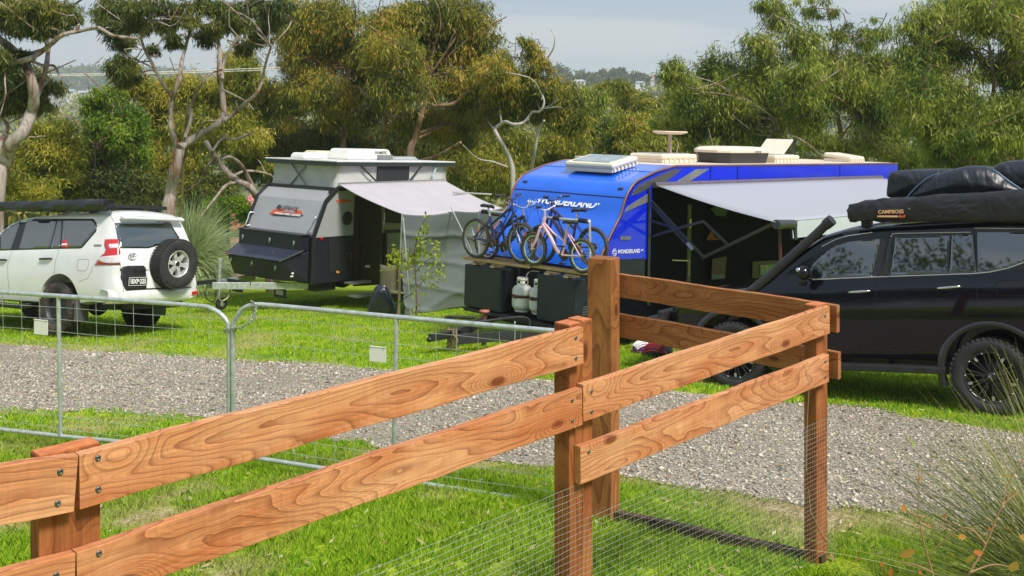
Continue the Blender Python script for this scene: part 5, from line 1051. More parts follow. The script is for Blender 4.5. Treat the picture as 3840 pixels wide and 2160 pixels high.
# roof gear
def hatch(x, y, w_, d_, h, tilt, name='roof_hatch', m=None, glass=True, z=3.02, label=None, slope=0, base=True):
    Mh = Matrix.Translation((x, y, z)) @ Matrix.Rotation(slope, 4, 'Y'); mb = MB()
    if base: mb.box((0, 0, .03), (w_*.94, d_*.94, .06))
    for k in range(7): [mb.box((-w_*.42+k*w_*.14, s_*d_*.485, .035), (.03, .03, .06)) for s_ in (-1, 1)]
    o = mb.build(name, M_HAT, va, M=Mh); 
    if label: o['label'] = label
    mb = MB(); n_ = 10
    mb.box((0, 0, 0), (w_, d_, h)); l_ = mb.build('lid', M_HAT, o, bevel=h*.4, M=Matrix.Translation((0, 0, .06+h/2)) @ Matrix.Rotation(tilt, 4, 'X'))
    if glass: mb = MB(); mb.box((0, 0, h/2+.004), (w_*.78, d_*.76, .02)); mb.build('lid_pane', M_HGL, l_, bevel=.008)
    return o
M_HAT = mat('hatch_cream', (.78, .70, .56), .4, 0, .06); M_HGL = mat('hatch_pane', (.30, .36, .36), .3, 0, .2, coat=.3)
sl_ = math.atan2(.17, .85)
hatch(.50, .10, .66, 1.02, .09, 0, z=2.94, slope=sl_, label='grey paned roof hatch on the sloping blue nose')
hatch(-1.20, .05, 1.0, .72, .09, 0, z=3.02)
mb = MB(); mb.box((-.55, -.55, 3.06), (1.2, .7, .07)); mb.build('solar_panel', mat('panel_frame_cream', (.70, .58, .46), .5), va, bevel=.01)
hatch(-4.3, .35, .9, .6, .08, 0, z=3.02)
mb = MB(); mb.box((0, 0, 0), (.62, .6, .04)); mb.build('open_lid', M_HAT, va, bevel=.015, M=Matrix.Translation((-4.85, .0, 3.26)) @ Matrix.Rotation(R(38), 4, 'Y'))
hatch(-6.95, .42, .62, .62, .09, R(-7), z=3.02, glass=False)
# air conditioner
for (z0, z1, s0, s1, m_, nm) in ((3.02, 3.20, .93, 1.0, mat('ac_black', (.02, .021, .025), .35), 'air_conditioner'),):
    c_ = Vector((-2.82, .38, 0)); a_ = .78; b_ = .38; oct_ = [(-1, -.55), (-.8, -1), (.8, -1), (1, -.55), (1, .55), (.8, 1), (-.8, 1), (-1, .55)]
    mb = MB(); mb.add([(c_.x+x*a_*s_, c_.y+y*b_*s_, z) for s_, z in ((s0, z0), (s1, z1)) for x, y in oct_], [tuple(range(8)), tuple(range(8, 16))]+[(i_, (i_+1) % 8, (i_+1) % 8+8, i_+8) for i_ in range(8)]); ac = mb.build(nm, m_, va, bevel=.01)
    mb = MB(); mb.add([(c_.x+x*a_*s_, c_.y+y*b_*s_, z) for s_, z in ((1.02, z1), (1.03, z1+.05), (.9, z1+.10), (.55, z1+.115)) for x, y in oct_], [tuple(range(8)), tuple(range(24, 32))]+[(r*8+i_, r*8+(i_+1) % 8, r*8+(i_+1) % 8+8, r*8+i_+8) for r in range(3) for i_ in range(8)]); mb.build('cover', M_HAT, ac, bevel=.012)
    text('lettering', 'DOMETIC', .05, frame((c_.x-.25, c_.y+b_*1.035, z1+.022), (-1, 0, 0), (0, 1, 0)), MATS['text_grey'], ac)
# satellite dish
mb = MB(); mb.box((-1.28, .12, 3.06), (.22, .2, .09)); mb.tube([(-1.28, .12, 3.05), (-1.28, .12, 3.50)], .035, 10); mb.tube([(-1.24, .17, 3.1), (-1.24, .17, 3.5)], .012, 6); mb.tube(resample([(-1.30, .2, 3.45), (-1.36, .24, 3.35), (-1.33, .22, 3.15)], 4), .008, 6)
an = mb.build('antenna_mast', mat('mast_pinkish', (.58, .42, .34), .5), va, bevel=.006)
mb = MB(); mb.lathe([(0, 3.50), (.2, 3.505), (.30, 3.535), (.31, 3.55), (.29, 3.56), (0, 3.545)], Matrix.Translation((-1.28, .12, 0)) @ Matrix.Diagonal((1.15, .9, 1, 1)), 28); mb.build('dish', mat('dish_cream', (.80, .62, .50), .5), an)
mb = MB(); mb.box((-2.4, -1.0, 3.035), (4, .04, .03)); mb.build('roof_rail', M_VROOF, va)
# awning
vaw = thing('caravan_awning', 'wide silver grey roll out awning on the side of the blue caravan', 'awning', VA @ Matrix.Translation((-3, 2.3, 2.5))); aI = Matrix.Translation((3, -2.3, -2.5))
AS = mat('silver_awning', (.36, .37, .42), .7, 0, .06, 60, bump=.1, bscale=80); AWH = mat('white_valance', (.48, .53, .53), .7, 0, .05)
za, zb_, Yb = 2.725, 2.34, 3.42; xa, xb = .58, -6.95; rows = []
for i_ in range(13):
    s_ = i_/12; rows.append([Vector((x+(.15*s_ if k == 0 else 0), Wv+.06+(Yb-Wv-.06)*s_, za+(zb_-za)*s_-.03*math.sin(math.pi*s_))) for k, x in enumerate(np.linspace(xa, xb, 18))])
mb = MB(); mb.grid(rows); mb.build('canopy', AS, vaw, M=aI, solid=.004)
mb = MB(); mb.beam((xa-.45, Yb-.02, zb_-.02), (xb, Yb-.02, zb_-.02), .03, .05); mb.prism([(xa-.28, Yb, zb_-.02), (xb, Yb, zb_-.02), (xb, Yb+.02, zb_-.24), (xa-.28, Yb+.02, zb_-.24)], (0, .006, 0)); mb.build('valance', AWH, vaw, M=aI)
mb = MB(); mb.tube([(xa+.13, Yb, zb_-.03), (xa-.33, Yb, zb_-.05)], .065, 14); mb.tube([(xa-.33, Yb, zb_-.05), (xa-.35, Yb, zb_-.26)], .05, 10); mb.build('roller', mat('roller_cover', (.03, .035, .035), .35, coat=.3), vaw, M=aI)
mb = MB(); mb.tube([(xa+.02, Wv+.05, za), (xb, Wv+.05, za)], .045, 12); mb.build('roller_rail', mat('rail_bronze', (.16, .13, .15), .4, .3), vaw, M=aI)
def arm(p, q, w_=.03, m=M_BLACKPL, X=.60):
    a, b = on(VA, *p, X=X), on(VA, *q, X=X); mb = MB(); mb.beam(a, b, w_, .04); mb.build('arm', m, vaw, M=aI)
M_ARM = mat('arm_dark', (.06, .065, .07), .35, .4)
arm(z7((290, 440))[0], z7((695, 872))[0], .02, M_ARM); arm(z7((275, 450))[0], z7((600, 812))[0], .02, M_ARM); arm(z7((690, 885))[0], z7((1275, 602))[0], .04, MATS['arm_dark']); arm(z7((270, 728))[0], z7((500, 655))[0], .03, M_ARM); arm(z7((500, 655))[0], z7((700, 600))[0], .03, M_ARM); arm(z7((700, 600))[0], z7((885, 775))[0], .02, M_ARM); arm(z7((275, 590))[0], z7((450, 645))[0], .012, M_ARM)
arm(z7((575, 770))[0], z7((615, 818))[0], .028, M_ALU, .62); arm(z7((1290, 595))[0], z7((1297, 1000))[0], .014, mat('strap_red', (.2, .05, .05), .5), .3)
# doorway things on the dark side
dd = vs(z7((570, 470), (600, 470), (590, 1250), (560, 1250)), mat('door_jamb', (.07, .08, .075), .4), 'door_frame', .02)
vs(z7((583, 580), (596, 580), (592, 650), (580, 650)), M_ALU, 'hinge', .03, dd); vs(z7((572, 895), (584, 895), (582, 1025), (570, 1025)), mat('hinge_tan', (.35, .27, .2), .4), 'hinge', .03, dd)
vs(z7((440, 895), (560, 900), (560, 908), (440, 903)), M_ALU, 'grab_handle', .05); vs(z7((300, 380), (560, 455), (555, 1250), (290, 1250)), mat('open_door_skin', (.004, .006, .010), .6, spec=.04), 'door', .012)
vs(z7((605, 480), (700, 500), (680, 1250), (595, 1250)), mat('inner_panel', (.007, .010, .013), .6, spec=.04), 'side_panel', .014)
w_ = vs(z7((1075, 912), (1300, 900), (1290, 1040), (1070, 1040)), M_TRIM, 'side_window', .02); vs(z7((1130, 940), (1280, 930), (1265, 1012), (1128, 1014)), mat('window_pane_blue', (.12, .20, .24), .1, 0, .5, 6, coat=.5), 'pane', .03, w_)
for (pts, col_) in ((((705, 730), (745, 670), (770, 725), (825, 738), (720, 745)), (.25, .05, .03)), (((1430, 750), (1480, 738), (1540, 742), (1470, 795), (1440, 785)), (.5, .09, .06)), (((735, 500), (790, 480), (870, 500), (850, 560), (780, 555)), (.05, .075, .07)), (((750, 890), (860, 870), (850, 1000), (745, 1010)), (.10, .06, .045)), (((745, 990), (840, 985), (850, 1040), (745, 1050)), (.11, .13, .14)), (((1275, 885), (1305, 888), (1303, 908), (1275, 908)), (.55, .04, .04))):
    vs(z7(*pts), mat('wall_item_%d' % int(pts[0][0]), col_, .6, var=.5, vscale=25), 'wall_bag', .05)
# tool boxes, rack, drawbar
BX = 2.281
for (ya, yb_, z0, z1) in ((-1.168, -.335, .735, 1.385), (.42, 1.168, .755, 1.41)):
    mb = MB(); mb.hexa([(x, y, z) for x in (BX-.42, BX) for y in (ya, yb_) for z in (z0, z1)]); o = mb.build('tool_box', mat('box_checker', (.016, .021, .026), .4, .1, .25, bump=.7, bscale=45), va, bevel=.012)
    mb = MB(); mb.box((BX+.004, (ya+yb_)/2, (z0+z1)/2), (.008, yb_-ya-.05, z1-z0-.05)); mb.build('box_door', MATS['box_checker'], o, bevel=.004)
    for t in (.22, .72): mb = MB(); mb.box((BX-.1, ya+(yb_-ya)*t, z1+.02), (.16, .10, .03)); mb.tube([(BX-.07, ya+(yb_-ya)*t-.05, z1+.045), (BX-.07, ya+(yb_-ya)*t+.22, z1+.045)], .018, 8); mb.build('rack_clamp', mat('tan_clamp', (.62, .46, .33), .4, .3), o)
    if ya > 0:
        mb = MB(); [mb.box((BX-.22, yb_+.004, z0+.15+k*.035), (.12, .008, .012)) for k in range(4)]; mb.build('vent', mat('vent_grey', (.12, .13, .14), .5), o)
mb = MB(); mb.box((2.0, 0, .69), (.6, 2.3, .05)); mb.box((1.84, .04, 1.0), (.03, .9, .7)); mb.build('box_tray', M_DIRTY, va)
for s_ in (-1, 1): mb = MB(); mb.beam((1.7, s_*.9, .60), (3.55, s_*.06, .56), .06, .14); mb.build('drawbar', mat('drawbar_grey', (.035, .037, .042), .5, .2, .2), va, bevel=.004)
mb = MB(); a = on(VA, 1640+1215*0, 1300, X=3.6) if False else Vector((3.6, 0, .60)); mb.beam((3.4, 0, .62), (3.95, 0, .62), .09, .09); mb.ball((3.96, 0, .60), (.05, .04, .04)); mb.tube(resample([(2.9, -.25, .74), (3.4, -.3, .80), (3.45, .2, .80), (2.6, .45, .82), (2.5, .5, .68)], 6), .022, 8); mb.build('coupling', M_DIRTY, va)
zq = rg(1640, 1100, .38820)
p = on(VA, *zq((455, 180))[0], X=2.9); mb = MB(); mb.lathe([(.03, -.2), (.03, -.02), (.075, 0), (.075, .025), (0, .03)], Matrix.Translation(p), 16); mb.build('jockey_handle', mat('rusty_pink', (.42, .13, .10), .6, var=.3), va)
for u_, v0, v1 in ((450, 420, 540), (680, 390, 470)): a, b = on(VA, *zq((u_, v0))[0], X=2.75), on(VA, *zq((u_, v1))[0], X=2.75); mb = MB(); mb.beam(a, b, .05, .05); mb.build('leg', M_DIRTY, va)
mb = MB()
for k in range(14):
    a = on(VA, *zq((748, 285+k*13))[0], X=2.75); mb.ball(a, (.012, .012, .022), 0, 8, 5)
mb.build('chain', M_ALU, va)
mb = MB()      # frayed rope bundle on the hitch
for k in range(16):
    a = on(VA, *zq((random.uniform(90, 200), random.uniform(330, 360)))[0], X=3.6); b = on(VA, *zq((random.choice([95, 110, 180, 190])+random.uniform(-12, 12), random.uniform(480, 575)))[0], X=3.6)
    mb.tube(resample([a, a.lerp(b, .3)+Vector((.03*random.uniform(-1, 1), .04*random.uniform(-1, 1), 0)), a.lerp(b, .7)+Vector((0, .03*random.uniform(-1, 1), 0)), b], 3), .008, 5)
mb.build('rope', mat('rope_brown', (.30, .21, .14), .9, var=.4, vscale=30), va)
for x in (-2.6, -3.4): 
    for s_ in (1, -1): wheel(va, (x, s_*.95, .63), .37, .22, .2, M_RUB, MRM, s_, 'steel')
mb = MB(); mb.box((-3, 0, .56), (9, 1.4, .16)); mb.build('chassis', M_BLACKPL, va)
# bike rack hoops and channel
def vx(u, v_, X): return on(VA, *z8((u, v_))[0], X=X)
RKX = 2.12; M_RKG = mat('rack_gold', (.48, .34, .18), .35, .6, .15); M_RKS = mat('rack_silver', (.62, .63, .6), .3, .5)
for pts, X in ((((215, 680), (480, 712), (735, 752)), 2.25), (((722, 738), (930, 768), (1150, 802)), 2.22), (((330, 668), (560, 700), (735, 730)), 1.98)):
    P_ = [vx(*q, X) for q in pts]; mb = MB(); mb.beam(P_[0], P_[-1], .09, .025); mb.beam(P_[0]+Vector((.04, 0, .015)), P_[-1]+Vector((.04, 0, .015)), .012, .03); mb.beam(P_[0]+Vector((-.04, 0, .015)), P_[-1]+Vector((-.04, 0, .015)), .012, .03); mb.build('rack_channel', M_RKG, va)
for pts in (((325, 680), (326, 350), (345, 318), (380, 314), (512, 328)), ((852, 362), (1000, 378), (1160, 392), (1182, 410), (1184, 720))):
    mb = MB(); mb.tube(resample([vx(*q, RKX) for q in pts], 4), .019, 10); h_ = mb.build('rack_hoop', M_RKS, va)
for p, q in (((905, 366), (950, 372)), ((1102, 385), (1165, 394)), ((350, 316), (395, 320))):
    mb = MB(); mb.tube([vx(*p, RKX), vx(*q, RKX)], .034, 10); mb.build('foam_grip', mat('foam_black', (.015, .015, .015), .8), va)
# ---------------- gas bottles ----------------
def bottle(u0, v_, X, label):
    c = on(VA, u0, v_, X=X); t = thing('gas_bottle', label, 'gas bottle', VA @ Matrix.Translation(c), 'gas bottles on the caravan drawbar'); Wt = mat('bottle_white', (.70, .73, .66), .35, 0, .05, dirt=((.45, .42, .33), 8, .3))
    r = .155; mb = MB(); mb.lathe([(.11, 0), (.115, .035)], n=28); mb.lathe([(0, .03), (.12, .035), (r*.96, .07), (r, .11), (r, .30), (r*.94, .345), (r*.7, .385), (.05, .40), (0, .402)], n=32); mb.build('cylinder', Wt, t)
    mb = MB()
    for a0, a1 in ((20, 70), (110, 160), (200, 250), (290, 340)):
        rows = [[Vector((.085*math.cos(R(a)), .085*math.sin(R(a)), z)) for a in np.linspace(a0, a1, 6)] for z in (.39, .46)]; mb.grid(rows)
    for a in (0, 90, 180, 270): rows = [[Vector((.085*math.cos(R(b)), .085*math.sin(R(b)), z)) for b in np.linspace(a-20, a+20, 5)] for z in (.39, .41)]; mb.grid(rows)
    rows = [[Vector((.085*math.cos(R(a)), .085*math.sin(R(a)), z)) for a in np.linspace(0, 360, 28)] for z in (.46, .505)]; mb.grid(rows)
    mb.build('collar', Wt, t, solid=.004); mb = MB(); mb.lathe([(.02, .40), (.02, .46), (.03, .47), (0, .48)], n=10); mb.build('valve', mat('brass', (.25, .18, .1), .4, .6), t)
    mb = MB(); mb.lathe([(r+.003, .215), (r+.004, .26)], n=32, cap=False); mb.box((r+.01, 0, .237), (.02, .05, .05)); mb.build('strap', mat('rusty_strap', (.12, .055, .035), .6, .2, .3), t, solid=.004); return t
bottle(*z8((656, 1090))[0], 2.08, 'white gas bottle with a rusty strap standing clear between the tool boxes')
bottle(*z8((790, 1110))[0], 2.06, 'white gas bottle half hidden behind the right hand tool box')
mb = MB(); mb.tube(resample([vx(690, 835, 2.1), vx(700, 800, 2.08), vx(730, 780, 2.0), vx(790, 785, 1.95)], 5), .007, 6); mb.build('gas_hose', mat('hose_grey', (.3, .33, .33), .5), va)
# ---------------- bicycles ----------------
M_SPK = mat('spoke_steel', (.5, .5, .48), .35, .7)
def bicycle(label, rear, front, X, Rr, m_fr, m_tyre, m_rim, m_bar, hz=.62, step=False, fork=None, rust=None):
    A, B = vx(*rear, X), vx(*front, X); x = (B-A); wb = x.length; M = VA @ frame(A, x, x.cross(Vector((0, 0, 1))) if False else Vector((0, 0, 1)).cross(x)*-1)
    # local frame: x forward, y up, z sideways
    t = thing('bicycle', label, 'bicycle', M, 'bicycles on the caravan rack')
    V3 = lambda a, b, c=0: Vector((a*wb, b, c))
    for nm, cx_, in (('rear', 0), ('front', 1)):
        Mw = Matrix.Translation((cx_*wb, 0, 0)); mb = MB(); n_ = 40
        rows = [[Vector(((Rr-.022+.026*math.cos(b))*math.cos(a)*1, (Rr-.022+.026*math.cos(b))*math.sin(a), .026*math.sin(b))) for b in np.linspace(0, 2*math.pi, 9)] for a in np.linspace(0, 2*math.pi, n_+1)]; mb.grid(rows)
        for k in range(48):
            a = 2*math.pi*k/48; mb.box((math.cos(a)*(Rr+.001), math.sin(a)*(Rr+.001), (k % 2-.5)*.018), (.007, .016, .012), Matrix.Rotation(a, 3, 'Z'))
        w_ = mb.build('wheel', m_tyre, t, M=Mw)
        mb = MB(); ri = Rr-.048; rows = [[Vector(((ri+.015*math.cos(b))*math.cos(a), (ri+.015*math.cos(b))*math.sin(a), .011*math.sin(b))) for b in np.linspace(0, 2*math.pi, 7)] for a in np.linspace(0, 2*math.pi, n_+1)]; mb.grid(rows, 0)
        for k in range(24):
            a = 2*math.pi*k/24; a2 = a+(.35 if k % 2 else -.35); s_ = 1 if k % 4 < 2 else -1; mb.tube([(math.cos(a2)*.02, math.sin(a2)*.02, s_*.028), (math.cos(a)*ri, math.sin(a)*ri, 0)], .0017, 3, 1, caps=False)
        mb.tube([(0, 0, -.06), (0, 0, .06)], .016, 8, 1); mb.box((ri*.6*math.cos(1.1), ri*.6*math.sin(1.1), .008), (.07, .03, .012), Matrix.Rotation(1.1, 3, 'Z'), 2)
        if nm == 'rear': mb.lathe([(.03, .03), (.05, .032), (.045, .045), (.025, .05)], n=16, mi=3)
        mb.build('rim', [m_rim, M_SPK, mat('reflector_orange', (.85, .22, .04), .3), mat('rusty_cog', (.13, .07, .04), .6, .5, .3)], w_)
    bb = V3(.41, -.03); st = V3(.31, .36); sd = V3(.28, hz-.15); ht = V3(.79, hz-.13); hb = V3(.825, hz-.25); hd = V3(.765, hz)
    mb = MB()
    if step: mb.tube(resample([hb+Vector((0, .03, 0)), V3(.66, .22), V3(.52, .04), bb], 5), .030, 10); mb.tube([hb+Vector((-.01, .06, 0)), V3(.6, .27), V3(.37, .17)], .014, 8)
    else: mb.tube([hb, bb], .029, 10); mb.tube([ht, V3(.34, .24)], .022, 8); mb.tube([ht, V3(.5, .1)], .012, 8)
    mb.tube([bb, st], .021, 8); mb.tube([ht, hb], .024, 10)
    for z in (-.045, .045): mb.tube([bb+Vector((0, 0, z*.5)), V3(0, 0, z)], .012, 6); mb.tube([st+Vector((0, -.05, z*.4)), V3(0, 0, z)], .009, 6)
    mb.build('frame', m_fr, t)
    mb = MB()
    for z in (-.05, .05): mb.tube([hb+Vector((.005, -.02, z)), V3(.9, .16, z), V3(1, 0, z)], [.019, .021, .013], 8)
    mb.tube([hb+Vector((.004, -.015, -.055)), hb+Vector((.004, -.015, .055))], .018, 8); mb.build('fork', fork or m_fr, t)
    mb = MB(); mb.tube([ht, hd+Vector((.02, -.02, 0))], .014, 8); w2 = .27
    bar = resample([hd+Vector((-.07, .045, -w2)), hd+Vector((-.02, .04, -w2*.55)), hd+Vector((.02, -.01, -.06)), hd+Vector((.02, -.01, .06)), hd+Vector((-.02, .04, w2*.55)), hd+Vector((-.07, .045, w2))], 4); mb.tube(bar, .012, 8); hb_ = mb.build('handlebar', m_bar, t)
    for s_ in (-1, 1):
        mb = MB(); mb.tube([hd+Vector((-.075, .047, s_*(w2+.005))), hd+Vector((-.05, .043, s_*(w2-.11)))], .017, 8); mb.build('grip', mat('grip_black', (.02, .02, .02), .7), hb_)
    mb = MB()
    for s_ in (-1, 1): mb.tube([hd+Vector((-.02, .03, s_*.13)), hd+Vector((.05, 0, s_*.22))], .005, 5); mb.tube(resample([hd+Vector((.03, .0, s_*.14)), hd+Vector((.12, -.04, s_*.06)), ht+Vector((.06, -.1, 0)), V3(.6, .2, .03)], 5), .0035, 5)
    mb.build('brake_cable', M_BLACKPL, t)
    mb = MB(); rows = []
    for k, (xx, ww, zz) in enumerate([(-.15, .02, .01), (-.13, .07, .02), (-.08, .085, .018), (0, .04, .012), (.08, .018, .008), (.12, .01, -.005)]): rows.append([sd+Vector((xx, zz+.02*(1-abs(a)), a*ww)) for a in (-1, -.6, 0, .6, 1)]+[sd+Vector((xx, zz-.03, a*ww*.7)) for a in (1, 0, -1)]+[sd+Vector((xx, zz+.0, -ww))])
    mb.grid(rows); mb.add(rows[0], [list(range(9))]); mb.build('saddle', mat('saddle_black', (.018, .018, .02), .45), t)
    mb = MB(); mb.tube([st, sd+Vector((-.01, -.02, 0))], .013, 8); mb.build('seat_post', M_ALU, t)
    mb = MB(); Mc = Matrix.Translation(bb); mb.lathe([(.075, .04), (.085, .042), (.085, .046), (.05, .048)], Mc, 24); mb.tube([bb+Vector((0, 0, -.06)), bb+Vector((0, 0, .06))], .016, 8)
    mb.tube([bb+Vector((0, 0, .055)), bb+Vector((.08, -.14, .065))], .01, 6); mb.tube([bb+Vector((0, 0, -.055)), bb+Vector((-.08, .14, -.065))], .01, 6)
    mb.tube([bb+Vector((0, .08, .044)), V3(0, .04, .04)], .004, 4); mb.tube([bb+Vector((0, -.08, .044)), V3(0, -.04, .04)], .004, 4); cs = mb.build('crankset', mat('crank_dark', (.07, .055, .045), .5, .5, .3), t)
    for q, s_ in ((bb+Vector((.08, -.14, .11)), 1), (bb+Vector((-.08, .14, -.11)), -1)): mb = MB(); mb.box(q, (.09, .02, .08)); mb.build('pedal', M_BLACKPL, cs, bevel=.003)
    return t
M_TB = mat('bike_tyre', (.07, .06, .045), .8, var=.25); F_BLUE = mat('bike_navy', (.012, .025, .16), .25, .1, coat=.6); F_BLK = mat('bike_black', (.02, .02, .028), .3, .1, coat=.5); F_PINK = mat('bike_pink', (.84, .54, .60), .3, coat=.5); F_PURP = mat('bike_purple', (.05, .035, .13), .3, coat=.5)
bicycle('navy blue mountain bike at the left front of the caravan rack', (300, 525), (655, 562), 2.27, .305, F_BLUE, M_TB, mat('rim_silver', (.5, .5, .48), .3, .6), F_BLK, .66, fork=F_BLK)
bicycle('dark bike with silver handlebar behind the navy blue mountain bike', (385, 560), (748, 598), 2.03, .27, F_BLK, M_TB, mat('rim_silver', (.5, .5, .48), .3, .6), M_ALU, .60)
bicycle('small pink girls bike with pale green rims on the rack', (1125, 662), (750, 607), 2.30, .245, F_PINK, M_TB, mat('rim_mint', (.62, .78, .58), .4), mat('bar_pinkwhite', (.7, .55, .58), .3, .2), .60, step=True)
bicycle('dark purple bike with orange reflectors hidden behind the pink bike', (1208, 592), (812, 566), 2.05, .285, F_PURP, M_TB, mat('rim_dark', (.08, .08, .1), .3, .5), F_BLK, .66)

# ---------------- helmets on the grass ----------------
def helmet(label, xd, yd, m1, m2, rot, r=.13, tilt=0):
    p = ground_hit(xd*K, yd*K); t = thing('bike_helmet', label, 'helmet', Matrix.Translation(p+Vector((0, 0, .02))) @ Matrix.Rotation(rot, 4, 'Z') @ Matrix.Rotation(tilt, 4, 'X'), 'helmets on the grass'); mb = MB(); rows = []
    for i_ in range(9):
        a = math.pi/2*i_/8; row = []
        for k in range(25):
            b = 2*math.pi*k/24; row.append(Vector((r*1.15*math.cos(b)*math.sin(a)*(1+.05*math.cos(6*b)), r*.85*math.sin(b)*math.sin(a), r*1.0*math.cos(a)+.02)))
        rows.append(row)
    mb.grid(rows); mb.build('shell', m1, t, solid=.012); mb = MB()
    for k in range(-2, 3): mb.tube([(r*1.1*math.sin(a_), k*r*.27*math.cos(a_*.5), r*.98*math.cos(a_)*math.sqrt(max(.05, 1-(k*.27)**2))+.032) for a_ in np.linspace(-1.1, 1.1, 9)], .012, 6)
    mb.build('rib', m2, t); mb = MB(); mb.tube(resample([(-.05, r*.8, .02), (0, r*1.3, .0), (.1, r*1.5, .01), (.05, r*.9, .03)], 4), .005, 5); mb.build('chin_strap', M_WHITE, t)
helmet('purple and white bike helmet on the grass beside the tall timber post', 1612, 887, mat('helmet_purple', (.13, .015, .17), .3, coat=.5), mat('helmet_white', (.8, .8, .78), .35), .5, .12, .3)
helmet('pale blue and grey bike helmet behind the red and black helmet', 1640, 884, mat('helmet_ice', (.30, .42, .48), .3, coat=.5), mat('helmet_navy', (.02, .05, .16), .3), 1.2, .13, -.2)
helmet('red trimmed black bike helmet nearest the driveway', 1648, 897, mat('helmet_black', (.02, .022, .03), .35, coat=.4), mat('helmet_red', (.45, .03, .05), .3), -.3, .145, .5)
helmet('plain black bike helmet lying right of the red trimmed one', 1672, 894, mat('helmet_black2', (.03, .034, .035), .4), mat('helmet_grey', (.09, .10, .10), .4), .9, .12, 0)

# ---------------- sapling with stake ----------------
def ribbon_tree(parent, segs, m, name): mb = MB(); [mb.tube(resample(p, 3), list(np.linspace(r0, r1, (len(p)-1)*3+1)), 6) for p, r0, r1 in segs]; return mb.build(name, m, parent)
sp = ground_hit(1046*K, 806*K); dS = sp.y; st_ = thing('sapling', 'slender young tree with yellow green leaves in front of the grey annex wall', 'sapling', sp)
def SL(x, y, o=0): return D(x, y, dS+o)-sp
segs = [([Vector((0, 0, 0)), SL(1048, 760), SL(1046, 700), SL(1042, 640), SL(1050, 600), SL(1064, 560), SL(1074, 545)], .016, .005), ([SL(1043, 690), SL(1062, 665, .1), SL(1085, 648, .1), SL(1112, 628, .1)], .008, .003), ([SL(1046, 722), SL(1075, 700, -.1), SL(1105, 688, -.1)], .007, .003), ([SL(1042, 680), SL(1020, 655, .1), SL(1000, 630, .1), SL(985, 640, .1)], .008, .003), ([SL(1046, 650), SL(1030, 620), SL(1035, 600)], .006, .003)]
ribbon_tree(st_, segs, mat('sapling_bark', (.16, .09, .06), .8), 'trunk')
def leafquads(C, dirs, L_, W_, droop=None):
    n = len(C); a = np.cross(dirs, rng.normal(size=(n, 3))); a /= np.linalg.norm(a, axis=1, keepdims=True)+1e-9
    d = dirs*L_[:, None]; s_ = a*W_[:, None]/2; return np.stack([C, C+d*.45-s_, C+d, C+d*.45+s_], 1).reshape(-1, 3), np.arange(n*4).reshape(n, 4)
LM_SAP = leaf_mat('sapling_leaf', [(.20, .30, .02), (.34, .42, .035), (.48, .50, .06)], .4)
pts = []
for (x, y, r, k) in [(1068, 575, 16, 26), (1058, 600, 16, 34), (1050, 628, 22, 60), (1068, 640, 16, 34), (1040, 650, 18, 40), (1105, 632, 20, 36), (1090, 655, 16, 24), (1000, 640, 22, 50), (990, 655, 18, 30), (1010, 665, 22, 46), (1095, 690, 24, 34), (1075, 705, 20, 26), (1048, 740, 14, 14), (1035, 690, 14, 18), (1085, 612, 10, 10), (1075, 545, 8, 8), (1112, 680, 10, 12), (1047, 765, 8, 7)]:
    c = SL(x, y); s_ = r/2607*dS; pts.append(np.array([c+Vector(rng.normal(0, s_*.55, 3)) for _ in range(k)]))
C = np.concatenate(pts); dr = rng.normal(size=C.shape); dr[:, 2] -= .6; dr /= np.linalg.norm(dr, axis=1, keepdims=True)
V, F = leafquads(C, dr, rng.uniform(.06, .11, len(C)), rng.uniform(.035, .055, len(C))); np_mesh('leaves', V, F, LM_SAP, st_)
sp2 = ground_hit(1003*K, 800*K); stk = thing('garden_stake', 'square hardwood stake tied to the young sapling', 'stake', sp2); mb = MB(); top = D(1006, 664, sp2.y)-sp2; mb.beam((0, 0, -.1), top, .045, .045); mb.build('stake', mat('stake_wood', (.36, .25, .17), .8, var=.2), stk)
mb = MB(); mb.tube([D(1003, 760, sp2.y-.02)-sp2, D(1042, 735, sp2.y-.05)-sp2], .008, 5); mb.build('tie', M_BLACKPL, stk)

# ---------------- trees ----------------
def bark(name, cols):
    m = bpy.data.materials.new(name); m.use_nodes = True; n = m.node_tree.nodes; l = m.node_tree.links; b = n['Principled BSDF']; b.inputs['Roughness'].default_value = .8; b.inputs['Specular IOR Level'].default_value = .2
    tc = n.new('ShaderNodeTexCoord'); mp = n.new('ShaderNodeMapping'); mp.inputs['Scale'].default_value = (4.5, 4.5, .7); l.new(tc.outputs['Object'], mp.inputs[0])
    z = n.new('ShaderNodeTexNoise'); z.inputs['Scale'].default_value = 1.3; z.inputs['Detail'].default_value = 7; z.inputs['Roughness'].default_value = .65; z.inputs['Distortion'].default_value = .6; l.new(mp.outputs[0], z.inputs['Vector'])
    r = n.new('ShaderNodeValToRGB'); e = r.color_ramp.elements
    while len(e) < len(cols): e.new(.5)
    for i, c in enumerate(cols): e[i].position = .32+.36*i/(len(cols)-1); e[i].color = c+(1,)
    l.new(z.outputs['Fac'], r.inputs[0]); l.new(r.outputs[0], b.inputs['Base Color']); bp = n.new('ShaderNodeBump'); bp.inputs['Strength'].default_value = .5; bp.inputs['Distance'].default_value = .04; l.new(z.outputs['Fac'], bp.inputs['Height']); l.new(bp.outputs[0], b.inputs['Normal']); return m
B_PALE = bark('pale_gum_bark', [(.06, .032, .02), (.22, .12, .075), (.30, .25, .21), (.42, .37, .33), (.24, .20, .17)]); B_BRN = bark('brown_gum_bark', [(.06, .035, .022), (.20, .11, .065), (.30, .20, .13), (.36, .30, .25)]); B_GREY = bark('dead_grey_wood', [(.28, .25, .23), (.45, .42, .39), (.55, .52, .48)]); B_DK = bark('dark_bark', [(.03, .022, .018), (.08, .055, .04), (.12, .09, .07)])
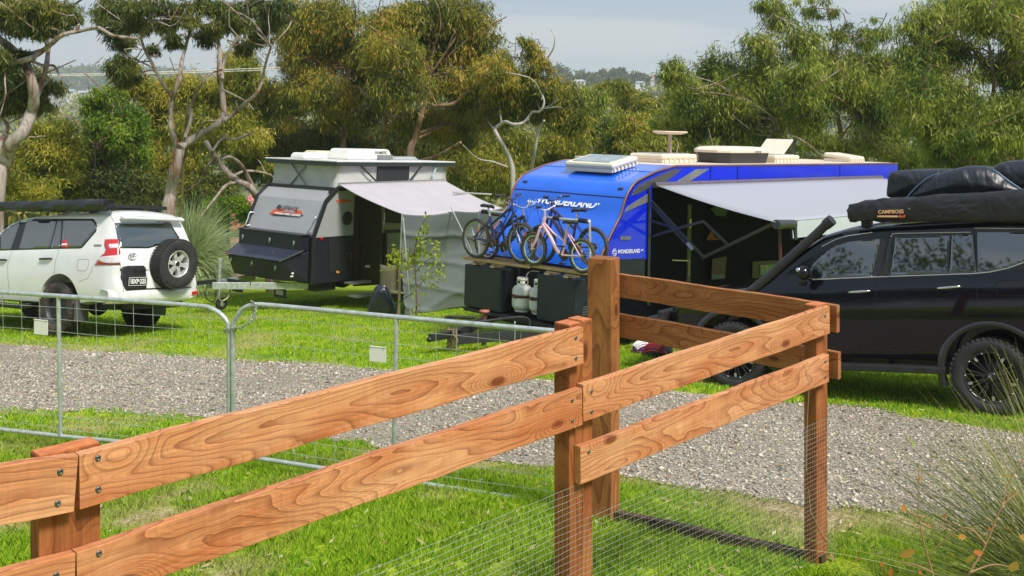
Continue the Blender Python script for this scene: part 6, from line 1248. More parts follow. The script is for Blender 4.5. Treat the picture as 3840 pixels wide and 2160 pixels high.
L_OL = leaf_mat('leaf_olive', [(.03, .05, .010), (.10, .14, .014), (.24, .26, .022), (.46, .42, .045), (.60, .48, .10)], .3)
L_RU = leaf_mat('leaf_rust', [(.03, .045, .010), (.08, .11, .014), (.20, .22, .022), (.44, .36, .04), (.66, .38, .08)], .3)
L_GR = leaf_mat('leaf_green', [(.03, .055, .012), (.08, .13, .016), (.19, .25, .026), (.38, .42, .05), (.60, .56, .18)], .3)
L_BR = leaf_mat('leaf_bright', [(.07, .15, .014), (.15, .28, .018), (.28, .42, .03), (.46, .54, .06)], .35)
L_MD = leaf_mat('leaf_mid_green', [(.035, .08, .012), (.09, .18, .015), (.20, .31, .022), (.42, .46, .05)], .3)
L_YL = leaf_mat('leaf_yellow', [(.10, .12, .014), (.22, .24, .018), (.38, .36, .03), (.58, .50, .07)], .35)
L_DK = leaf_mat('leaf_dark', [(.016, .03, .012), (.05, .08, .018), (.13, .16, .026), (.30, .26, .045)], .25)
def tree(name, label, cat, d, base, trunks, blobs, n, lm, bm=B_PALE, L_=.19, W_=.028, droop=1.0, limbs=True, group=None, rc=.42, twigs=4, bmat2=None, shell=.45):
    bx = D(base[0], 500, d).x; o = Vector((bx, d, float(gz(bx, d)))); t = thing(name, label, cat, o, group)
    mb = MB(); nodes = []
    for ti, tr in enumerate(trunks):
        pl, r0, r1 = tr[:3]; off = tr[3] if len(tr) > 3 else 0; P_ = []
        if ti == 0: P_.append(Vector((bx, d, o.z-.3)))
        for k, (x, y) in enumerate(pl): P_.append(D(x, y, d+off*k/max(1, len(pl)-1)+.15*math.sin(k*1.9+ti)))
        P_ = resample(P_, 4); s_ = d/2607.; r1 = min(r1, r0*.45) if ti else r1; rr = [.72*(r0+(r1-r0)*(k/(len(P_)-1))**.9)*s_*(1+.08*math.sin(k*1.7)) for k in range(len(P_))]; mb.tube([p-o for p in P_], rr, 9); nodes += [(p, r) for p, r in zip(P_, rr)]
    cen = []; areas = np.array([b[2]*b[3]*(b[5] if len(b) > 5 else 1) for b in blobs], float); areas /= areas.sum(); Cs, Ds = [], []
    for b, ar in zip(blobs, areas):
        dd = d+(b[4] if len(b) > 4 else rng.uniform(-1.2, 1.2)); c = np.array(D(b[0], b[1], dd)); r = np.array([b[2], (b[2]+b[3])*.42, b[3]])/2607.*dd
        nl = int(n*1.35*ar); nc = max(5, int(nl/80)); q = rng.normal(size=(nc, 3)); q /= np.linalg.norm(q, axis=1, keepdims=True); q *= (rng.random((nc, 1))**shell); cc = c+q*r*(1+.12*rng.normal(size=(nc, 1))); cen.append((c, cc, r))
        per = nl//nc+1; rcc = min(rc*.74, r.min()*.5)*rng.uniform(.5, 1.3, nc)
        p = np.repeat(cc, per, 0)+rng.normal(size=(nc*per, 3))*np.repeat(rcc, per)[:, None]*np.array([.62, .62, .42]); 
        dv = rng.normal(size=p.shape)*.55; dv[:, 2] -= droop; dv += (p-np.repeat(cc, per, 0))*.9; Cs.append(p); Ds.append(dv)
    if nodes and limbs:
        for c, cc, r in cen:
            k = min(range(len(nodes)), key=lambda i_: (nodes[i_][0]-Vector(c)).length+max(0, nodes[i_][0].z-c[2])*1.5); p, rr = nodes[k]; c = Vector(c); m_ = p.lerp(c, .5)+Vector((rng.normal()*.25, rng.normal()*.2, .15)); r_ = min(rr*.5, .07)
            mb.tube([q-o for q in resample([p, m_, c], 3)], list(np.linspace(r_, .018, 7)), 6)
            if bm not in (B_DK, B_GREY) and n > 18000 and rng.random() < .8:
                fr_ = c+Vector((rng.normal()*r[0]*.4, -r[1]*1.0, rng.normal()*r[2]*.3)); kk = [p.lerp(fr_, f_)+Vector((rng.normal(), rng.normal()*.3, rng.normal()))*.10*(0 < f_ < 1) for f_ in (0, .25, .5, .75, 1)]; kk.append(fr_+Vector((rng.normal()*.6, -.2, .5))); mb.tube([q-o for q in resample(kk, 2)], list(np.linspace(min(rr*.5, .06), .014, 11)), 6)
            for q in cc[:twigs]: q = Vector(q); mb.tube([x-o for x in (c, c.lerp(q, .5)+Vector((0, 0, .12)), q)], [.018, .012, .006], 4, caps=False)
    if mb.v: mb.build('trunk', bm, t)
    C = np.concatenate(Cs)-np.array(o); Dv = np.concatenate(Ds); Dv /= np.linalg.norm(Dv, axis=1, keepdims=True); m_ = len(C)
    V, F = leafquads(C, Dv, rng.uniform(.6, 1.3, m_)*L_*.88, rng.uniform(.7, 1.3, m_)*W_*.80); np_mesh('crown', V, F, lm, t); return t

tree('gum_tree', 'tall pale gum with curving trunk at the left edge above the white wagon', 'tree', 22, (-12, 500),
     [([(-5, 470), (13, 410), (30, 360), (57, 333), (78, 285), (86, 250), (80, 205), (67, 165), (43, 135), (0, 100), (-40, 70)], 27, 12), ([(82, 268), (100, 225), (117, 165), (123, 117), (140, 77), (138, 40), (132, 0)], 11, 6, 1), ([(-60, 175), (0, 163), (67, 150), (100, 133), (133, 107), (160, 87), (200, 78), (240, 70), (255, 73), (287, 90), (347, 97)], 11, 6, -1), ([(148, 88), (155, 70), (173, 43), (185, 15), (210, -5)], 8, 5), ([(76, 152), (110, 165), (135, 165), (147, 185), (150, 200)], 6, 4), ([(-20, 420), (5, 350), (20, 320), (0, 290)], 11, 7, 1), ([(0, 130), (14, 150), (12, 200), (14, 240), (0, 290)], 4, 3, -1), ([(55, 345), (90, 345), (113, 342)], 4, 2)],
     [(20, 15, 70, 30), (90, 20, 50, 35), (150, 25, 40, 30), (75, 70, 45, 24), (20, 60, 40, 30), (175, 45, 22, 22), (120, 70, 25, 22), (60, 200, 50, 40, 1), (110, 215, 36, 40, 1), (30, 250, 50, 40, 1), (95, 260, 35, 30, 1), (-30, 150, 60, 60), (55, 140, 30, 18), (0, 20, 60, 40)], 24000, L_DK, B_PALE, .19, .03)
tree('gum_tree', 'large forked gum with bare pinkish limbs behind the white wagon', 'tree', 24, (418, 560),
     [([(424, 540), (430, 483), (441, 430), (452, 375)], 25, 18), ([(452, 375), (438, 350), (430, 317), (431, 270), (433, 240)], 13, 9), ([(433, 240), (410, 213), (383, 160), (360, 115), (347, 57), (330, -10)], 7, 5, -1), ([(433, 240), (450, 205), (457, 157), (467, 117), (480, 67), (490, -10)], 9, 5, 1), ([(466, 345), (480, 300), (480, 265), (494, 235), (510, 207), (530, 185), (560, 175)], 7, 5), ([(452, 372), (475, 355), (510, 335), (548, 312), (562, 285), (560, 240), (551, 190), (553, 133), (547, 83), (567, 50), (595, -10)], 15, 5, .5), ([(565, 302), (590, 285), (617, 260), (645, 235), (660, 200), (667, 165), (682, 117)], 8, 4, -1), ([(558, 200), (562, 160), (593, 100), (627, 53), (665, 5)], 8, 5, 1), ([(495, 338), (508, 310), (530, 303), (552, 305)], 4, 3, -.5), ([(560, 225), (590, 240), (618, 255), (638, 275)], 4, 3), ([(400, 190), (375, 165), (300, 130), (255, 75)], 4, 3, 1)],
     [(290, 15, 45, 25), (350, 20, 34, 24), (400, 10, 34, 20), (445, 25, 36, 22), (510, 12, 40, 24), (570, 22, 36, 24), (625, 15, 40, 26), (675, 45, 34, 30), (290, 70, 36, 24), (335, 55, 28, 22), (375, 62, 24, 20), (430, 62, 28, 20), (480, 50, 22, 18), (545, 62, 34, 20), (600, 60, 32, 22), (650, 90, 30, 24), (310, 110, 26, 20), (620, 120, 24, 18), (300, 165, 34, 30), (325, 195, 35, 22), (440, 95, 22, 20), (520, 90, 30, 25), (270, 30, 40, 40), (385, 125, 16, 14), (690, 20, 40, 30)], 27000, L_DK, B_PALE, .19, .03, bmat2=None)
tree('gum_tree', 'tall dense rusty green gum rising behind the camper trailer roof', 'tree', 31, (865, 380),
     [([(862, 400), (866, 330), (868, 233), (880, 150), (890, 60)], 13, 6), ([(868, 245), (882, 222), (899, 219), (919, 237), (942, 252), (965, 247), (975, 236), (1000, 232)], 7, 4, -3), ([(962, 395), (966, 340), (972, 300), (985, 262)], 10, 7, -1), ([(882, 95), (890, 60), (895, 30), (888, 0)], 3, 2, -3), ([(1000, 60), (1006, 20), (990, -10)], 2, 1, -2)],
     [(770, 60, 60, 70), (835, 40, 75, 60), (760, 150, 55, 80), (850, 130, 80, 70), (920, 180, 70, 70), (800, 230, 80, 60), (900, 260, 80, 50), (740, 260, 40, 60), (850, 300, 70, 40), (960, 130, 60, 60), (720, 60, 40, 60)], 40000, L_RU, B_BRN, .21, .034)
tree('gum_tree', 'broad domed gum with leaning trunk in the centre behind the annex awning', 'tree', 29, (1028, 400),
     [([(1030, 410), (1045, 350), (1059, 293), (1075, 245), (1080, 190)], 15, 8), ([(1060, 300), (1080, 280), (1099, 267), (1142, 260), (1179, 227), (1209, 200), (1235, 180)], 8, 5, -2), ([(1062, 405), (1090, 398), (1119, 383), (1159, 358)], 10, 5, -2)],
     [(1000, 55, 70, 50), (1080, 30, 90, 45), (1170, 45, 75, 55), (990, 130, 75, 60, -2), (1080, 110, 90, 60), (1180, 120, 70, 60), (1010, 210, 70, 60, -2), (1100, 210, 100, 50), (1190, 200, 60, 45), (960, 80, 50, 40), (1060, 300, 80, 50, 2), (1150, 320, 70, 50, 2), (1190, 270, 60, 40, 1)], 50000, L_RU, B_BRN, .21, .034)
tree('gum_tree', 'gum with bleached broken limbs between the two caravans', 'tree', 28, (1275, 500),
     [([(1290, 460), (1282, 400), (1260, 357), (1243, 326)], 9, 7), ([(1243, 326), (1269, 307), (1292, 313), (1319, 307), (1339, 283), (1359, 280), (1369, 258), (1364, 240)], 7, 3, -1), ([(1359, 275), (1385, 265), (1405, 250)], 3, 2, -1), ([(1335, 440), (1345, 383), (1355, 330), (1369, 303)], 7, 4, -1), ([(1350, 350), (1335, 320), (1330, 300)], 3, 2, -1), ([(1275, 420), (1240, 407), (1200, 398), (1165, 365)], 4, 2, -2), ([(1375, 180), (1373, 155), (1392, 122), (1395, 92), (1385, 74)], 3.5, 1.6), ([(1378, 180), (1372, 220), (1362, 250)], 4, 3)],
     [(1330, 120, 32, 32, 0, .6), (1360, 155, 34, 25, 0, .6), (1270, 150, 40, 30, 0, .5), (1300, 190, 60, 30, 0, .7), (1270, 240, 60, 40), (1350, 215, 50, 35), (1330, 270, 70, 40, 1), (1240, 290, 50, 40, 1), (1400, 240, 50, 40, 1), (1430, 290, 50, 50, 1), (1240, 180, 45, 35)], 34000, L_RU, B_GREY, .19, .03)
for args in (('olive bushy gum just left of the satellite dish', 36, 1480, [(1480, 260, 50, 40), (1450, 330, 70, 50), (1530, 330, 60, 40), (1490, 380, 80, 40), (1560, 370, 50, 40)], 22000, L_GR),
             ('low green gum directly behind the satellite dish', 35, 1620, [(1600, 320, 60, 40), (1670, 330, 60, 45), (1640, 380, 80, 40), (1600, 385, 60, 35), (1720, 370, 50, 40)], 20000, L_OL),
             ('rust tinged thicket right of the annex awning', 33, 1200, [(1200, 350, 80, 60), (1230, 430, 80, 60), (1160, 420, 80, 60), (1290, 370, 60, 60), (1390, 400, 60, 70), (1340, 470, 60, 50), (1420, 350, 60, 50)], 30000, L_OL)):
    tree('bushy_gum', args[0], 'tree', args[1], (args[2], 450), [([(args[2], 430), (args[2]+8, 380), (args[2]-6, 330)], 7, 4), ([(args[2]+5, 390), (args[2]+35, 350)], 4, 3)], args[3], args[4], args[5], B_BRN, .22, .036)
for x, y, s_, lab in ((1545, 222, 1, 'small flat topped tree on the far side left of the satellite dish'), (1600, 255, .9, 'umbrella shaped tree with bent bare stems above the satellite dish'), (1655, 262, .8, 'rounded small tree right of the umbrella shaped tree')):
    tree('umbrella_tree', lab, 'tree', 50, (x+10, 340), [([(x+8, 330), (x-2, 285), (x-12, 250)], 3, 2), ([(x+6, 320), (x+18, 280), (x+15, 245)], 2.5, 1.5)], [(x-20, y, 30*s_, 18*s_), (x+15, y-5, 32*s_, 20*s_), (x+35, y+15, 28*s_, 16*s_), (x-5, y+18, 32*s_, 14*s_), (x-35, y+18, 20, 14)], 6500, L_OL, B_DK, .30, .055, group='small trees beyond the caravan')
tree('gum_tree', 'grey green gum with wide crown behind the caravan air conditioner', 'tree', 27, (1990, 410),
     [([(1995, 400), (2000, 350), (1985, 300), (1960, 240)], 7, 4), ([(2067, 400), (2045, 375), (2010, 350), (1990, 342)], 8, 5, -1), ([(1960, 330), (1950, 300), (1880, 250)], 4, 3), ([(1990, 60), (1985, 90), (1960, 150)], 3, 2)],
     [(1700, 185, 36, 40), (1730, 240, 50, 50), (1690, 300, 40, 40), (1770, 310, 60, 60), (1800, 180, 55, 60), (1830, 240, 70, 60), (1860, 320, 80, 50), (1920, 200, 80, 70), (1930, 290, 80, 60), (1910, 120, 55, 50, 0, .6), (1960, 40, 60, 40, 0, .45), (1920, 20, 40, 30, 0, .45), (2010, 100, 60, 50, 0, .7), (2010, 210, 70, 60), (2030, 290, 60, 50), (1800, 370, 80, 30), (1950, 370, 60, 25)], 50000, L_GR, B_PALE, .20, .032)
tree('gum_tree', 'olive gum with dark twisted trunk above the rear of the blue caravan', 'tree', 29, (2110, 420),
     [([(2095, 410), (2114, 345), (2106, 290), (2098, 250)], 11, 7), ([(2160, 290), (2130, 262), (2098, 240)], 6, 4, -1), ([(2217, 407), (2195, 375), (2178, 352), (2165, 300)], 7, 4), ([(2120, 340), (2150, 300), (2175, 260)], 5, 3), ([(2090, 60), (2100, 100), (2110, 160)], 2.5, 2)],
     [(2075, 170, 60, 60), (2090, 240, 50, 40), (2140, 200, 50, 50), (2190, 170, 70, 60), (2190, 90, 60, 40, 0, .5), (2110, 90, 40, 40, 0, .35), (2050, 20, 70, 25, 0, .4), (2180, 250, 80, 60), (2230, 320, 80, 60), (2150, 370, 60, 40), (2260, 390, 60, 40), (2060, 350, 40, 30), (2240, 210, 60, 60)], 40000, L_GR, B_BRN, .20, .032)
tree('gum_tree', 'tallest leafy gum with reddish trunk at the right edge of the view', 'tree', 25, (2440, 440),
     [([(2438, 430), (2445, 340), (2440, 247), (2445, 200)], 8, 5), ([(2470, 420), (2484, 320), (2490, 262), (2500, 217), (2492, 143), (2480, 80)], 9, 5), ([(2560, 420), (2545, 400), (2530, 385), (2560, 350)], 6, 4, -1), ([(2550, 230), (2570, 215), (2590, 190)], 5, 4)],
     [(2330, 60, 60, 60, 0, .7), (2400, 30, 80, 50), (2480, 40, 80, 60), (2560, 40, 60, 70), (2310, 150, 60, 60), (2380, 130, 70, 60), (2300, 240, 70, 70), (2390, 230, 80, 60), (2350, 320, 90, 50), (2440, 330, 90, 50), (2540, 300, 80, 70), (2560, 170, 60, 70), (2480, 170, 40, 50, 1, .6), (2400, 395, 90, 35), (2530, 390, 80, 35), (2640, 150, 60, 120)], 62000, L_GR, B_BRN, .19, .031)
tree('wattle_bush', 'dark green bush low on the left above the white wagon bag', 'bush', 27, (120, 500), [([(120, 490), (125, 440), (110, 390)], 6, 3)], [(120, 330, 60, 40), (90, 400, 70, 60), (150, 390, 60, 60), (60, 470, 80, 50), (150, 470, 70, 50), (20, 440, 60, 60)], 26000, L_OL, B_DK, .17, .032, .5)
tree('wattle_bush', 'yellow tipped shrub at the far left corner beside the white wagon', 'bush', 24, (40, 520), [([(60, 500), (65, 470)], 4, 3)], [(40, 480, 60, 30), (100, 490, 40, 25), (-20, 480, 50, 40)], 7000, L_YL, B_DK, .14, .03, .3)
tree('leafy_tree', 'fresh bright green tree left of the forked gum', 'tree', 29, (262, 480), [([(262, 480), (262, 420), (275, 340)], 8, 4), ([(320, 480), (290, 440), (255, 395)], 5, 3, -1)], [(262, 235, 26, 20), (292, 250, 40, 26), (235, 268, 34, 28), (250, 315, 42, 34), (318, 300, 40, 36), (290, 340, 40, 30), (240, 375, 44, 36), (215, 430, 34, 40), (330, 385, 40, 40), (290, 430, 50, 40), (345, 340, 30, 30)], 30000, L_MD, B_BRN, .15, .036, .6)
tree('wattle_bush', 'orange green thicket behind the limbs of the forked gum', 'bush', 31, (420, 480), [([(400, 480), (385, 430), (350, 400), (300, 350)], 6, 4), ([(520, 480), (500, 430), (520, 380)], 5, 3)], [(400, 240, 60, 40), (350, 215, 50, 30), (470, 230, 60, 50), (540, 230, 60, 45), (610, 200, 50, 50), (650, 250, 50, 60), (400, 320, 70, 60), (500, 320, 70, 60), (590, 320, 60, 60), (370, 410, 60, 60), (470, 420, 60, 50), (330, 170, 30, 30, 0, .5), (600, 150, 50, 40, 0, .7)], 48000, L_OL, B_BRN, .19, .034, .8)
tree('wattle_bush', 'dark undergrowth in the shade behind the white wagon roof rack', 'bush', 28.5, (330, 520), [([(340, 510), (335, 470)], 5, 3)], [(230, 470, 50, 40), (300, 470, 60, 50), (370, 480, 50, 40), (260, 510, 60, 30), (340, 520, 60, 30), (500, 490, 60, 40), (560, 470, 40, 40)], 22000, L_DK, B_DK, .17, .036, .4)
tree('wattle_bush', 'light green ground shrub between the grass tree and the camper', 'bush', 27, (570, 540), [([(575, 540), (578, 520)], 3, 2)], [(540, 520, 30, 22), (590, 515, 34, 20), (620, 540, 30, 22), (560, 550, 26, 18)], 7000, L_BR, B_DK, .11, .034, .2)
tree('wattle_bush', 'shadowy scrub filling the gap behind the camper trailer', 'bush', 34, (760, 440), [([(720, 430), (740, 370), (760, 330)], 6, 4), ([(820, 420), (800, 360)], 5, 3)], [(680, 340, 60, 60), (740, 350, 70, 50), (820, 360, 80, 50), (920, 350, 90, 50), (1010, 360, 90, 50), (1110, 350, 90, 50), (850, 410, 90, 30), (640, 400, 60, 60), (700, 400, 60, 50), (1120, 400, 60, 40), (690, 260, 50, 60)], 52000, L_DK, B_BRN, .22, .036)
tree('fallen_gum', 'twisted reddish gum sprawling low beside the camper nose', 'tree', 25.5, (680, 530),
     [([(672, 520), (650, 500), (627, 470), (590, 450), (560, 420), (535, 385), (517, 355)], 15, 8), ([(640, 480), (610, 420), (580, 395), (560, 400)], 9, 5, -1), ([(600, 460), (570, 465), (540, 500), (505, 545)], 7, 4, -1.5), ([(585, 445), (620, 430), (680, 440), (700, 470)], 6, 4, 1), ([(545, 395), (520, 420), (500, 460), (470, 480)], 5, 3), ([(535, 380), (560, 350), (600, 350), (640, 330)], 5, 3)],
     [(640, 350, 40, 30, 1, .6), (540, 350, 30, 25, 1, .6), (690, 420, 30, 20, 1, .6), (600, 390, 30, 20, 1.5, .5)], 5000, L_OL, B_PALE, .17, .03)
tree('bushy_gum', 'continuous dark gum scrub behind the rear of the blue caravan', 'tree', 36, (2000, 420), [([(1900, 420), (1890, 380)], 6, 4)], [(1780, 400, 80, 35), (1900, 410, 80, 35), (2020, 410, 80, 35), (2330, 415, 80, 35), (2480, 420, 80, 35), (2580, 430, 60, 40)], 16000, L_DK, B_DK, .26, .045)

# trees mirrored in the wagon windows, behind the viewpoint
def wood_mass(name, label, spots, n, lm, L_, W_):
    Cs, Ds = [], []
    for (x, y, z, rx, rz) in spots:
        q = rng.normal(size=(n, 3)); q /= np.linalg.norm(q, axis=1, keepdims=True); q *= rng.random((n, 1))**.4; Cs.append(np.array([x, y, z])+q*np.array([rx, rx*.7, rz])); Ds.append(rng.normal(size=(n, 3))+np.array([0, 0, -.8]))
    C = np.concatenate(Cs); Dv = np.concatenate(Ds); Dv /= np.linalg.norm(Dv, axis=1, keepdims=True); m_ = len(C); V, F = leafquads(C, Dv, rng.uniform(.6, 1.2, m_)*L_, rng.uniform(.7, 1.2, m_)*W_); return tag(np_mesh(name, V, F, lm), label, 'woodland', kind='stuff')
wood_mass('woodland', 'dark line of trees mirrored in the glass of the black wagon', [(x-12, -15-5*abs(math.sin(x)), 7.6+1.3*math.sin(x*1.3), 3.8, 6.4+1.7*math.sin(x*2.1+1)) for x in np.arange(-34, 40, 3.0)], 3600, L_DK, .34, .17)
# valley vegetation
sp_ = []
for _ in range(260):
    y = random.uniform(70, 520); x = y*random.uniform(-.6, .6)
    if vn(x, y, 60, 31) < .42: continue
    r_ = random.uniform(2.5, 6); sp_.append((x, y, float(gz(x, y))+r_*.6, r_*1.3, r_))
wood_mass('valley_scrub', 'soft grey green scrub scattered over the far valley', sp_, 170, L_OL, 2.2, 1.2)
sp_ = []
for _ in range(240):
    y = random.uniform(900, 1180); x = y*random.uniform(-.56, -.30); sp_.append((x, y, float(gz(x, y))+3, 13, 6))
wood_mass('hill_forest', 'blue green forest band below the bare hill on the left', sp_, 110, L_DK, 5, 3)
# ridge trees and houses
ridge = [(1405, 178, 20, 15), (1425, 190, 14, 10), (1470, 188, 16, 12), (1495, 194, 12, 9), (1515, 186, 20, 15), (1540, 190, 16, 12), (1558, 184, 18, 12), (1580, 196, 16, 10), (1600, 190, 14, 12), (1622, 198, 12, 9), (1645, 196, 15, 11), (1665, 202, 14, 9), (1440, 205, 16, 9), (1688, 200, 16, 12)]
wood_mass('ridge_scrub', 'hazy scrub covering the slope of the far ridge below its trees', [tuple(D(x, 216+9*abs(math.sin(x)), 548))+(6, 4) for x in range(1370, 1720, 14)]+[tuple(D(x, 238+9*abs(math.sin(x)), 500))+(7, 4.5) for x in range(1370, 1720, 13)], 130, L_OL, 3, 1.6)
names_ = ['tallest rounded tree at the left end of the far ridge', 'low tree just right of the tallest ridge tree', 'dense ridge tree above the pale roof', 'small ridge tree beside the dense one', 'broad dark tree in the middle of the far ridge', 'flat topped tree right of the broad dark ridge tree', 'arched umbrella crown on the far ridge skyline', 'low spreading tree after the umbrella crown', 'tufted tree left of the far tower', 'small scrubby tree behind the far tower', 'round tree just right of the far tower', 'last low ridge tree before the near gums', 'hazy tree below the left end of the ridge', 'ridge tree half hidden by the near gum crown']
for (x, y, rx, ry), nm in zip(ridge, names_):
    tree('ridge_tree', nm, 'tree', 560+random.uniform(-15, 15), (x, 220), [([(x, 222), (x, 205)], 1.2, .8)], [(x, y+3, rx, ry, 0), (x+rx*.5, y+6, rx*.7, ry*.7, 0), (x-rx*.5, y+7, rx*.7, ry*.7, 0), (x, y+16, rx*1.1, ry*.8, 0)], 1700, L_DK, B_DK, 2.0, 1.1, .3, rc=1.6, group='trees along the far ridge', limbs=False)
def house(label, x, y, w_, h_, d, wall, roof, name='house'):
    c = D(x, y, d); s_ = d/2607.; W_, H_ = w_*s_, h_*s_; g = float(gz(c.x, c.y)); o = Vector((c.x, c.y, min(g, c.z))); t = thing(name, label, 'house', o); z0 = c.z-o.z
    mb = MB(); mb.box((0, 0, z0/2-1+H_*.3), (W_, W_*.6, z0+2+H_*.6)); wl = mb.build('wall', wall, t); top = z0+H_*.6
    mb = MB(); v = [(-W_*.55, -W_*.35, top), (W_*.55, -W_*.35, top), (W_*.55, W_*.35, top), (-W_*.55, W_*.35, top), (-W_*.3, 0, top+H_*.4), (W_*.3, 0, top+H_*.4)]; mb.add(v, [(0, 1, 5, 4), (1, 2, 5), (2, 3, 4, 5), (3, 0, 4), (0, 3, 2, 1)]); mb.build('roof', roof, t)
    for k in (-.3, 0, .3): mb = MB(); mb.box((k*W_, -W_*.3-.05, top-H_*.28), (W_*.14, .1, H_*.22)); mb.build('window', mat('far_window', (.05, .06, .07), .2), t)
HW, HR, HG = mat('house_white', (.68, .68, .65), .7), mat('house_roof_grey', (.40, .42, .44), .6), mat('house_grey', (.32, .33, .34), .7)
for i_, (x, y, w_, h_, wl, rf, lb) in enumerate([(150, 240, 26, 12, HG, HR, 'low grey house at the left end of the distant suburb'), (178, 238, 24, 14, HW, HG, 'white two storey house in the middle of the distant suburb'), (205, 240, 22, 12, HG, HR, 'grey roofed house right of the white two storey one'), (226, 236, 20, 10, HW, HR, 'small pale house at the right end of the distant suburb'), (120, 244, 20, 9, HW, HR, 'pale cottage partly behind the left gum branches')]): house(lb, x, y, w_, h_, 540+i_*9, wl, rf)
for i_, (x, y, w_, h_, wl, rf, lb) in enumerate([(1455, 213, 34, 13, HW, HR, 'pale roofed house on the ridge above the broken limbs'), (1545, 218, 44, 12, HW, HR, 'long white roofed house in the middle of the far ridge'), (1610, 214, 24, 10, HW, HG, 'little white house left of the far tower')]): house(lb, x, y, w_, h_, 522+i_*6, wl, rf)
house('narrow white tower block on the right of the far ridge', 1641, 212, 9, 26, 545, mat('tower_white', (.6, .58, .56), .6), mat('tower_red', (.45, .22, .18), .6), 'tower')
# red roofed shed, pole, power lines
p = D(606, 560, 42); g = float(gz(p.x, p.y)); shd = thing('shed', 'faded red gabled shed roof showing left of the camper nose', 'shed', (p.x, p.y, g)); SR = mat('faded_red_iron', (.62, .20, .17), .5, 0, .1, 2, bump=.5, bscale=14, stretch=(6, 1, 1)); f = lambda x, y, o=0: D(x, y, 42+o)-shd.location
mb = MB(); mb.prism([f(575, 530), f(598, 524), (f(640, 530)), f(648, 575), f(578, 577)], (0, 3, .3)); mb.build('roof', SR, shd)
mb = MB(); mb.box(((f(610, 600)).x, 1.5, (f(610, 600)).z/2), (1.1, 2.6, abs(f(610, 600).z))); mb.build('wall', mat('shed_wall', (.5, .3, .26), .7), shd)
mb = MB(); mb.prism([f(608, 531, -.2), f(625, 527, -.2), f(642, 537, -.2), f(612, 549, -.2)], (0, .2, .05)); mb.build('skylight', M_WHITE, shd); mb = MB(); mb.beam(f(596, 524, -.1), f(598, 556, -.1), .08, .08); mb.build('ridge_cap', mat('ridge_pink', (.7, .35, .32), .6), shd)
p = D(239, 500, 27.5); po = thing('steel_post', 'thin dark post standing among the bushes left of the forked gum', 'post', (p.x, p.y, float(gz(p.x, p.y)))); mb = MB(); q = D(238, 355, 27.5)-po.location; mb.tube([(0, 0, 0), q], .045, 8); mb.build('post', M_BLACKPL, po)
for i_, (y0, y1, lb) in enumerate(((187, 171, 'upper pale power line crossing the left trees'), (190, 176, 'lower pale power line crossing the left trees'))):
    a, b = D(-150, y0+4, 29), D(705, y1-1, 29.3); t = thing('power_line', lb, 'cable', a); mb = MB(); mb.tube([(a.lerp(b, s_)-Vector((0, 0, .05*math.sin(math.pi*s_)))-a) for s_ in np.linspace(0, 1, 20)], .016, 5); mb.build('cable', mat('cable_pale', (.62, .6, .55), .5), t)
# ---------------- grass tree with flower spike ----------------
def tuft(name, label, cat, o, n, Lr, spread, wd, lm, droop, az=None, el=(10, 85), seg=6):
    t = thing(name, label, cat, o); V, F = [], []; k = 0
    for i_ in range(n):
        a = random.uniform(*az) if az else random.uniform(0, 360); e = random.uniform(*el); Ln = random.uniform(*Lr); d = Vector((math.cos(R(a))*math.cos(R(e)), math.sin(R(a))*math.cos(R(e)), math.sin(R(e)))); p = Vector((random.uniform(-1, 1)*spread, random.uniform(-1, 1)*spread, random.uniform(0, .1))); s_ = d.cross(Vector((random.uniform(-1, 1), random.uniform(-1, 1), .5))).normalized(); w_ = wd*random.uniform(.6, 1.2)
        dr = droop*random.uniform(.5, 1.4)
        for j in range(seg+1):
            f_ = j/seg; ww = w_*(1-f_*.85)/2; V += [p-s_*ww, p+s_*ww]; d = (d+Vector((0, 0, -dr/seg))).normalized(); p = p+d*(Ln/seg)
        F += [(k+2*j, k+2*j+1, k+2*j+3, k+2*j+2) for j in range(seg)]; k += 2*(seg+1)
    np_mesh('leaves', np.array([tuple(v) for v in V]), np.array(F), lm, t); return t
L_XA = leaf_mat('grass_tree_leaf', [(.12, .19, .07), (.26, .36, .15), (.44, .52, .24), (.60, .62, .32)], .2)
gp_ = ground_hit(478*K, 742*K); gt = tuft('grass_tree', 'grass tree with grey green needle leaves and one tall flower spike', 'grass tree', gp_, 3000, (1.15, 1.8), .18, .020, L_XA, 1.15, el=(-5, 88), seg=7)
for ch_ in gt.children: ch_.location = (0, 0, .62)
mb = MB(); mb.lathe([(.16, -.1), (.17, .3), (.15, .7), (0, .75)], n=14); mb.build('stem', B_DK, gt)
mb = MB(); q0 = D(452, 600, gp_.y)-gp_; q1_ = D(458, 480, gp_.y)-gp_; q2_ = D(473, 236, gp_.y)-gp_; mb.tube(resample([Vector((0, 0, .7)), q0, q1_, q2_], 5), [.022]*6+[.034]*8+[.028, .012], 8); mb.build('flower_spike', mat('spike_olive', (.15, .125, .03), .8, var=.3, vscale=30, bump=.5, bscale=60), gt)
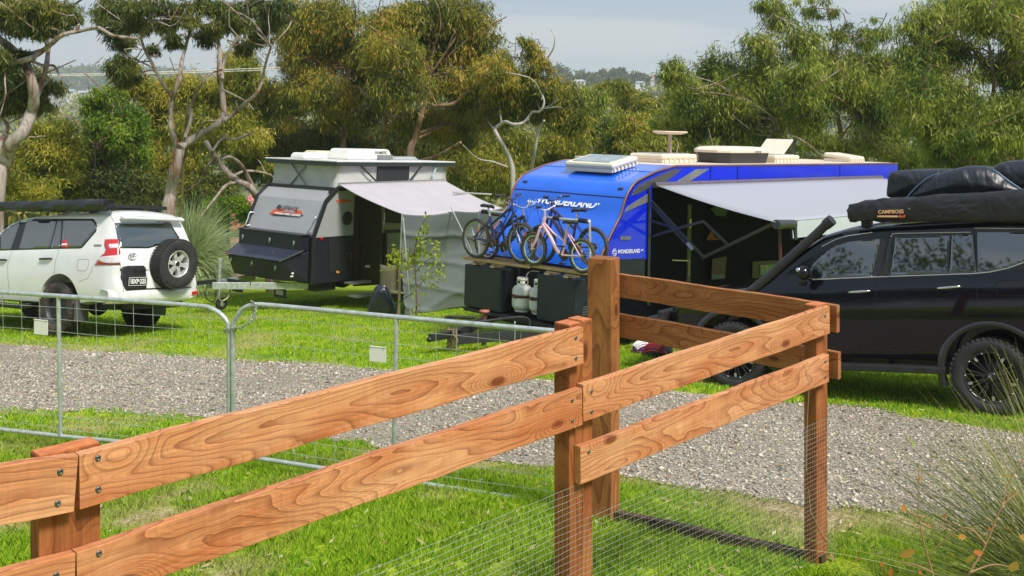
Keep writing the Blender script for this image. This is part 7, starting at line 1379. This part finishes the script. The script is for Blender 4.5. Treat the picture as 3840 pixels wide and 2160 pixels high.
# ---------------- foreground rush and red tipped shrub ----------------
L_RS = leaf_mat('rush_leaf', [(.03, .06, .015), (.10, .14, .03), (.34, .36, .09), (.66, .62, .30)], .2)
c_ = D(2790, 1500, 4.55); tuft('rush_clump', 'spiky green rush clump leaning in from the lower right corner', 'rush', (c_.x, c_.y, float(gz(c_.x, c_.y))), 1150, (.75, 1.3), .16, .0065, L_RS, .55, az=(100, 235), el=(18, 82), seg=8)
L_OR = leaf_mat('orange_leaf', [(.35, .07, .02), (.55, .15, .04), (.45, .30, .06), (.25, .26, .05)], .35)
def sprig(label, dpt, stems, leaves, base):
    o = D(base[0], base[1], dpt); o.z = float(gz(o.x, o.y)); t = thing('shrub_sprig', label, 'shrub', o); mb = MB()
    for st in stems: P_ = [D(x, y, dpt+.02*k)-o for k, (x, y) in enumerate(st)]; mb.tube(resample(P_, 4), list(np.linspace(.0042, .0016, (len(P_)-1)*4+1)), 6)
    mb.build('stem', mat('sprig_stem', (.30, .17, .08), .7), t); V, F = [], []; k = 0
    mb = MB()
    for (x, y, ln, wd, ang) in leaves:
        c = D(x, y, dpt-.01)-o; s_ = dpt/2607.; d = Vector((math.cos(R(ang)), .25, -math.sin(R(ang)))).normalized(); n_ = d.cross(Vector((.2, -1, .3))).normalized(); ln *= .72; wd *= .7; sh = [(-.5, 0), (-.3, .3), (0, .5), (.28, .34), (.5, 0), (.28, -.34), (0, -.5), (-.3, -.3)]
        b = len(mb.v); mb.add([c+d*(a*ln*s_)+n_*(bb*wd*s_)+Vector((0, -.02*abs(bb)*wd*s_*8, 0)) for a, bb in sh]+[c], [(i_, (i_+1) % 8, 8) for i_ in range(8)], 0, True)
    mb.build('leaves', L_OR, t)
sprig('thin shrub stem with orange buds standing before the gravel', 3.9, [[(2355, 1500), (2345, 1440), (2318, 1340), (2310, 1260), (2312, 1180)], [(2318, 1300), (2290, 1290), (2275, 1270)], [(2312, 1215), (2300, 1190)], [(2312, 1215), (2322, 1188)], [(2345, 1440), (2300, 1420), (2260, 1415)]],
      [(2311, 1205, 26, 12, 85), (2273, 1278, 26, 28, 30), (2300, 1185, 14, 5, 60), (2322, 1186, 14, 5, 120), (2335, 1322, 22, 9, 25), (2300, 1315, 18, 7, 110), (2282, 1392, 62, 30, 150), (2218, 1420, 26, 12, 60), (2330, 1300, 14, 6, 60), (2160, 1405, 20, 10, 120), (2240, 1440, 34, 20, 80), (2315, 1440, 22, 14, 50)], (2360, 1900))
sprig('branching shrub with orange and olive leaves in the lower right corner', 3.6, [[(2400, 1520), (2440, 1440), (2480, 1370), (2520, 1270), (2545, 1200), (2600, 1120)], [(2480, 1370), (2440, 1330), (2400, 1340), (2330, 1400)], [(2520, 1270), (2560, 1240)], [(2440, 1440), (2500, 1420), (2550, 1430)]],
      [(2420, 1350, 38, 22, 10), (2545, 1243, 30, 18, 95), (2535, 1195, 22, 10, 60), (2550, 1425, 48, 42, 110), (2460, 1390, 44, 20, 20), (2440, 1405, 46, 22, 130), (2575, 1352, 44, 24, 20), (2375, 1298, 22, 12, 100), (2490, 1330, 18, 10, 40), (2395, 1395, 14, 8, 60), (2535, 1330, 16, 8, 80)], (2420, 1900))
# ---------------- air ----------------
mb = MB(); mb.box((0, 2250, 22), (7300, 4700, 96)); hz = mb.build('haze', bpy.data.materials.new('haze_air')); tag(hz, kind='stuff')
m = hz.data.materials[0]; m.use_nodes = True; n = m.node_tree.nodes; n.remove(n['Principled BSDF']); pv = n.new('ShaderNodeVolumePrincipled'); pv.inputs['Density'].default_value = .0005; pv.inputs['Color'].default_value = (.86, .92, 1, 1); pv.inputs['Anisotropy'].default_value = .2
m.node_tree.links.new(pv.outputs[0], n['Material Output'].inputs['Volume']); hz.display_type = 'WIRE'
S.cycles.volume_bounces = 1
